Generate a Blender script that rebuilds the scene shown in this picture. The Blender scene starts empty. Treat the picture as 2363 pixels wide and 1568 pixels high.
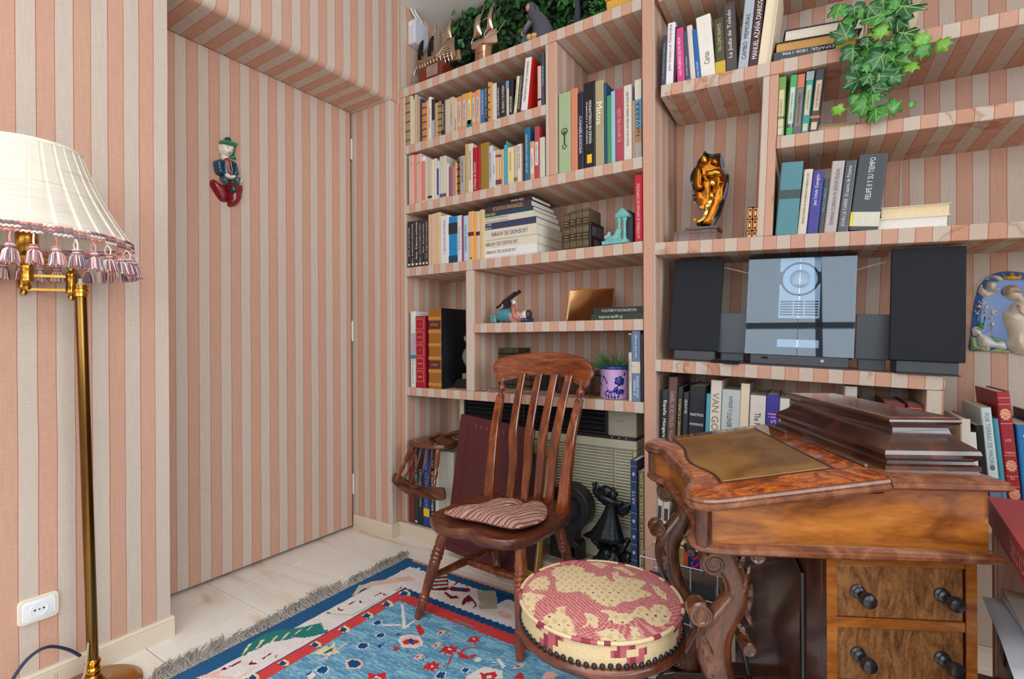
import bpy, bmesh, math, random
from math import sin, cos, pi, radians, sqrt, atan2
from mathutils import Vector, Matrix, geometry
S = bpy.context.scene
COL = S.collection
random.seed(7)
R = radians
# ------------------------------------------------------------------ camera
YAW = 0.57951
cd = bpy.data.cameras.new('camera'); cam = bpy.data.objects.new('camera', cd); COL.objects.link(cam)
cd.sensor_width = 36.0; cd.lens = 36.0 * 1165.0 / 2363.0; cd.clip_start = 0.05
cam.matrix_world = Matrix.Translation((0, 0, 1.0)) @ Matrix.Rotation(YAW, 4, 'Z') @ Matrix.Rotation(pi / 2, 4, 'X') @ Matrix.Rotation(-0.0055, 4, 'Z')
S.camera = cam
# ------------------------------------------------------------------ sky, window light, exposure
W = bpy.data.worlds.new('world'); S.world = W; W.use_nodes = True
W.node_tree.nodes['Background'].inputs[0].default_value = (0.62, 0.78, 1.0, 1)
W.node_tree.nodes['Background'].inputs[1].default_value = 1.0
def area(name, loc, rot, sx, sy, energy, col):
    l = bpy.data.lights.new(name, 'AREA'); l.shape = 'RECTANGLE'; l.size = sx; l.size_y = sy; l.energy = energy; l.color = col
    o = bpy.data.objects.new(name, l); COL.objects.link(o); o.location = loc; o.rotation_euler = rot
    return o
area('daylight_rear', (0.25, -2.22, 1.85), (R(80), 0, 0), 3.9, 1.9, 66, (1.0, 0.98, 0.95))
area('daylight_side', (2.52, -0.35, 1.85), (R(90), 0, R(90)), 2.9, 1.7, 96, (0.97, 0.98, 1.0))
area('daylight_roof', (0.25, -0.6, 2.98), (0, 0, 0), 3.2, 2.5, 96, (1.0, 0.99, 0.97))
S.view_settings.view_transform = 'Standard'; S.view_settings.look = 'None'
S.view_settings.exposure = 0.24; S.view_settings.gamma = 1.0
S.view_settings.use_curve_mapping = False
S.cycles.max_bounces = 10; S.cycles.diffuse_bounces = 6; S.cycles.glossy_bounces = 4; S.cycles.transmission_bounces = 6
S.cycles.use_denoising = True
# ------------------------------------------------------------------ colour + materials
def lin(c):
    return tuple(((x / 255.0) / 12.92 if x / 255.0 <= 0.04045 else ((x / 255.0 + 0.055) / 1.055) ** 2.4) for x in c[:3]) + (1.0,)
_mc = {}
def new_mat(name):
    m = bpy.data.materials.new(name); m.use_nodes = True
    nt = m.node_tree; b = nt.nodes['Principled BSDF']
    return m, nt, b
def mat(c, rough=0.55, metal=0.0, spec=0.5, coat=0.0, vary=0.12, scale=60, bump=0.0, tr=0.0, alpha=None):
    key = (tuple(c), rough, metal, spec, coat, vary, scale, bump, tr)
    if key in _mc: return _mc[key]
    m, nt, b = new_mat('mat_%d' % len(_mc))
    b.inputs['Roughness'].default_value = rough; b.inputs['Metallic'].default_value = metal
    b.inputs['Specular IOR Level'].default_value = spec; b.inputs['Coat Weight'].default_value = coat
    b.inputs['Coat Roughness'].default_value = 0.12
    if tr: b.inputs['Transmission Weight'].default_value = tr
    base = lin(c)
    if vary:
        tc = nt.nodes.new('ShaderNodeTexCoord'); n = nt.nodes.new('ShaderNodeTexNoise'); n.inputs['Scale'].default_value = scale; n.inputs['Detail'].default_value = 4
        nt.links.new(tc.outputs['Object'], n.inputs['Vector'])
        mx = nt.nodes.new('ShaderNodeMix'); mx.data_type = 'RGBA'
        mx.inputs[6].default_value = tuple(x * (1 - vary) for x in base[:3]) + (1,); mx.inputs[7].default_value = tuple(min(1, x * (1 + vary)) for x in base[:3]) + (1,)
        nt.links.new(n.outputs['Fac'], mx.inputs[0]); nt.links.new(mx.outputs[2], b.inputs['Base Color'])
        if bump:
            bp = nt.nodes.new('ShaderNodeBump'); bp.inputs['Strength'].default_value = bump; bp.inputs['Distance'].default_value = 0.002
            nt.links.new(n.outputs['Fac'], bp.inputs['Height']); nt.links.new(bp.outputs[0], b.inputs['Normal'])
    else:
        b.inputs['Base Color'].default_value = base
    _mc[key] = m
    return m
def ramp(nt, src, stops):
    r = nt.nodes.new('ShaderNodeValToRGB'); e = r.color_ramp.elements
    while len(e) < len(stops): e.new(0.5)
    for i, (p, c) in enumerate(stops): e[i].position = p; e[i].color = lin(c)
    nt.links.new(src, r.inputs[0]); return r
def wood(name, stops, stretch=(1, 1, 12), scale=6, rough=0.3, coat=0.4, dist=3.0, spec=0.5, fine=0.25):
    m, nt, b = new_mat(name)
    tc = nt.nodes.new('ShaderNodeTexCoord'); mp = nt.nodes.new('ShaderNodeMapping'); mp.inputs['Scale'].default_value = stretch
    nt.links.new(tc.outputs['Object'], mp.inputs[0])
    n = nt.nodes.new('ShaderNodeTexNoise'); n.inputs['Scale'].default_value = scale; n.inputs['Detail'].default_value = 6; n.inputs['Distortion'].default_value = dist
    nt.links.new(mp.outputs[0], n.inputs['Vector'])
    n2 = nt.nodes.new('ShaderNodeTexNoise'); n2.inputs['Scale'].default_value = scale * 14; n2.inputs['Detail'].default_value = 3
    nt.links.new(mp.outputs[0], n2.inputs['Vector'])
    mth = nt.nodes.new('ShaderNodeMath'); mth.operation = 'MULTIPLY_ADD'; mth.inputs[1].default_value = fine
    nt.links.new(n2.outputs['Fac'], mth.inputs[0]); 
    sub = nt.nodes.new('ShaderNodeMath'); sub.operation = 'SUBTRACT'; sub.inputs[1].default_value = fine * 0.5
    nt.links.new(n.outputs['Fac'], sub.inputs[0]); nt.links.new(sub.outputs[0], mth.inputs[2])
    r = ramp(nt, mth.outputs[0], stops)
    nt.links.new(r.outputs[0], b.inputs['Base Color'])
    b.inputs['Roughness'].default_value = rough; b.inputs['Coat Weight'].default_value = coat; b.inputs['Coat Roughness'].default_value = 0.1
    b.inputs['Specular IOR Level'].default_value = spec
    bp = nt.nodes.new('ShaderNodeBump'); bp.inputs['Strength'].default_value = 0.08; bp.inputs['Distance'].default_value = 0.002
    nt.links.new(mth.outputs[0], bp.inputs['Height']); nt.links.new(bp.outputs[0], b.inputs['Normal'])
    return m
PINK = (196, 154, 133); BEIGE = (196, 181, 168); LINE = (168, 104, 88)
def fabric(name, period, phase, xmain=True, phase2=None, stain=0.0, pink=PINK, beige=BEIGE):
    """striped cloth wall covering: stripes follow x (or y on faces that look along x); xmain False swaps that on level faces"""
    m, nt, b = new_mat(name); N = nt.nodes.new; L = nt.links.new
    tc = N('ShaderNodeTexCoord'); sp = N('ShaderNodeSeparateXYZ'); L(tc.outputs['Object'], sp.inputs[0])
    sn = N('ShaderNodeSeparateXYZ'); L(tc.outputs['Normal'], sn.inputs[0])
    ab = N('ShaderNodeMath'); ab.operation = 'ABSOLUTE'; L(sn.outputs['X' if xmain else 'Y'], ab.inputs[0])
    gt = N('ShaderNodeMath'); gt.operation = 'GREATER_THAN'; gt.inputs[1].default_value = 0.6; L(ab.outputs[0], gt.inputs[0])
    def off(sock, ph):
        a = N('ShaderNodeMath'); a.operation = 'SUBTRACT'; a.inputs[1].default_value = ph; L(sock, a.inputs[0])
        d = N('ShaderNodeMath'); d.operation = 'DIVIDE'; d.inputs[1].default_value = period; L(a.outputs[0], d.inputs[0]); return d.outputs[0]
    p2 = phase if phase2 is None else phase2
    A = off(sp.outputs['X' if xmain else 'Y'], phase); B = off(sp.outputs['Y' if xmain else 'X'], p2)
    mx = N('ShaderNodeMix'); L(gt.outputs[0], mx.inputs[0]); L(A, mx.inputs[2]); L(B, mx.inputs[3])
    wob = N('ShaderNodeTexNoise'); wob.inputs['Scale'].default_value = 3; L(tc.outputs['Object'], wob.inputs['Vector'])
    wa = N('ShaderNodeMath'); wa.operation = 'MULTIPLY_ADD'; wa.inputs[1].default_value = 0.05; L(wob.outputs['Fac'], wa.inputs[0]); L(mx.outputs[0], wa.inputs[2])
    fr = N('ShaderNodeMath'); fr.operation = 'FRACT'; L(wa.outputs[0], fr.inputs[0])
    r = N('ShaderNodeValToRGB'); r.color_ramp.interpolation = 'CONSTANT'; e = r.color_ramp.elements
    stops = [(0.0, LINE), (0.022, pink), (0.488, LINE), (0.506, beige), (0.97, (200, 178, 162))]
    while len(e) < len(stops): e.new(0.5)
    for i, (p, c) in enumerate(stops): e[i].position = p; e[i].color = lin(c)
    L(fr.outputs[0], r.inputs[0])
    # woven threads
    mpn = N('ShaderNodeMapping'); mpn.inputs['Scale'].default_value = (60, 60, 700); L(tc.outputs['Object'], mpn.inputs[0])
    n1 = N('ShaderNodeTexNoise'); n1.inputs['Scale'].default_value = 1; n1.inputs['Detail'].default_value = 3; L(mpn.outputs[0], n1.inputs['Vector'])
    mpv = N('ShaderNodeMapping'); mpv.inputs['Scale'].default_value = (500, 500, 9); L(tc.outputs['Object'], mpv.inputs[0])
    n2 = N('ShaderNodeTexNoise'); n2.inputs['Scale'].default_value = 1; n2.inputs['Detail'].default_value = 2; L(mpv.outputs[0], n2.inputs['Vector'])
    ad = N('ShaderNodeMath'); ad.operation = 'ADD'; L(n1.outputs['Fac'], ad.inputs[0]); L(n2.outputs['Fac'], ad.inputs[1])
    mr = N('ShaderNodeMapRange'); mr.inputs[1].default_value = 0.5; mr.inputs[2].default_value = 1.5; mr.inputs[3].default_value = 0.84; mr.inputs[4].default_value = 1.16; L(ad.outputs[0], mr.inputs[0])
    mu = N('ShaderNodeMix'); mu.data_type = 'RGBA'; mu.blend_type = 'MULTIPLY'; mu.inputs[0].default_value = 1
    L(r.outputs[0], mu.inputs[6]); L(mr.outputs[0], mu.inputs[7])
    out = mu.outputs[2]
    if stain:
        ns = N('ShaderNodeTexNoise'); ns.inputs['Scale'].default_value = 4.5; ns.inputs['Detail'].default_value = 5; ns.inputs['Distortion'].default_value = 1.2; L(tc.outputs['Object'], ns.inputs['Vector'])
        rs = N('ShaderNodeValToRGB'); es = rs.color_ramp.elements
        for p, v in ((0.57, 0.0), (0.60, 1.0), (0.63, 0.25), (0.70, 0.45)):
            q = es.new(p); q.color = (v, v, v, 1)
        es[0].color = (0, 0, 0, 1); es[-1].color = (0.3, 0.3, 0.3, 1)
        L(ns.outputs['Fac'], rs.inputs[0])
        sf = N('ShaderNodeMath'); sf.operation = 'MULTIPLY'; sf.inputs[1].default_value = stain; L(rs.outputs[0], sf.inputs[0])
        ms = N('ShaderNodeMix'); ms.data_type = 'RGBA'; ms.blend_type = 'MULTIPLY'; L(sf.outputs[0], ms.inputs[0]); L(out, ms.inputs[6]); ms.inputs[7].default_value = lin((205, 160, 115)); out = ms.outputs[2]
    L(out, b.inputs['Base Color']); b.inputs['Roughness'].default_value = 0.9; b.inputs['Specular IOR Level'].default_value = 0.15
    bp = N('ShaderNodeBump'); bp.inputs['Strength'].default_value = 0.15; bp.inputs['Distance'].default_value = 0.001; L(ad.outputs[0], bp.inputs['Height']); L(bp.outputs[0], b.inputs['Normal'])
    return m
def col_mat(name, rough=0.8, spec=0.2, bscale=0, coat=0.0, bump=0.3, stretch=(1, 1, 1), vary=0.15):
    """flat print held in a colour attribute of the mesh"""
    m, nt, b = new_mat(name)
    a = nt.nodes.new('ShaderNodeAttribute'); a.attribute_name = 'Col'
    b.inputs['Roughness'].default_value = rough; b.inputs['Specular IOR Level'].default_value = spec; b.inputs['Coat Weight'].default_value = coat
    if bscale:
        tc = nt.nodes.new('ShaderNodeTexCoord'); mp = nt.nodes.new('ShaderNodeMapping'); mp.inputs['Scale'].default_value = stretch; nt.links.new(tc.outputs['Object'], mp.inputs[0])
        n = nt.nodes.new('ShaderNodeTexNoise'); n.inputs['Scale'].default_value = bscale; n.inputs['Detail'].default_value = 3; nt.links.new(mp.outputs[0], n.inputs['Vector'])
        mr = nt.nodes.new('ShaderNodeMapRange'); mr.inputs[1].default_value = 0.3; mr.inputs[2].default_value = 0.7; mr.inputs[3].default_value = 1 - vary; mr.inputs[4].default_value = 1 + vary; nt.links.new(n.outputs['Fac'], mr.inputs[0])
        mu = nt.nodes.new('ShaderNodeMix'); mu.data_type = 'RGBA'; mu.blend_type = 'MULTIPLY'; mu.inputs[0].default_value = 1
        nt.links.new(a.outputs['Color'], mu.inputs[6]); nt.links.new(mr.outputs[0], mu.inputs[7]); nt.links.new(mu.outputs[2], b.inputs['Base Color'])
        bp = nt.nodes.new('ShaderNodeBump'); bp.inputs['Strength'].default_value = bump; bp.inputs['Distance'].default_value = 0.002
        nt.links.new(n.outputs['Fac'], bp.inputs['Height']); nt.links.new(bp.outputs[0], b.inputs['Normal'])
    else:
        nt.links.new(a.outputs['Color'], b.inputs['Base Color'])
    return m
# ------------------------------------------------------------------ objects
def link(o, parent=None):
    COL.objects.link(o)
    if parent is not None: o.parent = parent
    return o
def tag(o, label=None, cat=None, group=None, kind=None):
    if label: o['label'] = label
    if cat: o['category'] = cat
    if group: o['group'] = group
    if kind: o['kind'] = kind
    return o
def thing(name, label, cat, loc=(0, 0, 0), rotz=0, group=None, M=None):
    o = bpy.data.objects.new(name, None); COL.objects.link(o); o.empty_display_size = 0.05
    if M is not None: o.matrix_world = M
    else: o.location = loc; o.rotation_euler = (0, 0, rotz)
    return tag(o, label, cat, group)
class MB:
    def __init__(s, M=None): s.v = []; s.f = []; s.M = M; s.c = []; s.mi = []; s.m = 0
    def add(s, vs, fs, M=None, col=None):
        o = len(s.v)
        for p in vs:
            p = Vector(p)
            if M is not None: p = M @ p
            if s.M is not None: p = s.M @ p
            s.v.append(p)
        for f in fs: s.f.append(tuple(i + o for i in f)); s.c.append(col); s.mi.append(s.m)
        return s
    def box(s, x0, y0, z0, x1, y1, z1, M=None, col=None):
        return s.add([(x0, y0, z0), (x1, y0, z0), (x1, y1, z0), (x0, y1, z0), (x0, y0, z1), (x1, y0, z1), (x1, y1, z1), (x0, y1, z1)],
                     [(0, 3, 2, 1), (4, 5, 6, 7), (0, 1, 5, 4), (1, 2, 6, 5), (2, 3, 7, 6), (3, 0, 4, 7)], M, col)
    def loft(s, rings, cap=True, closed=True, M=None, col=None):
        n = len(rings[0]); vs = [p for r in rings for p in r]; fs = []
        for i in range(len(rings) - 1):
            for j in range(n if closed else n - 1):
                k = (j + 1) % n; fs.append((i * n + j, i * n + k, (i + 1) * n + k, (i + 1) * n + j))
        if cap and closed: fs.append(tuple(range(n - 1, -1, -1))); fs.append(tuple((len(rings) - 1) * n + j for j in range(n)))
        return s.add(vs, fs, M, col)
    def prism(s, poly, a, b, axis='z', M=None, col=None):
        if sum(poly[i][0] * poly[(i + 1) % len(poly)][1] - poly[(i + 1) % len(poly)][0] * poly[i][1] for i in range(len(poly))) < 0: poly = poly[::-1]
        if axis == 'z': f = lambda p, t: (p[0], p[1], t)
        elif axis == 'y': f = lambda p, t: (p[0], t, p[1]); a, b = b, a
        else: f = lambda p, t: (t, p[0], p[1])
        return s.loft([[f(p, a) for p in poly], [f(p, b) for p in poly]], M=M, col=col)
    def tube(s, pts, r, n=8, M=None, col=None, cap=True, sq=1.0):
        pts = [Vector(p) for p in pts]; rings = []
        up = None
        for i, p in enumerate(pts):
            t = (pts[min(i + 1, len(pts) - 1)] - pts[max(i - 1, 0)]).normalized()
            if up is None: up = Vector((0, 0, 1)) if abs(t.z) < 0.9 else Vector((1, 0, 0))
            a = t.cross(up).normalized(); up = a.cross(t).normalized()
            rr = r[i] if isinstance(r, (list, tuple)) else r
            rings.append([p + a * (rr * cos(2 * pi * k / n)) + up * (rr * sq * sin(2 * pi * k / n)) for k in range(n)])
        return s.loft(rings, cap, M=M, col=col)
    def lathe(s, prof, n=20, M=None, col=None, cap=True):
        return s.loft([[(r * cos(2 * pi * k / n), r * sin(2 * pi * k / n), z) for k in range(n)] for r, z in prof], cap, M=M, col=col)
    def ball(s, c, r, n=12, m=8, M=None, col=None):
        if not isinstance(r, (list, tuple)): r = (r, r, r)
        prof = [(max(1e-4, sin(pi * i / m)), -cos(pi * i / m)) for i in range(m + 1)]
        T = Matrix.Translation(c) @ Matrix.Diagonal((r[0], r[1], r[2], 1))
        return s.lathe(prof, n, M=(M @ T if M is not None else T), col=col)
    def pillow(s, poly, H, rad=None, back=0.0, res=None, M=None, col=None, both=False, hf=None):
        """domed relief on a polygon in (x,z), bulging to -y; back = thickness behind"""
        P = [Vector(p) for p in poly]
        if sum(P[i].x * P[(i + 1) % len(P)].y - P[(i + 1) % len(P)].x * P[i].y for i in range(len(P))) < 0: P.reverse()
        xs = [p.x for p in P]; ys = [p.y for p in P]; w = max(xs) - min(xs); h = max(ys) - min(ys)
        if rad is None: rad = min(w, h) * 0.4
        if res is None: res = min(w, h) / 7.0
        n = len(P)
        def dist(q):
            d = 1e9
            for i in range(n):
                a = P[i]; b = P[(i + 1) % n]; ab = b - a; t = max(0, min(1, (q - a).dot(ab) / max(1e-12, ab.dot(ab)))); d = min(d, (q - a - ab * t).length)
            return d
        def inside(q):
            c = False
            for i in range(n):
                a = P[i]; b = P[(i + 1) % n]
                if (a.y > q.y) != (b.y > q.y) and q.x < (b.x - a.x) * (q.y - a.y) / (b.y - a.y) + a.x: c = not c
            return c
        B = []
        for i in range(n):
            a = P[i]; b = P[(i + 1) % n]; k = max(1, int((b - a).length / (res * 1.2)))
            for j in range(k): B.append(a.lerp(b, j / k))
        I = []
        y = min(ys) + res * 0.5; row = 0
        while y < max(ys):
            x = min(xs) + res * (0.5 if row % 2 else 0.1)
            while x < max(xs):
                q = Vector((x, y))
                if inside(q) and dist(q) > res * 0.45: I.append(q)
                x += res
            y += res * 0.87; row += 1
        nb = len(B); E = [(i, (i + 1) % nb) for i in range(nb)]
        V, _, F, _, _, _ = geometry.delaunay_2d_cdt(B + I, E, [], 1, 1e-7)
        def hh(q):
            d = min(1.0, dist(q) / rad); z = H * sqrt(max(0, 1 - (1 - d) ** 2))
            return z + (hf(q.x, q.y) if hf else 0) * min(1, d * 2)
        top = [(q.x, -hh(q), q.y) for q in V]
        fs = [tuple(f) for f in F]
        fs = [f if (V[f[1]] - V[f[0]]).cross(V[f[2]] - V[f[0]]) > 0 else f[::-1] for f in fs]
        s.add(top, fs, M, col)
        bk = [(q.x, hh(q) if both else back, q.y) for q in V]
        s.add(bk, [f[::-1] for f in fs], M, col)
        if not both and back > 0:
            s.add([(p.x, 0, p.y) for p in B] + [(p.x, back, p.y) for p in B], [(i, nb + i, nb + (i + 1) % nb, (i + 1) % nb) for i in range(nb)], M, col)
        return s
    def build(s, name, m, parent=None, smooth=False, bevel=0, seg=2, M=None, sub=0, weld=False, ang=40):
        me = bpy.data.meshes.new(name); me.from_pydata([tuple(p) for p in s.v], [], s.f)
        for mm in (m if isinstance(m, (list, tuple)) else [m]): me.materials.append(mm)
        if any(s.mi): me.polygons.foreach_set('material_index', s.mi)
        if any(c is not None for c in s.c):
            at = me.color_attributes.new('Col', 'FLOAT_COLOR', 'CORNER')
            buf = []
            for f, c in zip(s.f, s.c):
                buf.extend(list(c if c is not None else (0.5, 0.5, 0.5, 1)) * len(f))
            at.data.foreach_set('color', buf)
        if weld:
            bm = bmesh.new(); bm.from_mesh(me); bmesh.ops.remove_doubles(bm, verts=bm.verts, dist=1e-5); bm.to_mesh(me); bm.free()
        o = bpy.data.objects.new(name, me); link(o, parent)
        if M is not None: o.matrix_local = M
        if smooth:
            me.polygons.foreach_set('use_smooth', [True] * len(me.polygons))
            if ang < 180: me.set_sharp_from_angle(angle=R(ang))
        if bevel:
            b = o.modifiers.new('bevel', 'BEVEL'); b.width = bevel; b.segments = seg; b.limit_method = 'ANGLE'; b.angle_limit = R(40)
        if sub:
            b = o.modifiers.new('sub', 'SUBSURF'); b.levels = sub; b.render_levels = sub
        return o
def struct(name, mb, m, parent=None, **k):
    o = mb.build(name, m, parent, **k); o['kind'] = 'structure'; return o
def dup(root, M, label=None, group=None):
    r = root.copy(); COL.objects.link(r); r.matrix_world = M
    if label: r['label'] = label
    if group: r['group'] = group
    for ch in list(root.children):
        c = ch.copy(); COL.objects.link(c); c.parent = r
        for g in ch.children:
            d = g.copy(); COL.objects.link(d); d.parent = c
    return r
def smoothpath(pts, n=6):
    """Catmull-Rom through points"""
    P = [Vector(p) for p in pts]; out = []
    for i in range(len(P) - 1):
        a = P[max(0, i - 1)]; b = P[i]; c = P[i + 1]; d = P[min(len(P) - 1, i + 2)]
        for k in range(n):
            t = k / n
            out.append(0.5 * ((2 * b) + (c - a) * t + (2 * a - 5 * b + 4 * c - d) * t * t + (3 * b - a - 3 * c + d) * t ** 3))
    out.append(P[-1]); return out
def closedpath(pts, n=4):
    P = [Vector(p) for p in pts]; L = len(P); out = []
    for i in range(L):
        a = P[i - 1]; b = P[i]; c = P[(i + 1) % L]; d = P[(i + 2) % L]
        for k in range(n):
            t = k / n
            out.append(0.5 * ((2 * b) + (c - a) * t + (2 * a - 5 * b + 4 * c - d) * t * t + (3 * b - a - 3 * c + d) * t ** 3))
    return out
_tc = {}
def text_verts(s):
    if s not in _tc:
        c = bpy.data.curves.new('t', 'FONT'); c.body = s; c.resolution_u = 2; c.size = 1.0
        o = bpy.data.objects.new('t', c); COL.objects.link(o)
        dg = bpy.context.evaluated_depsgraph_get(); me = bpy.data.meshes.new_from_object(o.evaluated_get(dg))
        vs = [v.co.copy() for v in me.vertices]; fs = [tuple(p.vertices) for p in me.polygons]
        bpy.data.objects.remove(o); bpy.data.curves.remove(c); bpy.data.meshes.remove(me)
        if vs:
            x0 = min(v.x for v in vs); x1 = max(v.x for v in vs); y0 = min(v.y for v in vs); y1 = max(v.y for v in vs)
            vs = [((v.x - x0) / (x1 - x0) - 0.5, (v.y - y0) / (y1 - y0) - 0.5) for v in vs]
            _tc[s] = (vs, fs, x1 - x0, y1 - y0)
        else: _tc[s] = ([], [], 1, 1)
    return _tc[s]
def text(mb, s, c, a, b, L, Hh, fit=True, col=None):
    """lettering centred at c, reading along a, upright along b, length L, height at most Hh"""
    vs, fs, w, h = text_verts(s)
    a = Vector(a); b = Vector(b); c = Vector(c)
    if fit:
        k = L / w
        hh = min(Hh, k * h * 1.5)
        if k * h > Hh * 1.3: L = Hh * 1.3 / h * w; hh = Hh
    else: hh = Hh
    mb.add([c + a * (x * L) + b * (y * hh) for x, y in vs], fs, col=col)
RF = Matrix.Translation((-0.581, 1.86, 0)) @ Matrix.Rotation(R(3), 4, 'Z') @ Matrix.Rotation(R(2.4), 4, 'Y')
ID = Matrix.Identity(4)
# ------------------------------------------------------------------ the room
white = mat((232, 230, 225), 0.8, vary=0.03)
F_wall = fabric('fabric_wall', 0.0836, 0.4624, xmain=False, phase2=-2.153)
F_door = fabric('fabric_door', 0.0861, 0.8084, xmain=False)
F_beam = fabric('fabric_beam', 0.0862, 0.9582, xmain=False, phase2=-2.153)
F_pil = fabric('fabric_pilaster', 0.0872, 1.83, xmain=False, phase2=-2.153)
F_L = fabric('fabric_shelf', 0.0807, -1.833)
F_Lb = fabric('fabric_back', 0.0815, -1.80)
F_R = fabric('fabric_shelf_right', 0.0806, -0.0156, stain=0.55)
F_Rb = fabric('fabric_back_right', 0.0812, 0.012, stain=0.12)
b = MB(); b.box(-2.4, -2.0, -0.06, 2.3, 2.4, -0.012)
floor = struct('floor', b, mat((150, 138, 122), 0.8))
m, nt, bs = new_mat('marble'); N = nt.nodes.new
oi = N('ShaderNodeObjectInfo'); tc = N('ShaderNodeTexCoord'); vm = N('ShaderNodeVectorMath'); vm.operation = 'ADD'
nt.links.new(tc.outputs['Object'], vm.inputs[0]); nt.links.new(oi.outputs['Location'], vm.inputs[1])
mpm = N('ShaderNodeMapping'); mpm.inputs['Rotation'].default_value = (0, 0, 0.6); mpm.inputs['Scale'].default_value = (1.0, 3.5, 1); nt.links.new(vm.outputs[0], mpm.inputs[0])
nz = N('ShaderNodeTexNoise'); nz.inputs['Scale'].default_value = 2.0; nz.inputs['Detail'].default_value = 8; nz.inputs['Distortion'].default_value = 1.6; nt.links.new(mpm.outputs[0], nz.inputs['Vector'])
rp = ramp(nt, nz.outputs['Fac'], [(0.30, (206, 186, 160)), (0.38, (222, 210, 192)), (0.48, (230, 224, 214)), (0.75, (232, 229, 222))])
nt.links.new(rp.outputs[0], bs.inputs['Base Color']); bs.inputs['Roughness'].default_value = 0.28; bs.inputs['Coat Weight'].default_value = 0.2
MARBLE = m
for j in range(-8, 2):
    y0 = 1.7155 + j * 0.3318; off = -2.046 if j % 2 == 0 else -1.831
    for i in range(-2, 11):
        x0 = off + i * 0.43
        X0 = max(x0, -2.4); X1 = min(x0 + 0.43, 2.3); Y0 = max(y0, -2.0); Y1 = min(y0 + 0.3318, 2.2)
        if X1 - X0 < 0.02 or Y1 - Y0 < 0.02: continue
        g = 0.0012; cx = (X0 + X1) / 2; cy = (Y0 + Y1) / 2
        t = MB(); hx = (X1 - X0) / 2 - g; hy = (Y1 - Y0) / 2 - g
        t.loft([[(-hx, -hy, -0.012), (hx, -hy, -0.012), (hx, hy, -0.012), (-hx, hy, -0.012)], [(-hx, -hy, -0.001), (hx, -hy, -0.001), (hx, hy, -0.001), (-hx, hy, -0.001)],
                [(-hx + .001, -hy + .001, 0), (hx - .001, -hy + .001, 0), (hx - .001, hy - .001, 0), (-hx + .001, hy - .001, 0)]])
        o = t.build('tile', MARBLE, floor); o.location = (cx, cy, 0)
CH = 2.75
struct('ceiling', MB().box(-2.4, -2.0, CH, 2.4, -1.86, CH + .05).box(-2.4, 0.64, CH, 2.4, 2.4, CH + .05).box(-2.4, -1.86, CH, -1.36, .64, CH + .05).box(1.86, -1.86, CH, 2.4, .64, CH + .05), white)
# left wall with the door recess
struct('wall_left', MB().box(-2.4, -2.0, 0, -1.91, 0.795, CH), F_wall)
b = MB()
ang = [(-1.91 - .03 + .03 * cos(t), 2.215 + .03 - .03 * sin(t)) for t in [pi / 2 * i / 5 for i in range(6)]]
b.prism([(-2.4, 2.215)] + ang[::-1] + [(-1.91, CH), (-2.4, CH)], 0.795, 1.86, 'y')
struct('trim_1', b, F_beam, smooth=True, ang=30)
struct('trim_2', MB().box(-2.4, 1.797, 0, -1.905, 2.3, 2.215).box(-2.4, 1.8605, 2.215, -1.905, 2.3, CH), F_pil, bevel=0.004)
struct('wall_back', MB().box(-2.4, 2.2, 0, 2.4, 2.4, CH), F_Lb)
struct('trim_3', MB().box(-2.4, 0.78, 0, -2.245, 1.82, CH), mat((60, 48, 40), 0.9))
d = struct('door_1', MB().box(-2.232, 0.80, 0.014, -2.19, 1.782, 2.213), F_door, bevel=0.002)
for z in (2.02, 1.05, 0.235):
    h = MB().tube([(-2.186, 1.7885, z - .055), (-2.186, 1.7885, z + .055)], 0.0055, 10).box(-2.19, 1.783, z - .05, -2.187, 1.796, z + .05)
    h.build('hinge', mat((214, 206, 196), 0.4), d, smooth=True)
def baseboard(name, pts, h=0.07, t=0.012):
    b = MB(); prof = [(0, 0), (t, 0), (t, h - .014), (t - .002, h - .012), (t - .002, h - .010), (t + .001, h - .008), (t - .003, h), (0, h)]
    rings = []
    for i, p in enumerate(pts):
        p = Vector(p); nn = []
        if i > 0: e = (p - Vector(pts[i - 1])).normalized(); nn.append(Vector((e.y, -e.x)))
        if i < len(pts) - 1: e = (Vector(pts[i + 1]) - p).normalized(); nn.append(Vector((e.y, -e.x)))
        q = nn[0] if len(nn) == 1 else (nn[0] + nn[1]) / (1 + nn[0].dot(nn[1]))
        rings.append([(p.x + q.x * a, p.y + q.y * a, z) for a, z in prof])
    b.loft(rings); return struct(name, b, mat((214, 200, 180), 0.45, vary=0.06, scale=9), bevel=0)
baseboard('baseboard_left', [(-1.91, -1.9), (-1.91, 0.795), (-1.915, 0.797)])
baseboard('baseboard_back', [(-2.185, 1.797), (-1.905, 1.797), (-1.905, 1.853), (-0.60, 1.853)])
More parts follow.
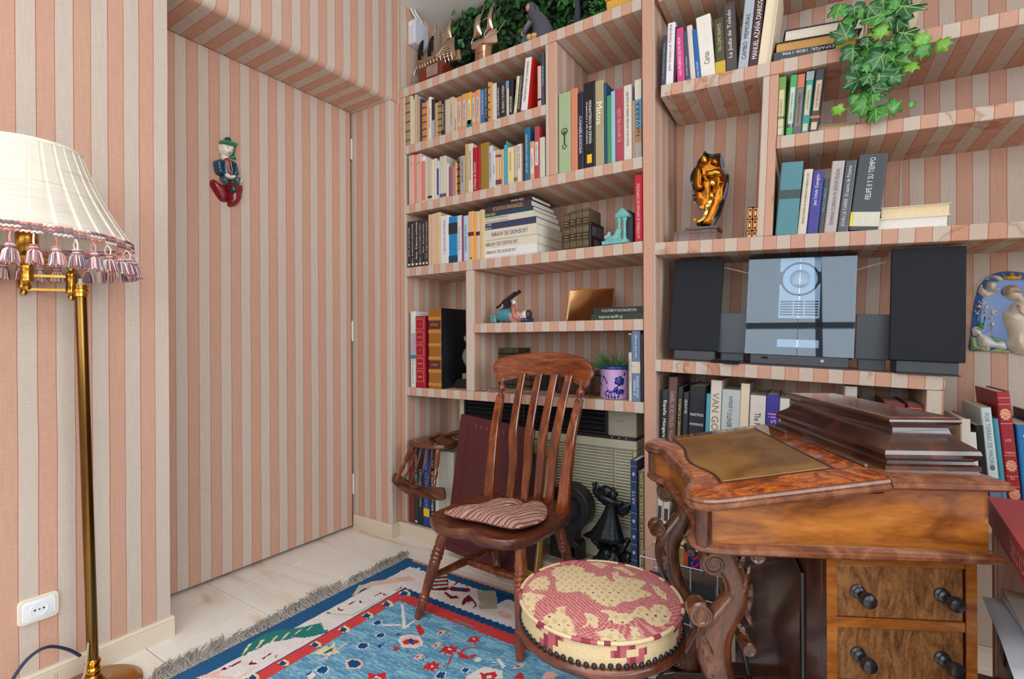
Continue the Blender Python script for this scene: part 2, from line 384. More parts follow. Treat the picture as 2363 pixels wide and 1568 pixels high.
# the glazed sides of the room behind the camera
alu = mat((150, 148, 146), 0.35, 0.2)
b = MB().box(-1.91, -2.1, 0, 2.4, -2.0, 0.9).box(-1.91, -2.1, 0.9, -1.6, -2.0, CH).box(2.1, -2.1, 0.9, 2.4, -2.0, CH)
struct('wall_rear', b, white)
b = MB().box(2.3, -2.0, 0, 2.4, 2.4, 0.95).box(2.3, -2.0, .95, 2.4, -1.75, CH).box(2.3, 1.1, .95, 2.4, 2.4, CH)
struct('wall_right', b, white)
def window(name, P, U, V, w, h, nu, nv):
    P = Vector(P); U = Vector(U); V = Vector(V); Nn = U.cross(V)
    M = Matrix((U.to_4d(), V.to_4d(), Nn.to_4d(), (0, 0, 0, 1))).transposed(); M.translation = P
    for i in range(3): M[3][i] = 0
    b = MB()
    for i in range(nu + 1): x = w * i / nu; b.box(x - .03, -.0, -.03, x + .03, h, .03)
    for i in range(nv + 1): y = h * i / nv; b.box(0, y - .03, -.03, w, y + .03, .03)
    r = struct(name, b, alu, M=M)
    gm = bpy.data.materials.get('pane_glass')
    if gm is None:
        gm, nt, bs = new_mat('pane_glass'); out = nt.nodes['Material Output']
        tr = nt.nodes.new('ShaderNodeBsdfTransparent'); tr.inputs[0].default_value = (0.95, 0.97, 0.97, 1); gl = nt.nodes.new('ShaderNodeBsdfGlossy'); gl.inputs['Roughness'].default_value = 0.02
        fz = nt.nodes.new('ShaderNodeFresnel'); mx = nt.nodes.new('ShaderNodeMixShader'); nt.links.new(fz.outputs[0], mx.inputs[0]); nt.links.new(tr.outputs[0], mx.inputs[1]); nt.links.new(gl.outputs[0], mx.inputs[2]); nt.links.new(mx.outputs[0], out.inputs[0])
    for i in range(nu):
        for j in range(nv):
            MB().add([(w * i / nu + .03, h * j / nv + .03, 0), (w * (i + 1) / nu - .03, h * j / nv + .03, 0), (w * (i + 1) / nu - .03, h * (j + 1) / nv - .03, 0), (w * i / nu + .03, h * (j + 1) / nv - .03, 0)], [(0, 1, 2, 3)]).build('pane', gm, r)
    return r
window('window_1', (2.1, -2.03, 0.9), (-1, 0, 0), (0, 0, 1), 3.7, 1.85, 4, 2)
window('window_2', (2.33, -1.75, 0.95), (0, 1, 0), (0, 0, 1), 2.85, 1.8, 3, 2)
window('window_3', (-1.36, -1.86, 2.78), (1, 0, 0), (0, 1, 0), 3.22, 2.5, 3, 2)
# ------------------------------------------------------------------ built-in bookcase, left bay
bc = thing('bookcase', 'striped cloth covered bookcase between the door pilaster and the middle post', 'bookcase', (0, 0, 0))
YB = 2.185; YF = 1.86
def board(par, x0, x1, zt, th, y0=YF, y1=YB, m=F_L, name='shelf'):
    return MB().box(x0, y0, zt - th, x1, y1, zt).build(name, m, par, bevel=0.003, seg=2)
board(bc, -1.903, -0.627, 2.288, .045); board(bc, -1.864, -1.043, 1.992, .044); board(bc, -1.864, -0.627, 1.688, .044)
board(bc, -1.864, -0.627, 1.369, .045); board(bc, -1.431, -0.627, 1.075, .043); board(bc, -1.864, -0.627, 0.760, .042); board(bc, -1.864, -0.627, 0.072, .03, y0=1.8545)
MB().box(-1.903, YF + .001, 0, -1.8645, YB, 2.243).build('side_panel', F_L, bc, bevel=.003)
MB().box(-1.477, YF + .0015, .7605, -1.431, YB, 1.3235).build('divider', F_L, bc, bevel=.003)
MB().box(-1.043, YF + .0015, 1.6885, -0.992, YB, 2.2425).build('divider', F_L, bc, bevel=.003)
MB().box(-1.903, YB, 0, -0.625, YB + .012, 2.288).build('back_panel', F_Lb, bc)
MB().box(-0.625, YF - .004, 0, -0.581, 2.199, CH - .002).build('post', F_L, bc, bevel=.003)
# right unit: settled out of level, so it stands in a slightly rolled frame
br = thing('bookcase', 'stained striped bookcase to the right of the middle post, sagging to the right', 'bookcase', M=RF)
def rboard(x0, x1, zt, th, name='shelf', y0=0, y1=.3): return MB().box(x0, y0, zt - th, x1, y1, zt).build(name, F_R, br, bevel=.003)
rboard(-.078, 1.35, 2.288, .043); rboard(-.056, 1.35, 1.935, .044); rboard(.332, 1.35, 1.684, .041); rboard(-.057, 1.35, 1.356, .046)
b = MB(); pr = [(-.038, .878), (.775, .878), (.785, .880), (.793, .888), (.794, .9), (.792, .913), (.782, .921), (-.038, .922)]
b.prism(pr, 0, .3, 'y'); b.build('shelf', F_R, br, bevel=.002)
MB().box(.284, .002, 1.3565, .331, .3, 1.8905).build('divider', F_R, br, bevel=.003)
MB().box(.752, .002, 0.03, .792, .3, .8775).build('end_panel', F_R, br, bevel=.003)
rboard(-.02, .7515, .60, .04); rboard(-.01, .7515, .09, .05)
MB().box(-.085, .3, 0.04, 1.5, .315, 2.45).build('back_panel', F_Rb, br)
# ------------------------------------------------------------------ books
ORNAMENT = None
PAGE = mat((226, 212, 184), 0.9, vary=0.14, scale=180)
ORD = lambda n: '%d%s' % (n, 'th' if 10 <= n % 100 <= 20 else {1: 'st', 2: 'nd', 3: 'rd'}.get(n % 10, 'th'))
PAINT = col_mat('printed_panel', .5, .3, 60, bump=.0, vary=.25)
def book(M, w, h, d, col, label, group=None, tx=None, op='', name='book', flat=False):
    """spine at y=0 facing -y, foot at z=0, left edge at x=0"""
    r = thing(name, label, 'book', M=M, group=group)
    opl = op.split(); cov = None
    for q in opl:
        if q.startswith('cov:'): cov = tuple(int(x) for x in q[4:].split(','))
    rough = 0.22 if 'gloss' in opl else 0.45
    mc = mat(col, rough, vary=0.10, scale=25); ms = [mc] if cov is None else [mc, mat(cov, .3)]
    t = min(.0025, w * .18); rr = min(.004, w * .3)
    if 'pagesout' in opl:
        MB().box(0, 0, 0, t, d, h).box(w - t, 0, 0, w, d, h).box(t, d - t, 0, w - t, d, h).build('cover', mc, r)
        MB().box(t, .006, .004, w - t, d - t, h - .004).build('pages', PAGE, r); return r
    b = MB()
    out = [(0, d), (0, rr), (rr * .35, rr * .3), (rr, 0), (w - rr, 0), (w - rr * .35, rr * .3), (w, rr), (w, d)]
    inn = [(w - t, d), (w - t, t), (t, t), (t, d)]
    if 'cov' in op and cov:
        b.prism(out[:6] + [(w - t, rr), (w - t, t), (t, t), (t, d)], 0, h); b.m = 1; b.box(w - t, rr, 0, w, d, h)
    elif w > .009: b.prism(out + inn, 0, h)
    else: b.prism(out, 0, h)
    b.build('cover', ms, r)
    if w > .009: MB().box(t, t, .003, w - t, d - .003, h - .004).build('pages', PAGE, r)
    e = -.0006
    def patch(z0, z1, c, x0=0.06, x1=.94, nm='label_patch', rg=.5):
        MB().box(w * x0, e, z0, w * x1, .001, z1).build(nm, mat(c, rg, vary=.05), r)
    if 'band' in opl:
        dk = tuple(int(x * .55) for x in col); q = tuple(min(255, int(x * 1.25)) for x in col)
        b = MB(); g = MB()
        for i in range(5):
            z = h * (.1 + .19 * i); b.loft([[(w * .02, .002, z + dz), (w * .02, yy, z + dz), (w * .98, yy, z + dz), (w * .98, .002, z + dz)] for dz, yy in ((-.004, 0), (-.001, -.002), (.001, -.002), (.004, 0))])
        b.build('spine_ribs', mat(dk, .4), r)
    if 'leather' in opl:
        for z in (.32, .68): patch(h * (z - .07), h * (z + .07), (30, 26, 24), .08, .92, 'title_label', .35)
        b = MB()
        for i in range(6):
            z = h * (.06 + .176 * i); b.box(w * .03, -.0016, z - .003, w * .97, .002, z + .003)
        b.build('spine_ribs', mat((70, 58, 38), .35), r)
        b = MB()
        for z in (.36, .29, .72, .66): b.box(w * .2, e * 2, h * z - .0012, w * .8, .001, h * z + .0012)
        b.build('gilt_lines', mat((210, 170, 90), .3, .6), r)
    if 'gilt' in opl:
        b = MB()
        for z0, z1 in ((.06, .3), (.36, .62), (.68, .95)):
            for x in (.15, .85): b.box(w * x - .0008, e, h * z0, w * x + .0008, .001, h * z1)
            for z in (z0, z1): b.box(w * .15, e, h * z - .0008, w * .85, .001, h * z + .0008)
            b.box(w * .35, e, h * (z0 + .08), w * .65, .001, h * (z1 - .08))
        b.build('gilt_lines', mat((225, 165, 80), .3, .5), r)
    if 'yl' in opl: patch(.02, .055, (235, 185, 30), .3, .72)
    if 'yfoot' in opl: patch(.0, .045, (205, 170, 40), .0, 1.0)
    if 'ylogo' in opl: patch(.05, .09, (240, 200, 40), .1, .9)
    if 'logo' in opl: patch(.008, .018, (225, 220, 215), .25, .75)
    if 'logo2' in opl: patch(.008, .013, (60, 40, 30), .3, .7)
    if 'nav' in opl:
        patch(h * .75, h, (214, 206, 190), 0, 1); patch(h * .0, h * .2, (160, 160, 150), 0, 1); patch(h * .2, h * .4, (165, 125, 85), 0, 1)
    if 'enig' in opl: patch(h * .4, h * .56, (206, 196, 178), 0, 1)
    if 'ph' in opl: patch(h * .72, h * .98, (52, 48, 46), .05, .95)
    if 'crest' in opl:
        MB().ball((w * .5, e, h * .45), (w * .22, .001, w * .3), 10, 6).build('crest', mat((90, 96, 100), .5), r); patch(h * .0, h * .3, (96, 112, 150), 0, 1)
    if 'gilt2' in opl:
        b = MB()
        for zc_ in (.08, .2, .42, .82):
            for a in range(10): b.ball((w * (.5 + .28 * cos(a * .63)), e, h * (zc_ + .035 * sin(a * .63))), (.004, .0006, .004), 6, 4)
            b.ball((w * .5, e, h * zc_), (.006, .0006, .008), 8, 4)
        for z in (.02, .14, .26, .34, .5, .75, .9, .95): b.box(w * .08, e, h * z - .0009, w * .92, .001, h * z + .0009)
        b.build('gilt_ornament', mat((216, 150, 120), .35, .4), r)
    if 'port' in opl:
        b = MB()
        for x0, z0, x1, z1, c in ((.05, .55, .95, .98, (150, 160, 130)), (.05, .3, .95, .55, (190, 70, 40)), (.3, .3, .7, .62, (206, 190, 120)), (.25, .6, .75, .86, (206, 196, 150)), (.2, .84, .85, .95, (90, 110, 90)), (.05, .02, .95, .3, (60, 66, 72))): b.box(w * x0, e * (1 + (z1 < .9)), h * z0, w * x1, .001, h * z1, col=lin(c))
        b.build('painted_panel', PAINT, r)
    if 'felipe' in opl: patch(h * .05, h * .24, (206, 206, 186), .12, 1); patch(h * .05, h * .24, (220, 200, 60), .0, .12)
    if 'alex' in opl:
        b = MB(); text(b, 'ALEX', (w + .0005, d * .38, h * .74), (0, 1, 0), (0, 0, 1), d * .5, h * .16); b.build('cover_title', mat((70, 55, 40), .6), r)
        b = MB().box(w, d * .05, h * .05, w + .0006, d * .95, h * .95); b.build('printed_cover', mat((226, 205, 140), .5, scale=8, vary=.15), r)
    if 'bw' in opl:
        b = MB()
        for y0, z0, y1, z1 in ((.12, .5, .44, .85), (.5, .5, .92, .88), (.25, .08, .6, .36)): b.box(w, d * y0, h * z0, w + .0006, d * y1, h * z1)
        b.build('cover_photo', mat((92, 92, 96), .5, vary=.6, scale=90), r)
    if tx:
        k = tx[0]
        if k == 'p':
            for z0, z1, c in tx[1]:
                full = 'tag' not in op
                x0, x1 = (0, 1) if (full or z1 - z0 < .1 or z0 == 0 or z1 == 1) else (.2, .8)
                patch(h * z0, h * z1, c, x0, x1)
                if not full and z1 - z0 > .4:
                    b = MB(); text(b, ('LA PIEL DEL TAMBOR', 'OBRAS COMPLETAS', 'LA REGENTA', 'TEATRO Y POESIA')[int(w * 1e5) % 4], (w * .5, e * 2, h * (z0 + z1) / 2), (0, 0, 1), (-1, 0, 0), h * (z1 - z0) * .8, w * .26); b.build('spine_title', mat((110, 70, 60), .6, vary=0), r)
        elif k == 'e':
            b = MB()
            for a in range(9): b.tube([(w * .5, e, h * .5), (w * .5 + .011 * cos(a * .7), e, h * .5 + .011 * sin(a * .7))], .0012, 5)
            for a in range(14): b.ball((w * .5 + .013 * cos(a * .45), e, h * .52 + .012 * sin(a * .45)), (.003, .0006, .003), 6, 4)
            b.box(w * .44, e, h * .36, w * .56, .001, h * .5)
            for a in range(5): b.ball((w * .5 + .009 * cos(a * 1.25), e, h * .33 + .008 * sin(a * 1.25)), (.004, .0006, .004), 6, 4)
            b.build('flower_emblem', mat((52, 66, 50), .7), r)
            MB().box(.004, .001, h - .002, w - .004, d, h - .0005).build('slot', mat((40, 40, 34), .9), r)
        else:
            b = MB(); c = tx[2]
            if k == 'h':
                for i, wd in enumerate(tx[1].split()): text(b, wd, (w * .5, e * 1.6, h * tx[4] - i * .035), (1, 0, 0), (0, 0, 1), w * max(.25, min(.8, len(wd) * .14)), w * .3)
            else:
                L = h * tx[3]; zc = h * (.5 + tx[4]); a, bb = ((0, 0, 1), (-1, 0, 0)) if k == 'v' else ((0, 0, -1), (1, 0, 0))
                Hh = w * (.62 if 'big' in opl or 'nav' in opl else .42)
                xc = w * .5
                if len(tx) > 5 and tx[5]:
                    xc = w * .62; text(b, tx[5], (w * .3, e * 1.6, zc), a, bb, L, w * .2); Hh = w * .3
                if 'enig' in opl:
                    text(b, 'EL ENIGMA', (w * .34, e * 1.6, h * .2), a, bb, h * .22, w * .24); text(b, 'DE LA ESFINGE', (w * .68, e * 1.6, h * .21), a, bb, h * .3, w * .24); text(b, 'Juan Luis Arsuaga', (w * .5, e * 1.6, h * .78), a, bb, h * .36, w * .26)
                elif 'felipe' in opl:
                    text(b, tx[1], (xc, e * 1.6, zc), a, bb, L, w * .22)
                    for i, q in enumerate(('Manuel', 'Fernandez', 'Alvarez')): text(b, q, (w * (.42 + .16 * i), e * 1.6, h * .145), a, bb, h * .12, w * .09)
                else: text(b, tx[1], (xc, e * 1.6, zc), a, bb, L, Hh)
                if 'hd' in opl: pass
            if b.v: b.build('spine_title', mat(c, .5, vary=0), r)
    return r
def ROW(name, grp, fr, y, z, dep, L):
    base = RF if fr == 'R' else Matrix.Translation((0, YF, 0))
    for i, (x, w, h, lean, col, look, tx, op) in enumerate(L):
        w = w - .0004
        if lean < 0: M = base @ Matrix.Translation((x + w, y, z + .0004)) @ Matrix.Rotation(R(lean), 4, 'Y') @ Matrix.Translation((-w, 0, 0))
        else: M = base @ Matrix.Translation((x, y, z + .0004)) @ Matrix.Rotation(R(lean), 4, 'Y')
        if lean > 0: M = M @ Matrix.Translation((0, 0, 0)); M.translation += Vector((0, 0, w * sin(R(lean))))
        if lean < 0: M.translation += Vector((0, 0, w * sin(R(-lean))))
        lab = '%s, %s from left on %s' % (look, ORD(i + 1), name)
        rng = random.Random(i * 13 + int(z * 100)); d = dep * rng.uniform(.9, 1.05)
        if h > .26: d = max(d, .2)
        elif h > .21: d = max(d, min(.16, dep * 1.2))
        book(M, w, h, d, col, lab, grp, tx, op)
ROW('upper left shelf','books on the upper left shelf','L',0.003,1.9920,0.140,[
(-1.8600,0.0283,0.248,0,(165, 135, 95),'tan leather book with dark bands',None,'band'),
(-1.8317,0.0172,0.245,0,(205, 195, 175),'thin white paperback',None,''),
(-1.8145,0.0138,0.223,0,(215, 190, 150),'thin cream paperback',None,''),
(-1.8008,0.0175,0.243,0,(178, 168, 160),'grey and white paperback',None,''),
(-1.7832,0.0192,0.220,0,(190, 150, 105),'tan paperback',None,''),
(-1.7640,0.0146,0.214,0,(45, 55, 95),'thin navy paperback',None,''),
(-1.7493,0.0304,0.188,0,(190, 125, 65),'orange leather book with ribs',None,'band'),
(-1.7190,0.0115,0.191,0,(205, 165, 110),'thin honey coloured paperback',None,''),
(-1.7075,0.0214,0.205,0,(226, 206, 206),'white paperback with pink edge',('v', 'Las mejores paginas', (60, 50, 90), 0.7, 0),''),
(-1.6861,0.0212,0.190,0,(45, 38, 42),'black paperback with grey foot',('p', [(0, 0.45, (170, 165, 165))]),''),
(-1.6649,0.0210,0.165,0,(172, 152, 126),'small grey brown paperback',None,''),
(-1.6439,0.0214,0.167,0,(165, 125, 75),'small gilt banded leather book',None,'band'),
(-1.6226,0.0228,0.169,0,(30, 26, 28),'black paperback with white lettering',('v', 'TEXTIMONIOS SERIOS', (235, 230, 225), 0.75, 0),''),
(-1.5999,0.0298,0.164,0,(192, 178, 158),'cream paperback with faded spine',None,''),
(-1.5701,0.0268,0.167,0,(190, 178, 160),'pale stone paperback with grey lettering',('v', 'poesias escogidas y prosas', (120, 105, 95), 0.6, 0),''),
(-1.5433,0.0186,0.156,0,(202, 186, 148),'straw coloured paperback',('v', 'Obra selecta', (50, 45, 40), 0.35, -0.3),''),
(-1.5248,0.0299,0.158,0,(205, 140, 80),'orange paperback with white label',('p', [(0.1, 0.85, (190, 182, 182))]),'tag'),
(-1.4950,0.0300,0.162,0,(205, 150, 115),'wide salmon paperback with white label',('p', [(0.1, 0.8, (190, 182, 182))]),'tag'),
(-1.4650,0.0281,0.161,0,(216, 165, 30),'yellow paperback with white label and teal foot',('p', [(0.08, 0.8, (210, 205, 180)), (0, 0.2, (30, 110, 110))]),'tag'),
(-1.4370,0.0227,0.154,0,(208, 145, 108),'narrow salmon paperback with white label',('p', [(0.1, 0.84, (190, 182, 182))]),'tag'),
(-1.4143,0.0284,0.159,0,(210, 145, 92),'apricot paperback with white label',('p', [(0.1, 0.8, (190, 182, 178))]),'tag'),
(-1.3859,0.0229,0.154,0,(25, 105, 175),'bright blue paperback',('v', 'ALFAGUARA OBRA POETICA', (190, 215, 235), 0.7, 0.1),''),
(-1.3631,0.0197,0.172,0,(48, 36, 38),'dark brown paperback with white capitals',('v', 'M. Quiroga   BULEVARES DE AIRE', (230, 222, 218), 0.78, 0),''),
(-1.3434,0.0102,0.177,0,(205, 150, 90),'worn tan book with ribs',None,'band'),
(-1.3333,0.0120,0.174,0,(200, 145, 85),'worn tan book with red spot',None,''),
(-1.3213,0.0262,0.163,0,(205, 195, 178),'off white paperback',None,''),
(-1.2951,0.0198,0.161,0,(26, 26, 34),'black paperback with outlined capitals',('v', 'LOS COMPLEMENTARIOS', (235, 232, 228), 0.8, -0.05),''),
(-1.2753,0.0317,0.159,0,(30, 32, 42),'wider black paperback with white title',('v', 'EL MODO Y SU POESIA', (225, 222, 218), 0.75, 0),''),
(-1.2436,0.0138,0.154,0,(205, 190, 170),'white paperback with blue and black head',('p', [(0.78, 1, (110, 150, 175))]),''),
(-1.2298,0.0228,0.160,0,(24, 24, 32),'thick black paperback titled in white',('v', 'ANTOLOGIA', (240, 238, 235), 0.45, -0.22),''),
(-1.2065,0.0167,0.159,6.5,(214, 198, 165),'thin cream paperback leaning right',('v', 'Las mil y una noches', (90, 75, 60), 0.7, 0),''),
(-1.1898,0.0211,0.169,6.5,(30, 28, 30),'black paperback leaning right',('v', 'ANTOLOGIA DEL GRUPO POETICO DE 1927', (215, 205, 175), 0.85, 0),''),
(-1.1688,0.0355,0.223,6.5,(222, 214, 214),'tall white book with red cover leaning right',('v', 'Rafael Santos Torroella  Los putrefactos', (60, 55, 60), 0.75, 0.05),'cov:205,45,35'),
(-1.0840,0.0191,0.171,0,(205, 170, 158),'pale pink paperback with black band',('p', [(0.14, 0.19, (30, 28, 30))]),''),
(-1.0651,0.0164,0.225,0,(58, 66, 84),'slate blue book against the divider',('v', 'Pintura de la luz', (200, 205, 215), 0.7, 0.05),''),
])
ROW('second left shelf','books on the second left shelf','L',0.003,1.6880,0.160,[
(-1.8424,0.0374,0.248,0,(205, 172, 157),'dusty pink box volume',('h', 'I', (90, 60, 50), 0.25, 0.82),''),
(-1.8051,0.0146,0.245,0,(228, 112, 102),'thin coral red volume',None,''),
(-1.7905,0.0357,0.244,0,(203, 170, 154),'wider dusty pink box volume',('h', 'II', (90, 60, 50), 0.25, 0.82),''),
(-1.7548,0.0233,0.225,0,(226, 212, 206),'white volume with coral stripe',('p', [(0.02, 0.9, (220, 120, 110))]),'thin'),
(-1.7314,0.0190,0.201,0,(192, 188, 172),'grey white paperback with dark stripe',None,''),
(-1.7124,0.0257,0.192,0,(190, 180, 155),'pale khaki paperback',('p', [(0.06, 0.12, (50, 45, 40))]),''),
(-1.6867,0.0142,0.197,0,(220, 205, 180),'thin cream paperback',None,''),
(-1.6726,0.0169,0.200,0,(208, 198, 184),'white paperback',None,''),
(-1.6557,0.0204,0.184,0,(196, 192, 186),'white paperback with blue label',('p', [(0.1, 0.8, (30, 82, 142))]),'tag'),
(-1.6355,0.0404,0.201,0,(196, 191, 176),'thick pale grey hardback',('p', [(0.02, 0.1, (95, 80, 85))]),'tag'),
(-1.5949,0.0163,0.160,0,(206, 196, 180),'small cream paperback',None,''),
(-1.5786,0.0189,0.142,0,(134, 84, 104),'small mauve paperback',None,''),
(-1.5597,0.0187,0.140,0,(165, 115, 125),'small pinkish mauve paperback',None,''),
(-1.5411,0.0159,0.156,0,(202, 162, 102),'small tan paperback',None,''),
(-1.5253,0.0158,0.179,0,(120, 60, 30),'brown leather book with gilt dots',None,'band'),
(-1.5096,0.0312,0.178,0,(160, 158, 156),'grey paperback with dark capitals',('v', 'VERLAINE  POESIA COMPLETA', (60, 58, 60), 0.6, 0.1),''),
(-1.4785,0.0180,0.228,0,(190, 150, 92),'tall tan book',None,''),
(-1.4605,0.0280,0.225,0,(206, 198, 178),'tall cream book with grey capitals',('vd', 'POESIA ROMANTICA PORTUGUESA', (80, 75, 65), 0.6, 0.05),''),
(-1.4325,0.0252,0.201,0,(165, 10, 30),'red book with bold white title',('v', '6 Poetas de Zamora', (250, 240, 240), 0.62, -0.15),''),
(-1.4074,0.0199,0.209,0,(160, 12, 28),'plain red book',None,''),
(-1.3875,0.0465,0.211,0,(146, 114, 45),'thick olive gold hardback',None,''),
(-1.3409,0.0217,0.190,0,(186, 196, 201),'silver grey book',('v', 'LA TERTULIA DEL POMBO', (60, 75, 100), 0.7, 0),''),
(-1.3192,0.0167,0.163,0,(206, 198, 192),'white book with black mark',('v', 'Poemas', (30, 30, 40), 0.4, 0),''),
(-1.3025,0.0189,0.165,0,(206, 172, 125),'tan volume with purple bands',('p', [(0.8, 0.86, (110, 50, 90)), (0.05, 0.18, (105, 50, 85))]),''),
(-1.2836,0.0118,0.161,0,(206, 165, 120),'narrow tan volume with purple bands',('p', [(0.8, 0.86, (110, 50, 90)), (0.05, 0.18, (105, 50, 85))]),''),
(-1.2718,0.0140,0.161,0,(202, 162, 122),'plain light tan paperback',None,''),
(-1.2579,0.0128,0.177,0,(30, 168, 188),'cyan paperback',None,''),
(-1.2452,0.0058,0.191,0,(84, 152, 162),'very thin tall teal booklet',None,''),
(-1.2393,0.0343,0.161,0,(216, 197, 148),'wide butter yellow paperback',('v', 'JORGE GUILLEN  CANTICO', (70, 55, 45), 0.5, 0.12),''),
(-1.2051,0.0169,0.163,0,(186, 167, 142),'grey brown paperback with stamp',('p', [(0.04, 0.14, (120, 105, 90))]),''),
(-1.1882,0.0213,0.165,0,(206, 201, 197),'white patterned paperback',('v', 'Antonio Machado  Poesia', (80, 80, 110), 0.6, 0.15),''),
(-1.1669,0.0067,0.165,0,(205, 165, 105),'very thin tan paperback',None,''),
(-1.1603,0.0100,0.166,0,(35, 32, 42),'thin black paperback',None,''),
(-1.1505,0.0274,0.229,0,(26, 102, 134),'tall petrol blue book with white title',('v', 'JUAN VALERA  CUENTOS Y NOVELAS COMPLETAS', (220, 235, 240), 0.72, 0),''),
(-1.1230,0.0227,0.162,0,(206, 158, 112),'tan paperback with white label',('p', [(0.15, 0.82, (214, 205, 198))]),'tag'),
(-1.1004,0.0246,0.221,0,(170, 62, 74),'crimson book with white label',('p', [(0.25, 0.7, (214, 205, 205))]),'tag'),
(-1.0757,0.0264,0.169,0,(196, 192, 172),'pale olive grey book against the divider',None,''),
])
ROW('shelf right of upper divider','tall books right of the upper divider','L',0.012,1.6880,0.200,[
(-0.9877,0.0562,0.333,0,(157, 177, 137),'green slipcase with flower emblem',('e',),''),
(-0.9316,0.0314,0.339,0,(206, 126, 96),'coral hardback with embossed title',('v', 'HISTORIA DE SEVILLA', (215, 150, 120), 0.7, 0),''),
(-0.9002,0.0270,0.315,0,(28, 32, 52),'glossy navy book',('vd', 'CONSELEXIOSIA', (230, 230, 235), 0.5, -0.05),'gloss'),
(-0.8733,0.0501,0.346,0,(20, 20, 30),'large black book with yellow label',('vd', 'MONASTERIOS EN ESPAÑA', (240, 238, 235), 0.5, 0.03, 'Arquitectura y vida monástica'),'gloss yl'),
(-0.8233,0.0379,0.339,0,(166, 156, 118),'olive jacketed book titled in white',('vd', 'Mitos', (245, 242, 230), 0.26, 0.12),'big'),
(-0.7854,0.0109,0.325,0,(22, 72, 112),'narrow dark blue book',None,''),
(-0.7743,0.0172,0.270,0,(62, 142, 84),'green hardback',None,''),
(-0.7572,0.0188,0.282,0,(142, 187, 207),'light blue book',None,''),
(-0.7385,0.0335,0.286,0,(166, 62, 80),'crimson cloth hardback',('v', 'EL CIRCULO DEL LICEO', (225, 170, 170), 0.45, 0),''),
(-0.7050,0.0329,0.289,0,(206, 202, 192),'white hardback with red lettering',('v', 'PALACIO DE LA CAPITANIA GENERAL DE CATALUÑA', (120, 50, 60), 0.72, 0.05),''),
(-0.6719,0.0137,0.223,0,(172, 138, 112),'narrow brown book',None,''),
(-0.6585,0.0254,0.298,0,(105, 155, 185),'book with blue middle and white head',('v', 'NAVARRA', (25, 35, 60), 0.6, 0.0, None),'nav'),
])
ROW('third left shelf','books on the third left shelf','L',0.003,1.3690,0.150,[
(-1.8521,0.0213,0.234,0,(42, 36, 35),'leftmost black paperback of six',('v', 'Marina   La selva del lenguaje', (235, 230, 225), 0.8, 0.05),'logo'),
(-1.8308,0.0270,0.232,0,(42, 36, 35),'second black paperback of six',('v', 'Marina   El misterio de la voluntad perdida', (235, 230, 225), 0.88, 0.0),'logo'),
(-1.8038,0.0267,0.232,0,(44, 38, 37),'third black paperback of six',('v', 'Marina   El laberinto sentimental', (235, 230, 225), 0.8, 0.06),'logo'),
(-1.7771,0.0235,0.231,0,(42, 36, 33),'fourth black paperback of six',('v', 'Marina   Teoria de la inteligencia creadora', (235, 230, 225), 0.86, 0),'logo'),
(-1.7536,0.0218,0.229,0,(42, 36, 33),'fifth black paperback of six',('v', 'Marina   Etica para naufragos', (235, 230, 225), 0.75, 0.1),'logo'),
(-1.7318,0.0202,0.228,0,(42, 36, 35),'sixth black paperback of six',('v', 'Marina   Elogio y refutacion del ingenio', (235, 230, 225), 0.84, 0.05),'logo'),
(-1.7117,0.0169,0.249,0,(203, 168, 134),'narrow buff paperback',None,''),
(-1.6948,0.0187,0.250,0,(206, 170, 136),'buff paperback with faint lettering',None,''),
(-1.6761,0.0113,0.251,0,(206, 176, 142),'very narrow buff paperback',None,''),
(-1.6649,0.0327,0.252,0,(208, 176, 138),'wider buff paperback',None,''),
(-1.6322,0.0529,0.231,0,(212, 212, 212),'thick white paperback with blue dot',('v', 'La gran aventura de la historia', (110, 110, 120), 0.7, 0.05),''),
(-1.5793,0.0522,0.220,0,(20, 125, 180),'blue photographic paperback with black strip',('p', [(0.62, 0.86, (35, 38, 42)), (0, 0.15, (20, 60, 80))]),''),
(-1.5272,0.0263,0.219,0,(206, 202, 200),'white paperback with fine lettering',('v', 'Guia de la ciencia', (120, 115, 120), 0.5, 0),''),
(-1.5009,0.0117,0.214,0,(125, 60, 100),'narrow purple paperback',None,''),
(-1.4892,0.0284,0.213,0,(172, 192, 212),'pale blue paperback',('v', 'COMPRENDER LA ETICA', (70, 85, 130), 0.6, 0),''),
(-1.4609,0.0323,0.228,0,(212, 170, 115),'yellow paperback with red emblem',('p', [(0.5, 0.58, (110, 35, 20))]),'logo2'),
(-1.4286,0.0133,0.225,0,(238, 150, 50),'thin orange paperback',None,''),
(-1.4152,0.0212,0.223,0,(206, 184, 162),'cream paperback with dark emblem',('p', [(0.5, 0.58, (60, 35, 25))]),'tag'),
(-1.3940,0.0235,0.227,0,(207, 177, 132),'straw paperback with yellow printed cover',None,'alex'),
])
ROW('third shelf beyond the stack','dark leather volumes','L',0.035,1.3690,0.130,[
(-0.9817,0.0308,0.160,0,(88, 76, 52),'first of four dark leather volumes',None,'leather'),
(-0.9509,0.0293,0.166,0,(92, 80, 56),'second of four dark leather volumes',None,'leather'),
(-0.9217,0.0281,0.169,0,(92, 78, 54),'third of four dark leather volumes',None,'leather'),
(-0.8936,0.0294,0.169,0,(98, 84, 60),'last of four dark leather volumes',None,'leather'),
(-0.8640,0.0105,0.111,0,(22, 20, 24),'small black picture book with printed cover',None,'bw'),
(-0.6715,0.0325,0.264,0,(205, 14, 44),'tall red book by the post',('v', 'LA CATEDRAL DE SANTIAGO DE COMPOSTELA', (250, 235, 238), 0.8, -0.03),''),
])
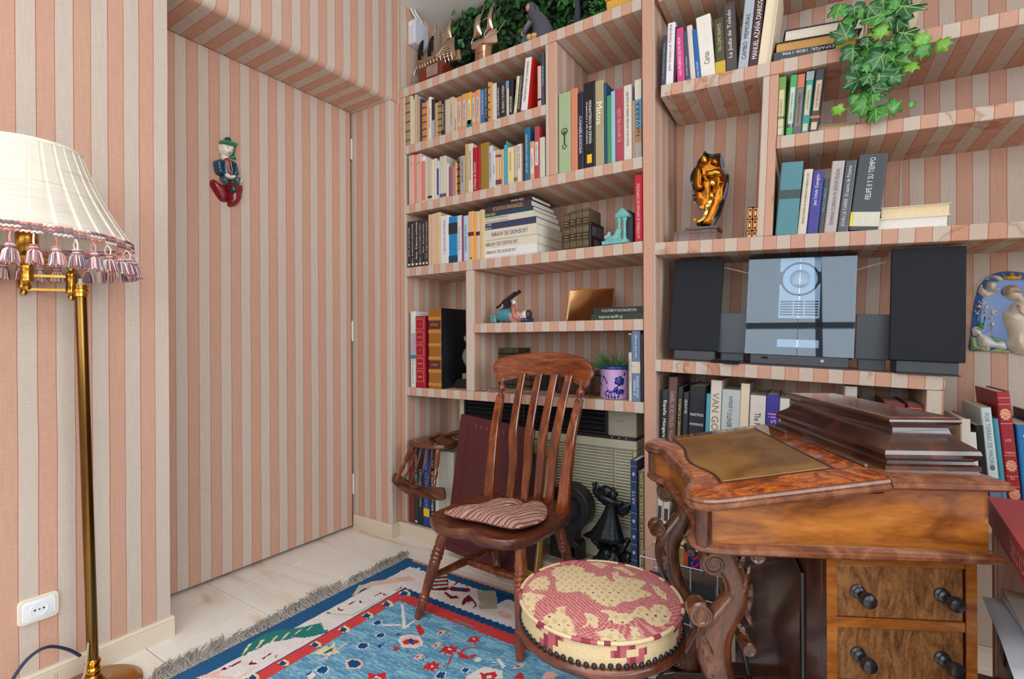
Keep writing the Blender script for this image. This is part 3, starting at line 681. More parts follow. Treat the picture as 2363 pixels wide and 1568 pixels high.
ROW('shelf behind the chair back','books behind the rocking chair','L',0.200,0.7600,0.110,[
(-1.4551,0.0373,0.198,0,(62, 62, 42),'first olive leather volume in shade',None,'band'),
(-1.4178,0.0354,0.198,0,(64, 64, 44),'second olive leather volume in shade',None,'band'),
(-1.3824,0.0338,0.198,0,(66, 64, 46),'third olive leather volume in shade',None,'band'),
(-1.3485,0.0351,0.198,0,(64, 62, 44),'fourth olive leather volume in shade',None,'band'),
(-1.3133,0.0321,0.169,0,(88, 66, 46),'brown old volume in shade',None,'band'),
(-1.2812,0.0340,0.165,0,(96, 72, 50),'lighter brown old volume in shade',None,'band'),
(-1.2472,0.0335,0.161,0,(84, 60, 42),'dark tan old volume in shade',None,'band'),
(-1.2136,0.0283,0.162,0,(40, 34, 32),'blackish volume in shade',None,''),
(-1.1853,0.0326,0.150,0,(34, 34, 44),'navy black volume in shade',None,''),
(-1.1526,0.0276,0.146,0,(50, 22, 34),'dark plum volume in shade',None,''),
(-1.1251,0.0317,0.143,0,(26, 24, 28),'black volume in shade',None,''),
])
ROW('shelf beside the flower pot','books beside the flower pot','L',0.012,0.7600,0.160,[
(-0.6909,0.0138,0.261,0,(196, 190, 184),'thin white book beside the pot',('v', 'CASA DE RUMORE', (120, 110, 110), 0.35, -0.05),'ph'),
(-0.6771,0.0341,0.271,0,(96, 122, 155),'blue book with a beige band',('v', 'EL ENIGMA DE LA ESFINGE', (235, 238, 242), 0.42, -0.25, None),'enig'),
(-0.6430,0.0118,0.257,0,(35, 36, 44),'thin black book touching the post',None,''),
])
ROW('bottom left bay','large books in the bottom left bay','L',0.002,0.0720,0.220,[
(-1.8494,0.0342,0.416,0,(122, 40, 32),'brick red tall book',None,''),
(-1.8152,0.0292,0.411,0,(20, 56, 58),'dark green tall book',('v', 'ATLAS DEL MUNDO', (220, 225, 225), 0.6, 0.1),'logo'),
(-1.7860,0.0306,0.414,0,(32, 34, 36),'black tall book with italic capitals',('v', 'WORLD HISTORY', (225, 225, 222), 0.75, -0.05),''),
(-1.7553,0.0475,0.414,0,(20, 62, 142),'blue tall book with yellow square',('v', 'NUEVO ATLAS DEL MUNDO', (120, 170, 225), 0.65, 0.05),'ylogo'),
(-1.7078,0.0330,0.418,0,(32, 30, 32),'black tall book with white capitals',('v', 'LA BIBLIA EN FAMILIA  THE TIMES', (230, 230, 226), 0.85, 0.05),''),
(-1.6743,0.0225,0.307,0,(206, 210, 210),'short white book',None,''),
(-1.6521,0.0443,0.387,0,(186, 182, 166),'thick cream book',None,''),
(-1.6078,0.0515,0.388,0,(190, 186, 170),'thick cream box book by the air conditioner',None,''),
])
ROW('top right shelf','books on the top right shelf','R',0.015,1.9350,0.150,[
(-0.0612,0.0190,0.187,0,(52, 58, 74),'dark slate paperback',('v', 'Los cuadernos de don Rigoberto', (160, 165, 180), 0.7, 0),''),
(-0.0434,0.0284,0.228,0,(224, 224, 226),'white paperback with red title',('v', 'John Grisham LA TAPADERA', (150, 40, 60), 0.75, 0.1),''),
(-0.0148,0.0086,0.209,0,(60, 25, 35),'thin dark red paperback',None,''),
(-0.0018,0.0293,0.200,-4,(200, 62, 130),'pink paperback',('v', 'LAS MUJERES DE MI VIDA', (245, 225, 235), 0.7, -0.02),''),
(0.0273,0.0183,0.183,-5,(62, 70, 86),'slate paperback leaning left',('v', 'JAVIER MARIAS', (190, 195, 205), 0.4, -0.2),''),
(0.0454,0.0196,0.201,-6,(214, 200, 194),'pale pink white paperback leaning left',None,''),
(0.0648,0.0179,0.181,-7,(25, 92, 160),'blue paperback leaning left',('v', 'MOLI CRUZAT', (200, 225, 245), 0.3, -0.3),''),
(0.0823,0.0498,0.221,-7,(226, 222, 212),'thick white book leaning left',('v', 'Cartas', (90, 80, 70), 0.2, -0.2),''),
(0.1317,0.0329,0.198,-4,(72, 66, 44),'dark olive paperback with yellow foot',('v', 'TAL COMO ERAMOS', (200, 190, 140), 0.5, 0.15),'yfoot'),
(0.1643,0.0379,0.242,-4,(70, 62, 58),'thick brown black paperback',('v', 'La Judia de Toledo', (235, 232, 228), 0.75, 0.05),''),
(0.2018,0.0330,0.274,3.5,(166, 178, 186),'tall grey blue book',('v', 'CAMBO  MEMORIAS', (50, 60, 70), 0.55, -0.1),''),
(0.2345,0.0311,0.276,3.5,(62, 26, 34),'tall maroon book with white capitals',('v', 'MANUEL AZAÑA DIARIOS', (240, 236, 232), 0.7, -0.05),'big'),
(0.2652,0.0371,0.286,5,(226, 214, 190),'very thick book turned with its pages outward',None,'pagesout'),
])
ROW('middle right shelf','pocket paperbacks on the middle right shelf','R',0.015,1.6840,0.120,[
(0.3294,0.0237,0.200,0,(112, 150, 70),'green paperback with cream label',('p', [(0.16, 0.78, (210, 195, 160)), (0.3, 0.34, (30, 30, 30)), (0.04, 0.18, (205, 195, 180))]),'tag3'),
(0.3575,0.0215,0.198,2,(66, 165, 92),'bright green paperback with white label',('p', [(0.14, 0.8, (196, 205, 205)), (0.14, 0.2, (30, 35, 40))]),'tag'),
(0.3788,0.0224,0.196,2,(206, 118, 82),'orange headed paperback with grey label',('p', [(0, 0.78, (96, 96, 100)), (0.14, 0.76, (196, 190, 188))]),'tag2'),
(0.4011,0.0221,0.199,3,(52, 150, 146),'teal paperback with cream label',('p', [(0.3, 0.78, (205, 195, 160)), (0.04, 0.16, (205, 195, 160)), (0.86, 1, (150, 170, 175))]),'tag3'),
(0.4230,0.0267,0.201,4,(58, 58, 62),'black checked paperback with cream label',('p', [(0.34, 0.82, (206, 190, 160)), (0.04, 0.16, (206, 190, 160)), (0.22, 0.26, (215, 110, 70))]),'tag3'),
])
ROW('shelf above the stereo','small red books beside the divider','R',0.120,1.3560,0.100,[
(0.2412,0.0178,0.130,0,(126, 26, 30),'small red gilt book',None,'gilt'),
(0.2590,0.0176,0.129,0,(122, 24, 28),'small red gilt book touching the divider',None,'gilt'),
])
ROW('long right shelf','books on the long right shelf','R',0.015,1.3560,0.150,[
(0.3384,0.0646,0.240,2.5,(70, 128, 138),'thick teal marbled book',('p', [(0.5, 0.62, (50, 70, 70))]),'marb'),
(0.4028,0.0259,0.211,3.5,(206, 196, 178),'cream paperback',('vd', 'Los verdaderos pensadores de nuestro tiempo', (90, 80, 70), 0.78, 0.05),''),
(0.4286,0.0327,0.201,3.5,(50, 48, 140),'violet blue book with white title',('v', 'Jesus Torbado  El peregrino', (230, 230, 245), 0.5, 0.2),''),
(0.4612,0.0155,0.176,3.5,(56, 62, 66),'narrow charcoal paperback',('v', 'DRUST LIBROS', (60, 160, 190), 0.45, 0.1),''),
(0.4767,0.0352,0.226,4,(176, 168, 168),'mauve grey paperback',('v', 'TEHMINA DURRANI MI SEÑOR FEUDAL', (90, 80, 85), 0.8, 0),''),
(0.5118,0.0322,0.223,4,(42, 46, 54),'glossy charcoal book',('v', 'JOHN LE CARRE  El sastre de Panama', (210, 212, 215), 0.85, 0),'gloss'),
(0.5439,0.0766,0.233,4.5,(52, 60, 68),'very thick slate book with grey band',('v', 'FELIPE II Y SU TIEMPO', (225, 228, 228), 0.55, 0.18),'felipe'),
])
ROW('shelf under the stereo','art books under the stereo','R',0.030,0.6000,0.240,[
(-0.0177,0.0239,0.209,0,(20, 42, 52),'dark teal art book titled in white',('vd', 'España  Húngara', (245, 245, 245), 0.7, -0.02),'big hd'),
(0.0051,0.0329,0.258,0,(92, 62, 56),'brown art book in slipcase',('v', 'GOYA  TESTIGO DE SU TIEMPO', (190, 160, 150), 0.7, -0.05),''),
(0.0389,0.0201,0.225,0,(30, 28, 34),'black art book with yellow title',('v', 'BODEGONES Y FLOREROS', (205, 190, 70), 0.7, -0.05),''),
(0.0595,0.0214,0.206,0,(28, 30, 40),'narrow black art book',('v', 'DE LA ROSA', (225, 225, 228), 0.25, 0.25),''),
(0.0804,0.0583,0.233,0,(16, 24, 36),'thick glossy black art book',('h', 'MAESTROS MODERNOS', (215, 220, 225), 0.0, 0.55),'gloss'),
(0.1393,0.0146,0.208,0,(70, 150, 170),'thin turquoise art book',None,''),
(0.1529,0.0375,0.258,0,(206, 198, 184),'tall cream art book with large capitals',('vd', 'VAN GOGH', (125, 112, 92), 0.72, -0.03),'big'),
(0.1913,0.0603,0.229,0,(176, 184, 184),'thick grey box art book',('v', 'ANGEL BENITO y pintura', (50, 60, 64), 0.7, 0.05),''),
(0.2512,0.0301,0.254,0,(216, 200, 170),'tall cream art book with grey cover',('v', 'oot', (50, 40, 40), 0.3, -0.3),'cov:120,125,140 big'),
(0.2823,0.0494,0.217,0,(206, 200, 192),'thick white museum book',('vd', 'The Museum', (30, 30, 34), 0.45, 0.0),''),
(0.3317,0.0403,0.223,0,(52, 44, 140),'thick violet blue book',('v', 'Brasil', (205, 140, 205), 0.5, 0),'big'),
(0.3724,0.0293,0.214,0,(206, 204, 190),'white book behind the desk gallery',None,''),
(0.5530,0.0342,0.270,0,(196, 194, 186),'white book behind the desk top',('h', 'ALCALDE', (40, 40, 44), 0.9, 0.88),''),
(0.5883,0.0135,0.227,0,(26, 26, 30),'narrow black book behind the desk top',None,''),
(0.6558,0.0530,0.229,0,(130, 28, 30),'red gilt box book behind the desk gallery',None,'gilt'),
(0.7121,0.0420,0.229,0,(128, 26, 30),'red gilt box book touching the end panel',None,'gilt'),
])
ROW('right ledge','books leaning on the right ledge','R',0.020,0.5300,0.200,[
(0.8483,0.0234,0.270,-3,(206, 196, 180),'cream box volume with dark red edges',None,'cov:120,40,44'),
(0.8718,0.0203,0.234,-5,(206, 206, 204),'pale grey book half hidden by desk gallery',None,''),
(0.8921,0.0209,0.256,-6,(34, 34, 36),'black hardback',None,'gloss'),
(0.9131,0.0241,0.308,-7,(190, 205, 208),'pale blue grey book with small crest',('vd', 'POR TIERRAS DE MADRID', (110, 125, 135), 0.5, 0.2),'crest'),
(0.9373,0.0124,0.280,-7,(62, 140, 160),'thin turquoise book',None,''),
(0.9498,0.0296,0.357,-7,(150, 20, 34),'tall red slipcased volume with gilt ornament',('h', 'LOS TOROS Y SU MUNDO', (235, 200, 190), 0.5, 0.62),'gilt2'),
(0.9794,0.0423,0.268,-6,(20, 110, 170),'bright blue book',('v', 'LOS ALUMNOS', (200, 225, 240), 0.6, 0.1),''),
(1.0219,0.0329,0.301,-5,(60, 26, 30),'dark maroon book',None,''),
])
ROW('low bay behind desk','books in the low bay behind the desk','R',0.010,0.0900,0.200,[
(-0.0158,0.0222,0.335,0,(206, 200, 192),'white guide with brown label',('p', [(0.72, 0.86, (66, 48, 44))]),'tag0'),
(0.0067,0.0235,0.328,0,(204, 198, 190),'second white guide with brown label',('p', [(0.72, 0.86, (66, 48, 44))]),'tag0'),
(0.0319,0.0155,0.260,0,(60, 64, 70),'dark grey magazine file',None,''),
(0.0468,0.0562,0.296,0,(96, 104, 88),'art book with painted portrait panel',None,'port'),
(0.1030,0.0574,0.314,0,(26, 40, 120),'blue art book with large red letters',('vd', 'PICASSO', (205, 40, 46), 0.8, 0.0),'big'),
(0.1616,0.0201,0.273,0,(186, 196, 200),'pale grey binder',None,''),
(0.1818,0.0199,0.278,0,(196, 198, 196),'second pale grey binder',None,''),
])# the lying stack on the third left shelf: spines to the front, titles upside down as in the room
def lying(M, L, th, d, col, label, tx=None, tcol=(60, 50, 45), group=None, tl=.5, tc=.55, flip=True, rough=.4, pages=(232, 226, 210), hard=.002, extra=None):
    """L along x, spine at y=0, thickness th up; the pages show at both ends"""
    r = thing('book', label, 'book', M=M, group=group); t = min(hard, th * .2)
    MB().prism([(0, t), (0, 0), (d, 0), (d, t), (t, t), (t, th - t), (d, th - t), (d, th), (0, th), (0, th - t)], 0, L, 'x').build('cover', mat(col, rough, vary=.08, scale=20), r)
    MB().box(.003, t, t, L - .003, d - .003, th - t).build('pages', mat(pages, .9, vary=.1, scale=150), r)
    if tx:
        b = MB(); s = -1 if flip else 1
        for i, q in enumerate(tx.split('|')):
            n = tx.count('|') + 1
            text(b, q, (L * tc, -.0008, th * (.5 + (.26 * (n - 1) - .52 * i) * s * -1 * -1)), (s, 0, 0), (0, 0, s), L * tl, th * .62 / n)
        b.build('spine_title', mat(tcol, .5, vary=0), r)
    if extra: extra(r)
    return r
G = 'books stacked flat on the third left shelf'
z = 1.3695; T = lambda x, y, z, a=0: Matrix.Translation((x, y, z)) @ Matrix.Rotation(R(a), 4, 'Z')
st = [(-1.423, .33, .011, .24, (214, 212, 210), 'thin glossy white book at the bottom of the flat stack', None, (60, 50, 45), .5, .5),
      (-1.421, .325, .034, .235, (222, 220, 218), 'white exhibition catalogue second from the bottom of the stack', 'LAS EDADES DEL HOMBRE', (80, 50, 50), .5, .42),
      (-1.425, .33, .038, .24, (212, 204, 186), 'cream exhibition catalogue third from the bottom of the stack', 'LAS EDADES DEL HOMBRE', (80, 50, 50), .55, .42),
      (-1.415, .32, .047, .24, (208, 200, 184), 'thickest cream catalogue in the middle of the flat stack', 'LAS EDADES DEL HOMBRE', (80, 50, 50), .6, .55),
      (-1.41, .31, .03, .23, (52, 58, 88), 'navy art book above the cream catalogues', 'EN TORNO AL ARTE|ARTE Y CULTURA', (220, 218, 220), .22, .13),
      (-1.385, .275, .028, .23, (206, 198, 182), 'off white museum book with two lines of small print', 'Masterpieces of Lely Landscape|The Metropolitan Museum of Art', (70, 60, 60), .45, .28),
      (-1.382, .27, .018, .22, (22, 62, 78), 'teal guidebook with yellow title near the stack top', 'GUIA OFICIAL', (220, 215, 60), .24, .14),
      (-1.395, .272, .027, .21, (66, 44, 52), 'plum brown book titled in gold below the top of stack', 'TESTIMONIO POLITICO', (205, 165, 115), .6, .55),
      (-1.375, .255, .017, .17, (36, 26, 28), 'thin black book lying on top of the stack', 'Felix Santos', (215, 205, 200), .25, .7)]
for i, (x, L, th, d, col, lab, tx, tcl, tl, tc) in enumerate(st):
    lying(T(x, YF + .012 + .002 * (i % 3), z), L, th, d, col, lab, tx, tcl, G, tl, tc, pages=(230, 224, 208)); z += th + .0004
lying(T(-.845, YF + .014, 1.0755), .215, .023, .14, (26, 52, 40), 'dark green book lying under a black one', 'El aguila bicefala', (200, 210, 190), None, .45, .38)
lying(T(-.837, YF + .016, 1.0989), .205, .026, .15, (28, 28, 32), 'black book lying on a dark green one', 'ENCUENTROS EN LA BIBLIOTECA', (200, 200, 200), None, .7, .52)
# books lying on the right unit
g2 = 'books lying on the top right shelf'
Mr = RF @ Matrix.Translation((.312, .03, 1.936)) @ Matrix.Rotation(R(7), 4, 'Z')
def yb(r): MB().box(.178, -.0012, 0.001, .232, .001, .0385).build('yellow_band', mat((210, 180, 50), .4), r)
lying(Mr, .245, .04, .16, (32, 34, 44), 'black jacketed history book lying at the bottom', 'El Desafio de la Modernidad|ESPAÑA: 1808-1996.', (230, 228, 225), g2, .62, .4, rough=.2, extra=yb)
def foreedge(M, L, th, d, col, pages, label, group=None, name='book'):
    r = thing(name, label, 'book', M=M, group=group)
    MB().prism([(0, 0), (d, 0), (d, th), (0, th), (0, th - .002), (d - .002, th - .002), (d - .002, .002), (0, .002)], 0, L, 'x').build('cover', mat(col, .5), r)
    MB().loft([[(.004, .006 + .003 * sin(q * pi), .002 + (th - .004) * q), (L - .004, .006 + .003 * sin(q * pi), .002 + (th - .004) * q), (L - .004, d - .003, .002 + (th - .004) * q), (.004, d - .003, .002 + (th - .004) * q)] for q in (0, .25, .5, .75, 1)]).build('pages', mat(pages, .9, vary=.12, scale=140), r)
    return r
foreedge(Mr @ Matrix.Translation((.004, .004, .0405)), .24, .034, .15, (40, 34, 30), (206, 160, 98), 'book with browned page edges lying in the middle', g2)
foreedge(Mr @ Matrix.Translation((.03, .006, .075)), .22, .038, .15, (34, 36, 42), (224, 214, 196), 'black bound book with pale page edges lying on top', g2)
foreedge(RF @ Matrix.Translation((.435, .03, 1.6845)) @ Matrix.Rotation(R(9), 4, 'Z'), .125, .026, .09, (200, 170, 135), (206, 178, 140), 'tan paperback lying open edge out beside the pocket books')
foreedge(RF @ Matrix.Translation((.618, .03, 1.3565)), .172, .036, .12, (226, 212, 186), (232, 228, 222), 'white edged paperback lying under another on the long shelf')
foreedge(RF @ Matrix.Translation((.624, .032, 1.393)), .17, .034, .115, (224, 212, 186), (226, 206, 168), 'cream edged paperback lying on top of another')
# ------------------------------------------------------------------ slat back chair
WCH = wood('chair_wood', [(0.25, (62, 24, 12)), (0.45, (106, 48, 22)), (0.62, (140, 72, 34)), (0.8, (168, 96, 50))], (9, 9, 1.4), 3.0, 0.22, 0.6, 1.2)
WCH2 = wood('chair_seat_wood', [(0.25, (58, 26, 17)), (0.5, (92, 46, 28)), (0.75, (126, 68, 40))], (2, 8, 8), 3.0, 0.33, 0.3, 1.5)
chair = thing('slat_back_chair', 'reddish brown wooden slat back chair standing on the blue rug edge', 'chair', (-1.03, 1.5, 0.0))
CB = Matrix.Translation((1.03, -1.5, 0))
out = closedpath([(-1.245, 1.36, 0), (-1.252, 1.45, 0), (-1.243, 1.56, 0), (-1.232, 1.66, 0), (-1.15, 1.725, 0), (-1.03, 1.745, 0), (-.91, 1.725, 0), (-.838, 1.66, 0), (-.818, 1.58, 0), (-.822, 1.46, 0), (-.842, 1.36, 0), (-.893, 1.302, 0), (-.975, 1.29, 0), (-1.035, 1.305, 0), (-1.10, 1.29, 0), (-1.18, 1.302, 0)], 4)
c0 = Vector((-1.03, 1.5, 0)); b = MB(CB); rings = []
def seatz(x, y, k):
    fx = (x + 1.03) / .21; fy = (y - 1.5) / .21
    dish = .014 * (1 - min(1, k ** 3)) * (1 - .25 * fy); pom = .010 * math.exp(-(fx / .22) ** 2) * max(0, -fy) ** 1.2
    return .372 - dish + pom * (1 if k < .97 else .4)
for k, z in ((.90, .332), (.965, .336), (.99, .345), (1.0, .355), (.997, .364), (.985, None), (.955, None), (.88, None), (.75, None), (.55, None), (.3, None), (.08, None)):
    rings.append([(c0.x + (p.x - c0.x) * k, c0.y + (p.y - c0.y) * k, z if z else seatz(c0.x + (p.x - c0.x) * k, c0.y + (p.y - c0.y) * k, k)) for p in out])
b.loft(rings); b.build('seat', WCH2, chair, smooth=True, ang=60)
def turned(p0, p1, prof, n=14):
    """turned stick from p0 to p1; prof = (t, radius)"""
    p0 = Vector(p0); p1 = Vector(p1); d = p1 - p0; q = d.to_track_quat('Z', 'Y').to_matrix().to_4x4()
    return MB(CB).lathe([(r, t * d.length) for t, r in prof], n, Matrix.Translation(p0) @ q)
LEG = [(0, .0135), (.06, .0155), (.16, .0165), (.2, .0175), (.208, .0145), (.22, .0185), (.235, .0185), (.245, .015), (.3, .0165), (.45, .0195), (.56, .0205), (.6, .0205), (.615, .018), (.63, .0225), (.645, .0225), (.66, .018), (.675, .0225), (.69, .0225), (.705, .018), (.72, .0215), (.735, .0215), (.745, .0185), (.8, .021), (.9, .019), (1, .0165)]
for f, t in (((-1.276, 1.325, .006), (-1.19, 1.385, .345)), ((-.842, 1.322, .006), (-.87, 1.375, .345)), ((-1.222, 1.757, .0), (-1.185, 1.64, .345)), ((-.852, 1.765, .0), (-.88, 1.63, .345))):
    turned(f, t, LEG).build('leg', WCH, chair, smooth=True)
at = lambda a, c, t: tuple(Vector(a).lerp(Vector(c), t))
l0 = at((-1.276, 1.325, .006), (-1.19, 1.385, .345), .42); l1 = at((-1.222, 1.757, 0), (-1.185, 1.64, .345), .40); r0 = at((-.842, 1.322, .006), (-.87, 1.375, .345), .42); r1 = at((-.852, 1.765, 0), (-.88, 1.63, .345), .40)
ST = [(0, .0085), (.1, .011), (.35, .0145), (.5, .0155), (.65, .0145), (.9, .011), (1, .0085)]
turned(l0, l1, ST, 10).build('stretcher', WCH, chair, smooth=True); turned(r0, r1, ST, 10).build('stretcher', WCH, chair, smooth=True)
turned(at(l0, l1, .5), at(r0, r1, .5), ST, 10).build('stretcher', WCH, chair, smooth=True)
def strip(pts, w, t, ends=1.0):
    """flat bent slat: pts = centre line; w across x, t deep"""
    P = smoothpath(pts, 4); b = MB(CB); rings = []
    for i, p in enumerate(P):
        u = i / (len(P) - 1); ww = w(u) if callable(w) else w; c = .003
        rings.append([(p.x - ww + c, p.y - t, p.z), (p.x + ww - c, p.y - t, p.z), (p.x + ww, p.y - t + c, p.z), (p.x + ww, p.y + t, p.z), (p.x - ww, p.y + t, p.z), (p.x - ww, p.y - t + c, p.z)])
    return b.loft(rings)
for x0, y0, x1, y1 in ((-1.122, 1.688, -1.122, 1.792), (-1.06, 1.70, -1.046, 1.80), (-1.0, 1.70, -.974, 1.80), (-.938, 1.683, -.904, 1.79)):
    strip([(x0, y0, .355), (x0, y0 + .028, .50), ((x0 + x1) / 2 - .004, y0 + .038, .64), (x1, y1, .858)], lambda u: .0155 + .004 * sin(pi * min(1, u * 1.1)), .0055).build('slat', WCH, chair, smooth=True, ang=30)
for x0, x1, y0 in ((-1.198, -1.222, 1.655), (-.858, -.852, 1.64)):
    strip([(x0, y0, .355), (x0 + (x1 - x0) * .3, y0 + .03, .5), (x0 + (x1 - x0) * .65, y0 + .07, .64), (x1, 1.775, .765)], lambda u: .0235 - .009 * u, .012).build('back_post', WCH, chair, smooth=True, ang=30)
    q = Matrix.Translation((x1, 1.776, .763)) @ Matrix.Rotation(R(-14), 4, 'X')
    MB(CB).lathe([(.013, 0), (.0125, .004), (.008, .007), (.0085, .012), (.0145, .02), (.0175, .030), (.0165, .040), (.011, .048), (.008, .056), (.008, .075)], 16, q).build('finial', WCH, chair, smooth=True)
# crest rail: shaped board, curved in plan
co = closedpath([(-1.268, .872, 0), (-1.266, .895, 0), (-1.243, .919, 0), (-1.19, .933, 0), (-1.10, .943, 0), (-1.02, .946, 0), (-.93, .94, 0), (-.86, .925, 0), (-.82, .905, 0), (-.803, .88, 0), (-.802, .858, 0), (-.813, .84, 0), (-.822, .816, 0), (-.838, .812, 0), (-.90, .838, 0), (-.97, .85, 0), (-1.04, .853, 0), (-1.11, .846, 0), (-1.19, .828, 0), (-1.236, .818, 0), (-1.252, .83, 0), (-1.255, .85, 0)], 3)
b = MB(CB)
cy = lambda x, z: 1.783 + .035 * (1 - ((x + 1.035) / .235) ** 2) + (z - .82) * .22
cen = Vector((-1.035, .885, 0)); rings = []
for k, dy in ((.06, -.0115), (.5, -.0115), (.9, -.0115), (.98, -.0105), (1.0, -.008), (1.0, .006), (.97, .009), (.5, .009), (.06, .009)):
    rings.append([(cen.x + (p.x - cen.x) * k, cy(cen.x + (p.x - cen.x) * k, cen.y + (p.y - cen.y) * k) + dy, cen.y + (p.y - cen.y) * k) for p in co])
b.loft(rings[::-1]); b.build('crest_rail', wood('crest_wood', [(0.25, (78, 30, 14)), (0.45, (118, 54, 24)), (0.65, (142, 74, 34)), (0.85, (176, 104, 54))], (2, 9, 11), 2.6, 0.24, 0.5, 1.5), chair, smooth=True, ang=50)
# cushion lying on the seat
m, nt, bs = new_mat('striped_cushion'); N = nt.nodes.new; L = nt.links.new
tc = N('ShaderNodeTexCoord'); mp = N('ShaderNodeMapping'); mp.inputs['Rotation'].default_value = (0, 0, R(28)); L(tc.outputs['Object'], mp.inputs[0])
nz = N('ShaderNodeTexNoise'); nz.inputs['Scale'].default_value = 9; nz.inputs['Detail'].default_value = 2; L(tc.outputs['Object'], nz.inputs['Vector'])
sp = N('ShaderNodeSeparateXYZ'); L(mp.outputs[0], sp.inputs[0])
ma = N('ShaderNodeMath'); ma.operation = 'MULTIPLY_ADD'; ma.inputs[1].default_value = .035; L(nz.outputs['Fac'], ma.inputs[0]); L(sp.outputs['X'], ma.inputs[2])
ml = N('ShaderNodeMath'); ml.operation = 'MULTIPLY'; ml.inputs[1].default_value = 1 / .034; L(ma.outputs[0], ml.inputs[0])
fr = N('ShaderNodeMath'); fr.operation = 'FRACT'; L(ml.outputs[0], fr.inputs[0])
rr = N('ShaderNodeValToRGB'); rr.color_ramp.interpolation = 'CONSTANT'; e = rr.color_ramp.elements
stp = [(0, (222, 178, 160)), (.08, (158, 116, 104)), (.2, (84, 46, 46)), (.25, (150, 110, 100)), (.3, (78, 44, 44)), (.35, (166, 124, 112)), (.5, (214, 168, 150)), (.58, (112, 76, 72)), (.72, (160, 118, 108)), (.84, (218, 172, 154)), (.9, (132, 92, 84))]
while len(e) < len(stp): e.new(.5)
for i, (p, c) in enumerate(stp): e[i].position = p; e[i].color = lin(c)
L(fr.outputs[0], rr.inputs[0]); L(rr.outputs[0], bs.inputs['Base Color']); bs.inputs['Roughness'].default_value = .85; bs.inputs['Specular IOR Level'].default_value = .2
cu = thing('cushion', 'small flat cushion in mauve and brown stripes lying on the chair seat', 'cushion', (-1.03, 1.47, 0.375))
kp = [(-.19, -.085), (-.13, -.002), (-.075, .085), (-.03, .125), (.02, .125), (.055, .105), (.075, .13), (.115, .145), (.165, .105), (.205, .03), (.19, -.045), (.155, -.09), (.09, -.1), (.0, -.1), (-.09, -.105), (-.15, -.105)]
ol = closedpath([(x * .86, y * .98, 0) for x, y in kp], 4); b = MB(); rings = []
rng = random.Random(3)
wr = [rng.uniform(-1, 1) for _ in ol]
for k, z in ((.03, .002), (.8, -.002), (.95, .002), (.985, .006), (1.0, .0095), (.995, .013), (.965, .015), (.9, .021), (.78, .0285), (.6, .033), (.35, .035), (.03, .034)):
    rings.append([(p.x * k, p.y * k, z + .004 * (k if z > .012 else 0) * sin(i * .9 + wr[i]) * (.5 + .5 * k) - (.018 * math.exp(-((p.x * k - .045) / .03) ** 2 - ((p.y * k - .08) / .07) ** 2) if z > .012 else 0) + .008 * max(0, p.y * k / .1) * (1 if z > .0 else 0) - .004 * max(0, -p.x * k / .15)) for i, p in enumerate(ol)])
b.loft(rings); b.build('cover', m, cu, smooth=True, ang=180)
b = MB(); b.tube([(p.x * 1.0, p.y * 1.0, .0105 + .008 * max(0, p.y / .1) - .004 * max(0, -p.x / .15)) for p in ol] + [(ol[0].x, ol[0].y, .0105)], .0032, 6); b.build('piping', m, cu, smooth=True)
# ------------------------------------------------------------------ doll's chair upside down on the big books
toy = thing('doll_chair', 'small dark spindle back doll chair turned upside down over the tall books', 'toy chair', (-1.66, 1.80, 0.488))
CB = ID
b = MB(); so = closedpath([(-.10, -.03, 0), (-.03, -.045, 0), (.06, -.04, 0), (.11, -.005, 0), (.105, .07, 0), (.10, .15, 0), (.0, .165, 0), (-.10, .14, 0), (-.105, .06, 0)], 4)
b.loft([[(p.x * k, .06 + (p.y - .06) * k, z) for p in so] for k, z in ((.05, 0), (.94, 0), (1, .004), (1, .018), (.97, .023), (.5, .026), (.05, .026))]); b.build('seat', WCH2, toy, smooth=True, ang=40)
for x, y in ((-.075, -.012), (.062, -.018)):
    MB().ball((x, y, .0255), (.005, .005, .0015), 8, 5).build('peg', mat((206, 160, 110), .6), toy)
for x0, x1, k in ((-.088, -.168, 1), (.072, .085, 1)):
    turned((x0, -.012, 0), (x1 * .97, -.052, -.172), [(0, .013), (.42, .0125), (.45, .009), (.48, .0105), (.5, .007), (.62, .0115), (.72, .010), (.8, .006), (.86, .0095), (.93, .007), (1, .005)], 10).build('back_post', WCH, toy, smooth=True)
for x0, x1 in ((-.055, -.118), (-.025, -.068), (.01, -.018), (.042, .036)):
    strip([(x0, -.02, 0), ((x0 + x1) / 2 + .004, -.035, -.09), (x1, -.053, -.172)], .0052, .003).build('spindle', WCH, toy, smooth=True, ang=30)
cr = closedpath([(-.218, -.185, 0), (-.2, -.150, 0), (-.185, -.146, 0), (-.12, -.166, 0), (-.03, -.176, 0), (.06, -.174, 0), (.112, -.17, 0), (.122, -.18, 0), (.126, -.215, 0), (.108, -.228, 0), (.03, -.228, 0), (-.07, -.225, 0), (-.15, -.21, 0), (-.205, -.194, 0)], 3)
b = MB(); yc = lambda x: -.056 + .05 * ((x + .045) / .17) ** 2 * .6
b.loft([[(c.x * 1, yc(c.x) + dy, c.y) if k == 1 else (-.045 + (c.x + .045) * k, yc(c.x) + dy, -.19 + (c.y + .19) * k) for c in cr] for k, dy in ((.1, .008), (.96, .008), (1, .005), (1, -.005), (.96, -.008), (.1, -.008))]); b.build('crest_rail', WCH2, toy, smooth=True, ang=40)
for a, c in (((-.06, .07, .026), (.05, .03, .062)), ((.07, .10, .026), (.16, .16, .034)), ((-.02, .14, .026), (.12, .17, .07))):
    turned(a, c, [(0, .006), (.1, .010), (.4, .013), (.8, .0105), (1, .008)], 10).build('leg', WCH2, toy, smooth=True)
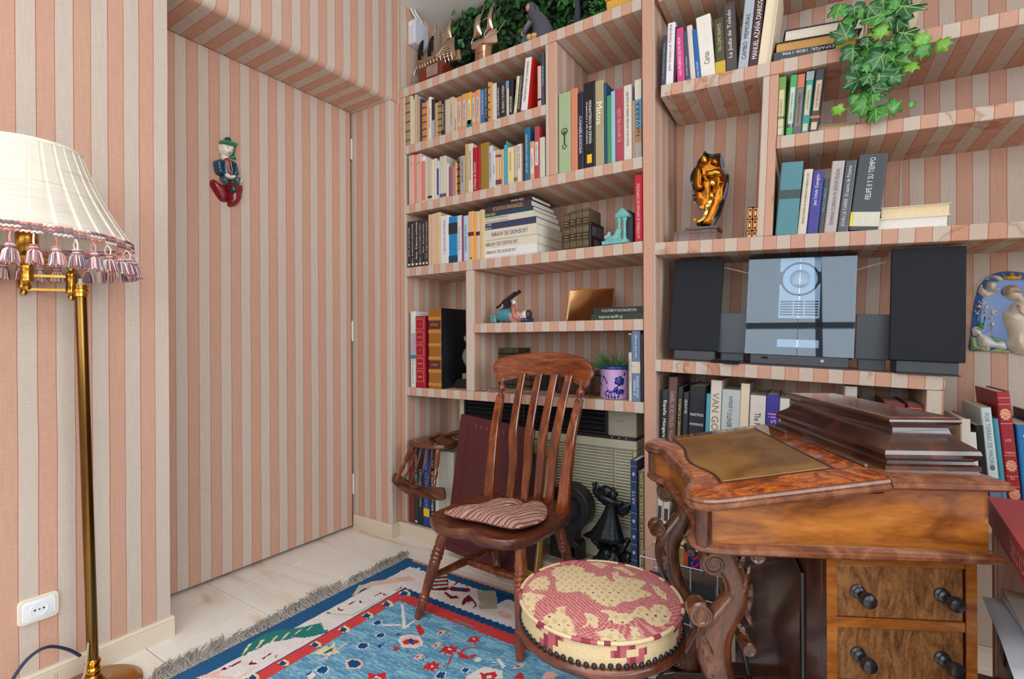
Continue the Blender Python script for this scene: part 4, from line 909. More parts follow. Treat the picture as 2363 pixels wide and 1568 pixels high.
# ------------------------------------------------------------------ writing desk with a sloping lid
DM = Matrix(((0.8873, -0.4612, 0, -0.2167), (0.4612, 0.8873, 0, 0.9374), (0, 0, 1, 0), (0, 0, 0, 1)))
desk = thing('davenport_desk', 'walnut writing desk with leather lined sloping lid and carved front legs', 'desk', M=DM)
BUR = wood('burr_walnut', [(0.25, (66, 22, 6)), (0.42, (120, 50, 12)), (0.58, (164, 82, 22)), (0.8, (200, 122, 44))], (1.2, 1.2, 1.2), 13, 0.2, 0.65, 2.6, fine=.4)
VEN = wood('walnut_veneer', [(0.28, (92, 46, 16)), (0.46, (134, 76, 26)), (0.62, (162, 98, 38)), (0.82, (184, 120, 54))], (1.6, 1, 6), 2.2, 0.3, 0.45, 2.2)
DARK = wood('dark_mahogany', [(0.25, (34, 14, 8)), (0.5, (58, 26, 15)), (0.75, (86, 42, 24))], (3, 3, 1), 4, 0.22, 0.6, 1.5)
MOULD = wood('moulding_wood', [(0.25, (72, 36, 20)), (0.5, (112, 64, 40)), (0.8, (156, 104, 72))], (6, 6, 6), 3, 0.27, 0.55, 1.2)
DRW = wood('drawer_veneer', [(0.25, (74, 44, 22)), (0.45, (114, 74, 40)), (0.65, (138, 94, 54)), (0.85, (160, 114, 68))], (7, 7, 2.5), 4, 0.42, 0.15, 3.5, fine=.5)
CARV = wood('carved_walnut', [(0.25, (44, 20, 11)), (0.5, (82, 42, 24)), (0.78, (126, 74, 42))], (5, 5, 2), 4, 0.26, 0.5, 1.3)
W_ = .53
fr = [(.055, 0), (.02, .004), (.003, .022), (.001, .05), (.012, .082), (.027, .112), (.031, .16), (.030, .265), (.031, .37), (.027, .418), (.012, .448), (.001, .48), (.003, .508), (.02, .526), (.055, .53)]
fr = [(p.x, p.y) for p in smoothpath([(x, y, 0) for x, y in fr], 3)]
SL = .048 / .315
b = MB(); n = len(fr)
def ring(d, z):   # outline grown outward by d, at height function z
    q = []
    for i, (x, y) in enumerate(fr):
        a = Vector(fr[max(0, i - 1)]); c = Vector(fr[min(n - 1, i + 1)]); t = (c - a).normalized(); nn = Vector((-t.y, t.x))
        q.append((x + nn.x * d, y + nn.y * d, z(x)))
    return q
def full(q, x1, z, d): return q + [(x1, W_ + d, z(x1)), (x1, -d, z(x1))]
zc = lambda k: (lambda x: k)
b.loft([full(ring(-.008, zc(.622)), .482, zc(.622), -.008), full(ring(-.008, lambda x: .694 + SL * max(0, x)), .482, lambda x: .745, -.008)])
# make the case top follow the slope up to the flat
b.box(.315, .008, .69, .482, W_ - .008, .752)
b.build('case', VEN, desk, bevel=0)
MB().tube([(.012, .012, .628), (.012, .012, .70)], .0145, 14).tube([(.012, W_ - .012, .628), (.012, W_ - .012, .70)], .0145, 14).build('corner_column', CARV, desk, smooth=True)
b = MB(); b.loft([full(ring(.006, zc(.616)), .494, zc(.616), .006), full(ring(.010, zc(.620)), .498, zc(.620), .010), full(ring(.010, zc(.626)), .498, zc(.626), .010), full(ring(.004, zc(.631)), .492, zc(.631), .004), full(ring(-.004, zc(.632)), .486, zc(.632), -.004)])
b.build('base_moulding', MOULD, desk, smooth=True, ang=35)
# lid: stepped moulded edge, burr veneer top, leather panel
lz = lambda k: (lambda x: .712 + SL * x + k)
b = MB(); X1 = .3135
prof = [(.0, -.024), (.012, -.022), (.017, -.016), (.017, -.012), (.013, -.009), (.015, -.006), (.012, -.002), (.006, 0.0)]
b.loft([full(ring(d, lz(k)), X1, lz(k), d) for d, k in prof]); b.build('lid', MOULD, desk, smooth=True, ang=30)
b = MB(); b.loft([full(ring(.006, lz(.0001)), X1 - .001, lz(.0001), .006), full(ring(.004, lz(.0012)), X1 - .001, lz(.0012), .004)]); b.build('lid_veneer', BUR, desk, smooth=True, ang=30)
lp = [(.0555, .068), (.0600, .13), (.046, .2), (.041, .235), (.044, .29), (.057, .36), (.0585, .42), (.0575, .494)]
lp = [(p.x, p.y) for p in smoothpath([(x, y, 0) for x, y in lp], 4)] + [(.278, .497), (.268, .071)]
def lidpoly(poly, k0, k1): 
    c = Vector((.165, .28)); r0 = [(x, y, lz(k0)(x)) for x, y in poly]; r1 = [(x, y, lz(k1)(x)) for x, y in poly]
    return [r0, r1]
b = MB(); b.loft(lidpoly(lp[::-1], .0005, .0019)); b.build('leather_border', mat((52, 36, 24), .45, scale=200, vary=.35), desk)
def shrink(poly, d):
    out = []; m = len(poly)
    for i in range(m):
        a = Vector(poly[i - 1]); p = Vector(poly[i]); c = Vector(poly[(i + 1) % m]); e = (p - a).normalized(); f = (c - p).normalized()
        nn = Vector((-e.y, e.x)) + Vector((-f.y, f.x)); nn = nn / max(.5, nn.length_squared / 2)
        out.append((p.x - nn.x * d, p.y - nn.y * d))
    return out
lsh = shrink(lp, .0065)
LEA = wood('desk_leather', [(0.3, (86, 52, 14)), (0.48, (120, 78, 26)), (0.62, (140, 98, 44)), (0.8, (150, 112, 62))], (1, 1, 1), 7, 0.36, 0.2, .8, fine=.15)
b = MB(); b.loft(lidpoly(lsh[::-1], .0015, .0023)); b.build('leather', LEA, desk)
l3 = shrink(lp, .010); b = MB(); b.tube([(x, y, lz(.0024)(x)) for x, y in l3] + [(l3[0][0], l3[0][1], lz(.0024)(l3[0][0]))], .0006, 4); b.build('gilt_line', mat((170, 116, 50), .4, .3), desk)
# flat rear top and the lidded gallery
def rects(prof, x0, x1, y0, y1): return [[(x0 + o, y0 + o, z), (x1 - o, y0 + o, z), (x1 - o, y1 - o, z), (x0 + o, y1 - o, z)] for z, o in prof]
b = MB()
for z, o in (): pass
pr = [(.738, -.004), (.740, -.010), (.745, -.017), (.749, -.017), (.752, -.013), (.755, -.015), (.758, -.010), (.7605, -.002)]
b.loft([[(.3155, o, z), (.487 - o, o, z), (.487 - o, W_ - o, z), (.3155, W_ - o, z)] for z, o in pr]); b.build('rear_top', MOULD, desk, smooth=True, ang=30)
gp = [(.7605, 0), (.768, 0), (.771, .005), (.776, .008), (.779, .004), (.783, .0005), (.789, -.001), (.796, .001), (.802, .007), (.809, .017), (.816, .025), (.824, .030), (.832, .032), (.834, .026), (.839, .025), (.8395, .021), (.845, .018), (.849, .019), (.8515, .023)]
b = MB(); b.loft(rects(gp, .338, .498, .042, W_ - .02)); b.build('gallery_box', DARK, desk, smooth=True, ang=25)
b = MB(); b.loft(rects([(.8514, .024), (.8530, .0255)], .338, .498, .042, W_ - .02)); b.build('gallery_lid', wood('gallery_top', [(0.3, (84, 48, 32)), (0.55, (120, 76, 54)), (0.8, (150, 104, 78))], (6, 1.2, 6), 4, .16, .7, 1.2), desk)
for y0, y1 in ((.06, .20), (.40, .5)): MB().tube([(.3155, y0, .764), (.3155, y1, .764)], .0034, 8).build('hinge', mat((120, 110, 100), .35, .8), desk, smooth=True)
# pedestal with four drawers on the side that faces the room
PX0, PX1, PY0, PY1 = .226, .474, .022, .508
b = MB(); b.box(PX0, PY0 + .016, .10, PX1, PY1, .616).box(PX0, PY0, .10, PX0 + .018, PY0 + .016, .616).box(PX1 - .018, PY0, .10, PX1, PY0 + .016, .616)
b.build('pedestal', DARK, desk, bevel=.0015)
MB().box(PX0 + .0005, PY0 - .001, .10, PX0 + .0175, PY0 + .001, .616).box(PX1 - .0175, PY0 - .001, .10, PX1 - .0005, PY0 + .001, .616).build('stile', VEN, desk)
zs = [(.594, .501), (.483, .389), (.371, .276), (.258, .165)]
for z in (.605, .492, .380, .267, .140): MB().box(PX0 + .018, PY0 + .001, z - .0085 if z < .6 else z - .0105, PX1 - .018, PY0 + .016, z + .0085 if z < .6 else .616).build('rail', VEN, desk, bevel=.001)
for z1, z0 in zs:
    d = MB().box(PX0 + .0195, PY0 + .004, z0 + .0005, PX1 - .0195, PY0 + .3, z1 - .0005).build('drawer', DRW, desk, bevel=.0012)
    for x in (.280, .4185):
        MB().lathe([(.0125, 0), (.0125, .003), (.009, .0055), (.0105, .008), (.0105, .010), (.0065, .013), (.006, .02), (.0085, .024), (.0125, .029), (.0135, .034), (.0115, .040), (.006, .043), (.001, .044)], 16, Matrix.Translation((x, PY0 + .004, (z0 + z1) / 2)) @ Matrix.Rotation(pi / 2, 4, 'X')).build('knob', mat((26, 26, 28), .3, spec=.6, vary=0), d, smooth=True)
oc = [(.11, .20), (.11, .54), (.17, .575), (.36, .575), (.42, .54), (.465, .37), (.465, .21), (.40, .14), (.17, .14)]
MB().tube([(PX0 - .001, y, z) for y, z in oc] + [(PX0 - .001, oc[0][0], oc[0][1])], .0055, 8).build('panel_moulding', mat((16, 13, 12), .25, vary=0), desk, smooth=True)
# carved scroll legs on sledge feet
def carved_leg(y, side):
    par = MB()
    cl = smoothpath([(.034, 0, .622), (.058, 0, .592), (.078, 0, .555), (.083, 0, .522), (.066, 0, .488), (.044, 0, .452), (.040, 0, .405), (.056, 0, .352), (.088, 0, .297), (.115, 0, .252), (.122, 0, .215), (.108, 0, .178), (.094, 0, .14), (.09, 0, .112)], 5)
    wd = [.034, .030, .027, .027, .033, .038, .037, .030, .023, .019, .02, .026, .036, .045]
    rings = []; m = len(cl)
    for i, p in enumerate(cl):
        t = (cl[min(i + 1, m - 1)] - cl[max(0, i - 1)]).normalized(); nn = Vector((-t.z, 0, t.x)); u = i / (m - 1) * (len(wd) - 1); k = int(min(u, len(wd) - 1.001)); w = wd[k] + (wd[k + 1] - wd[k]) * (u - k)
        th = .019
        rings.append([p + nn * (w * cos(a) * (1.0 if abs(cos(a)) > .5 else .98)) * .86 + Vector((0, y, 0)) + Vector((0, th * max(-1, min(1, 1.25 * sin(a))), 0)) for a in [2 * pi * j / 16 for j in range(16)]])
    b = MB(); b.loft(rings); o = b.build('leg', CARV, desk, smooth=True, ang=60)
    s = -1 if side < 0 else 1
    b = MB()
    def scroll(x, z, r, turns=1.6, a0=0, dirn=1, tube=.006):
        pts = []
        for i in range(28):
            a = a0 + dirn * turns * 2 * pi * i / 27; rr_ = r * (1 - .78 * i / 27)
            pts.append((x + rr_ * cos(a), y + s * .019, z + rr_ * sin(a)))
        b.tube(pts, [tube * (1 - .5 * i / 27) for i in range(28)], 7)
        b.lathe([(r * .95, -.021), (r, -.017), (r, .017), (r * .95, .021)], 18, Matrix.Translation((x, y, z)) @ Matrix.Rotation(pi / 2, 4, 'X'))
    scroll(.036, .583, .021, 1.5, 2.2, 1); scroll(.012, .486, .021, 1.6, 1.2, 1); scroll(.098, .427, .012, 1.2, 2.0, -1, .004); scroll(.112, .60, .013, 1.2, 0, -1, .004); scroll(.062, .145, .026, 1.6, 2.2, 1)
    b.build('scrolls', CARV, o, smooth=True, ang=50)['kind'] = 'stuff'
    M = Matrix.Translation((0, y + s * .017, 0)) @ Matrix.Diagonal((1, -s * 1.0, 1, 1))
    lf = MB()
    for cx, cz, an, L_, wi in ((.022, .43, -70, .06, .014), (.026, .40, -62, .055, .012), (.034, .368, -55, .05, .011), (.046, .335, -48, .045, .010), (.095, .55, 70, .07, .013), (.103, .52, 78, .06, .012), (.098, .49, 105, .05, .011), (.088, .465, 120, .04, .012), (.088, .585, 62, .05, .012)):
        poly = []
        for t in range(12):
            q = t / 11; poly.append((L_ * (q - .5), wi * sin(pi * q) ** .8 * .5 + .006 * q * q))
        poly += [(L_ * (q - .5), -wi * sin(pi * q) ** .8 * .35 + .006 * q * q) for q in (.9, .75, .6, .45, .3, .15)]
        A = Matrix.Translation((cx, 0, cz)) @ Matrix.Rotation(R(-an), 4, 'Y')
        lf.pillow(poly, .006, .007, 0, res=.006, M=M @ A)
    lf.build('acanthus_leaf', CARV, o, smooth=True, ang=80)
    b = MB(); b.prism([(.012, .034), (.02, .022), (.47, .022), (.476, .03), (.476, .10), (.46, .112), (.05, .112), (.022, .106), (.012, .09)], y - .03, y + .03, 'y'); b.build('sledge_foot', DARK, desk, bevel=.003)
    for x in (.05, .44): MB().lathe([(.018, .004), (.026, .008), (.027, .016), (.02, .022), (.018, .024)], 16, Matrix.Translation((x, y, 0))).build('bun_foot', DARK, desk, smooth=True)
carved_leg(.052, -1); carved_leg(W_ - .052, -1)
MB().box(.2, .085, .045, .47, W_ - .085, .1).build('plinth', DARK, desk, bevel=.002)
# ------------------------------------------------------------------ stool
stool = thing('round_stool', 'round stool with red and cream tapestry seat and black nailheads', 'stool', (-.47, 1.08, .004))
SP = [[(-.146,.037),(-.148,.072),(-.116,.101),(-.085,.093),(-.069,.068),(-.047,.074),(-.035,.056),(-.016,.076),(.001,.054),(.014,.054),(-.013,.104),(-.002,.12),(.012,.094),(.045,.107),(.074,.109),(.078,.087),(.072,.06),(.104,.058),(.105,.045),(.089,.02),(.078,-.011),(.062,-.018),(.058,-.047),(.041,-.058),(.015,-.055),(-.013,-.038),(-.036,-.031),(-.061,-.051),(-.081,-.052),(-.101,-.027),(-.115,.005),(-.134,.018)],[(-.152,-.09),(-.142,-.076),(-.128,-.082),(-.111,-.079),(-.095,-.083),(-.104,-.11),(-.092,-.137),(-.081,-.162),(-.092,-.163),(-.114,-.144),(-.137,-.117)],[(-.06,-.161),(-.059,-.141),(-.042,-.124),(-.055,-.113),(-.035,-.1),(-.027,-.121),(-.003,-.137),(.019,-.164),(.032,-.189),(.014,-.195),(-.01,-.194),(-.036,-.188),(-.055,-.176)],[(.027,-.148),(.027,-.124),(.008,-.102),(.025,-.098),(.042,-.102),(.053,-.131),(.046,-.138),(.034,-.125),(.031,-.145)],[(.032,-.08),(.05,-.065),(.074,-.063),(.095,-.049),(.095,-.024),(.104,-.005),(.119,-.015),(.123,.018),(.141,.029),(.162,.006),(.165,-.024),(.159,-.051),(.14,-.063),(.122,-.051),(.106,-.055),(.102,-.076),(.099,-.09),(.083,-.1),(.062,-.101),(.058,-.083)],[(.055,-.146),(.068,-.127),(.086,-.116),(.106,-.125),(.121,-.148),(.113,-.163),(.079,-.174),(.068,-.155)],[(.105,-.092),(.117,-.084),(.131,-.104),(.137,-.132),(.129,-.148),(.12,-.116)],[(.087,.101),(.102,.103),(.128,.081),(.14,.052),(.125,.05),(.105,.074)],[(-.162,-.05),(-.167,-.011),(-.148,.009),(-.116,-.021),(-.105,-.06),(-.127,-.059),(-.137,-.073)],[(-.09,.137),(-.065,.158),(-.042,.148),(-.042,.112),(-.066,.124)],[(-.033,.135),(-.007,.161),(.04,.129),(.032,.115),(-.004,.136)]]
def inpoly(P, x, y):
    c = False; j = len(P) - 1
    for i in range(len(P)):
        a = P[i]; q = P[j]
        if (a[1] > y) != (q[1] > y) and x < (q[0] - a[0]) * (y - a[1]) / (q[1] - a[1]) + a[0]: c = not c
        j = i
    return c
CRM = lin((206, 184, 146)); CR2 = lin((190, 162, 120)); RED = lin((172, 92, 98)); RD2 = lin((196, 138, 128)); DRED = lin((136, 58, 68))
def tap(x, y, edge=0):
    u = math.floor(x / .004) * .004; v = math.floor(y / .004) * .004
    if not edge:
        for i, P in enumerate(SP):
            if inpoly(P, x, y):
                h = sin(u * 190 + i) * sin(v * 170 + u * 90)
                return CR2 if h > .55 else (DRED if (h < -.93) else CRM)
        return RD2 if (x * .5 + y * .87) % .0075 < .003 else RED
    a = atan2(y, x); h = sin(a * 7 + 1.3) + .6 * sin(a * 17 + edge * 2)
    if h > .55: return DRED if int(a * 160) % 2 else RED
    return CR2 if int(a * 200) % 7 == 0 else CRM
b = MB(); RS = .178; NA = 180; NR = 62
pr = [(RS * i / NR, .4085 + .012 * (1 - (i / NR) ** 2) - .002 * (i / NR)) for i in range(1, NR + 1)]
pts = lambda r, z: [(r * cos(2 * pi * k / NA), r * sin(2 * pi * k / NA), z) for k in range(NA)]
rings = [pts(r, z) for r, z in pr] + [pts(RS * 1.004, .4025)] + [pts(RS * 1.012, .4025 - .042 * t + .0) for t in (.3, .65, 1)] + [pts(RS * .99, .352)]
vs = [p for rg in rings for p in rg] + [(0, 0, .4205)]; fs = []; cs = []
for i in range(len(rings) - 1):
    for k in range(NA):
        f = (i * NA + k, (i + 1) * NA + k, (i + 1) * NA + (k + 1) % NA, i * NA + (k + 1) % NA); fs.append(f)
        mx = sum(vs[q][0] for q in f) / 4; my = sum(vs[q][1] for q in f) / 4; cs.append(tap(mx, my, 0 if i < NR - 1 else i - NR + 2))
for k in range(NA): fs.append((len(vs) - 1, k, (k + 1) % NA)); cs.append(tap(0, 0))
b.v = [Vector(p) for p in vs]; b.f = fs; b.c = cs; b.mi = [0] * len(fs)
TAP = col_mat('tapestry', .9, .15, 420, bump=.5, stretch=(1, 1, 1), vary=.12)
b.build('seat_cushion', TAP, stool, smooth=True, ang=180)
b = MB(); 
for k in range(NA):
    a = 2 * pi * k / NA; a2 = 2 * pi * (k + 1) / NA; rg = []
    for q in (a, a2): rg.append([((RS + .004 + .0045 * cos(t)) * cos(q), (RS + .004 + .0045 * cos(t)) * sin(q), .4045 + .0045 * sin(t)) for t in [2 * pi * j / 6 for j in range(6)]])
    b.loft(rg, cap=False, col=(DRED if (sin(a * 9) + sin(a * 23 + 1) > 1.0) else RED if sin(a * 5 + 2) > .8 else CRM))
b.build('piping', TAP, stool, smooth=True, ang=180)
nh = None; NM = mat((40, 40, 44), .32, .5, vary=.2)
for k in range(72):
    a = 2 * pi * k / 72
    if nh is None: nh = MB().ball((0, 0, 0), (.0058, .0058, .0058), 10, 6).build('nailhead', NM, stool, smooth=True); o = nh
    else: o = nh.copy(); link(o, stool)
    o.location = ((RS + .002) * cos(a), (RS + .002) * sin(a), .3585 + .0012 * sin(a * 11))
MB().lathe([(.10, .322), (.150, .322), (.172, .326), (.185, .333), (.189, .341), (.187, .348), (.181, .3525), (.176, .3535), (.10, .3535)], 64).build('seat_rim', WCH2, stool, smooth=True, ang=50)
b = MB(); pc = [(.055, .06), (.06, .075), (.045, .10), (.03, .13), (.026, .16), (.036, .175), (.038, .185), (.03, .195), (.034, .215), (.05, .245), (.058, .27), (.053, .295), (.04, .308), (.046, .316), (.07, .322)]
b.loft([[((r * (1 + .07 * cos(8 * t) * (1 if .2 < z < .31 or z < .12 else 0))) * cos(t), (r * (1 + .07 * cos(8 * t) * (1 if .2 < z < .31 or z < .12 else 0))) * sin(t), z) for t in [2 * pi * k / 64 for k in range(64)]] for r, z in [(p.x, p.y) for p in smoothpath([(r, z, 0) for r, z in pc], 3)]]); b.build('pedestal', CARV, stool, smooth=True, ang=60)
for k in range(3):
    a = 2 * pi * k / 3 + .6
    MB().tube(smoothpath([(.03 * cos(a), .03 * sin(a), .10), (.08 * cos(a), .08 * sin(a), .105), (.13 * cos(a), .13 * sin(a), .06), (.165 * cos(a), .165 * sin(a), .022), (.195 * cos(a), .195 * sin(a), .02)], 4), [.026] * 4 + [.024] * 4 + [.019] * 4 + [.018] * 4 + [.02], 10).build('leg', CARV, stool, smooth=True)
# ------------------------------------------------------------------ floor lamp
BRS = mat((196, 146, 62), .16, 1.0, vary=.1, scale=12)
BRD = mat((120, 88, 44), .2, 1.0, vary=.25, scale=9)
lamp = thing('floor_lamp', 'brass swing arm floor lamp with pleated cream shade and tasselled fringe', 'floor lamp', (-1.785, .545, .0))
Lp = Matrix.Translation((1.785, -.545, 0))
MB().lathe([(.02, 0), (.112, 0), (.116, .005), (.115, .011), (.106, .015), (.103, .0185), (.095, .020), (.045, .026), (.03, .034), (.02, .052), (.016, .058)], 48).build('base', mat((176, 124, 58), .2, 1.0, vary=.2, scale=8), lamp, smooth=True, ang=60)
MB().lathe([(.016, .056), (.0185, .062), (.0195, .069), (.017, .075), (.0145, .079), (.0175, .086), (.019, .092), (.0155, .098), (.0135, .1)], 24).build('collar', BRS, lamp, smooth=True)
top = Vector((-.024, -.016, 1.155)); 
MB().tube([(0, 0, .09), tuple(top)], .0135, 20).build('pole', BRD, lamp, smooth=True)
Mt = Matrix.Translation(top)
MB().lathe([(.0135, -.028), (.0165, -.026), (.0165, -.016), (.0185, -.014), (.0185, -.006), (.0165, -.004), (.0165, .0), (.018, .001), (.018, .006), (.01, .008)], 24, Mt).build('pole_cap', BRS, lamp, smooth=True)
MB().lathe([(.008, .007), (.008, .013), (.0045, .014), (.0045, .024), (.001, .025)], 12, Mt).build('switch', mat((226, 226, 224), .4, vary=0), lamp, smooth=True)
def hub(x, y, z, h):
    return MB().lathe([(.001, -h - .022), (.006, -h - .020), (.0095, -h - .013), (.006, -h - .006), (.008, -h - .004), (.0125, -h), (.0135, -h + .008), (.0125, -h + .012), (.0125, h - .012), (.0135, h - .008), (.0125, h), (.008, h + .004), (.006, h + .006), (.0095, h + .013), (.006, h + .020), (.001, h + .022)], 18, Matrix.Translation((x, y, z))).build('joint', BRS, lamp, smooth=True)
sc_ = Vector((-1.688 + 1.785, .389 - .545, 0))
tA = Vector((top.x - .022, top.y - .014, top.z + .012)); tB = Vector((tA.x - .065, tA.y - .085, tA.z + .006)); tC = Vector((sc_.x - .0, sc_.y, tA.z + .004))
hub(tA.x, tA.y, tA.z, .028); hub(tB.x, tB.y, tB.z, .022)
for dz in (.018, -.02):
    MB().box(0, -.002, -.0035, (tB - tA).length, .002, .0035, M=Matrix.Translation(tA + Vector((0, 0, dz))) @ Matrix.Rotation(atan2(tB.y - tA.y, tB.x - tA.x), 4, 'Z')).build('arm', BRS, lamp)
MB().box(0, -.002, -.0035, (tC - tB).length, .002, .0035, M=Matrix.Translation(tB + Vector((0, 0, .004))) @ Matrix.Rotation(atan2(tC.y - tB.y, tC.x - tB.x), 4, 'Z')).build('arm', BRS, lamp)
hub(tC.x, tC.y, tC.z, .02)
MB().lathe([(.006, .02), (.05, .024), (.062, .034), (.06, .036), (.045, .028), (.016, .03), (.016, .05), (.022, .06), (.022, .10), (.012, .11)], 24, Matrix.Translation(tC)).build('lamp_socket', BRS, lamp, smooth=True)
# shade: gathered silk
m, nt, bs = new_mat('silk_shade'); bs.inputs['Base Color'].default_value = lin((238, 232, 220)); bs.inputs['Roughness'].default_value = .7; bs.inputs['Subsurface Weight'].default_value = 0
tcn = nt.nodes.new('ShaderNodeTexCoord'); nn = nt.nodes.new('ShaderNodeTexNoise'); mpp = nt.nodes.new('ShaderNodeMapping'); mpp.inputs['Scale'].default_value = (8, 8, 160); nt.links.new(tcn.outputs['Object'], mpp.inputs[0]); nn.inputs['Scale'].default_value = 1; nn.inputs['Detail'].default_value = 3; nt.links.new(mpp.outputs[0], nn.inputs['Vector'])
rpp = ramp(nt, nn.outputs['Fac'], [(.25, (184, 170, 150)), (.4, (206, 196, 180)), (.7, (212, 204, 190))]); nt.links.new(rpp.outputs[0], bs.inputs['Base Color'])
SILK = m
ZB, ZT, RB, RT = 1.262, 1.478, .205, .105
NP = 30; b = MB(); rings = []
ang = []
for k in range(NP):
    for q, dr in ((0, 0), (.1, .0035), (.82, .0018), (.93, 0)): ang.append((2 * pi * (k + q + .06 * sin(k * 2.3)) / NP, dr))
for i in range(9):
    t = i / 8; r = RB + (RT - RB) * t + .010 * sin(pi * t) * -1; z = ZB + (ZT - ZB) * t
    rings.append([((r + dr * (1.2 - t * .5)) * cos(a), (r + dr * (1.2 - t * .5)) * sin(a), z) for a, dr in ang])
b.loft(rings, cap=False); b.loft([[(p[0] * .985, p[1] * .985, p[2]) for p in rg] for rg in rings][::-1], cap=False)
b.build('shade', SILK, lamp, smooth=True, ang=25, M=Matrix.Translation(sc_))
MB().lathe([(RT + .001, ZT - .006), (RT + .0035, ZT - .004), (RT + .0035, ZT + .002), (RT, ZT + .004), (RT - .003, ZT)], 48, Matrix.Translation(sc_), cap=False).build('top_binding', mat((224, 216, 200), .8), lamp, smooth=True)
# braid and tassels
TC = [(214, 150, 140), (226, 196, 190), (150, 120, 135), (190, 120, 112), (232, 214, 206), (120, 110, 126)]
b = MB()
for k in range(150):
    a = 2 * pi * k / 150
    for j in range(3):
        z = ZB - .003 - j * .0085; c = lin(TC[(k * 3 + j * 2 + k // 4) % 6]); r = RB + .0035
        b.tube([(r * cos(a - .03), r * sin(a - .03), z - .0015), ((r + .003) * cos(a), (r + .003) * sin(a), z + .001), (r * cos(a + .03), r * sin(a + .03), z - .0015)], .0026, 5, col=c)
bo = b.build('braid', col_mat('braid_thread', .9, .1), lamp, smooth=True, M=Matrix.Translation(sc_)); bo['kind'] = 'stuff'
def tassel(seed):
    rg = random.Random(seed); b = MB()
    for s in (-1, 1): b.tube([(0, 0, 0), (s * .0085, -.001, -.014), (s * .004, 0, -.027)], .0017, 5, col=lin(TC[rg.randrange(6)]))
    for q in range(4): b.tube([(.0075 * cos(t), .0075 * sin(t), -.027 - .0022 * q) for t in [2 * pi * j / 8 for j in range(9)]], .002, 5, col=lin(TC[(q * 2 + seed) % 6]))
    b.ball((0, 0, -.031), (.0065, .0065, .007), 8, 6, col=lin((200, 150, 145)))
    for q in range(64):
        a = rg.uniform(0, 2 * pi); rr = sqrt(rg.uniform(.1, 1)); L = rg.uniform(.026, .033); w = .016 * rr
        b.tube([(.004 * rr * cos(a), .004 * rr * sin(a), -.035), (w * .75 * cos(a), w * .75 * sin(a), -.043), (w * cos(a) * 1.05, w * sin(a) * 1.05, -.037 - L)], [.0014, .0015, .0010], 4, col=lin(TC[rg.randrange(6)]))
    return b
TM = bpy.data.materials['braid_thread']
ms = [tassel(i).build('tassel', TM, lamp, smooth=True) for i in range(4)]
for k in range(36):
    a = 2 * pi * k / 36; o = ms[k] if k < 4 else ms[k % 4].copy()
    if k >= 4: link(o, lamp)
    o.matrix_local = Matrix.Translation(sc_ + Vector(((RB + .003) * cos(a), (RB + .003) * sin(a), ZB - .024))) @ Matrix.Rotation(a, 4, 'Z') @ Matrix.Rotation(R(-8), 4, 'Y')
# cords by the lamp and the wall socket
def cord(name, lab, pts, r, c):
    b = MB(); b.tube(smoothpath(pts, 6), r, 8); o = b.build(name, mat(c, .4, vary=0), smooth=True); return tag(o, lab, 'cord')
cord('power_cord', 'dark blue power cord arching from behind the lamp pole to the left', [(-1.83, .53, .10), (-1.83, .50, .135), (-1.825, .455, .165), (-1.82, .41, .15), (-1.80, .36, .09), (-1.75, .30, .035), (-1.68, .2, .006), (-1.5, .05, .006)], .0042, (36, 42, 74))
cord('lamp_cord', 'beige lamp cord looped against the foot of the brass pole', [(-1.775, .532, .155), (-1.772, .528, .12), (-1.766, .518, .07), (-1.74, .475, .045), (-1.72, .45, .09), (-1.735, .452, .125), (-1.74, .44, .07), (-1.69, .36, .012), (-1.55, .2, .006)], .003, (168, 148, 118))
so = thing('wall_socket', 'white two pin wall socket with cream frame on the striped wall', 'socket', (-1.91, .459, .247))
def rrect(w, h, r, n=5): return [(sx * (w - r) + r * cos(a), sz * (h - r) + r * sin(a)) for sx, sz, a0 in ((1, 1, 0), (-1, 1, pi / 2), (-1, -1, pi), (1, -1, 3 * pi / 2)) for a in [a0 + pi / 2 * i / n for i in range(n + 1)]]
def rp_(lst): return [[(x, -p, q) for p, q in rrect(w, h, r)] for w, h, r, x in lst]
MB().loft(rp_([(.044, .035, .012, 0), (.045, .036, .013, .006), (.042, .033, .011, .010), (.036, .0275, .008, .0102)])[::-1]).build('frame', mat((220, 212, 194), .4, vary=.03), so, smooth=True, ang=40)
MB().loft(rp_([(.0355, .027, .008, .009), (.0352, .0268, .008, .0115), (.0345, .026, .0075, .0122)])[::-1]).build('plate', mat((228, 232, 234), .3, vary=0), so, smooth=True, ang=40)
MB().lathe([(.0195, 0), (.0195, .0013), (.0182, .0016), (.0178, .0004), (.001, .0003)], 32, Matrix.Translation((.0121, 0, 0)) @ Matrix.Rotation(pi / 2, 4, 'Y')).build('well', mat((222, 226, 228), .3, vary=0), so, smooth=True, ang=40)
for y in (-.0095, .0095): MB().lathe([(.0026, 0), (.0026, .0006)], 12, Matrix.Translation((.0123, y, 0)) @ Matrix.Rotation(pi / 2, 4, 'Y')).build('pin_hole', mat((18, 18, 18), .6, vary=0), so)
MB().lathe([(.0026, 0), (.0024, .001)], 12, Matrix.Translation((.0122, 0, 0)) @ Matrix.Rotation(pi / 2, 4, 'Y')).build('screw', mat((130, 105, 100), .4, .6, vary=0), so)

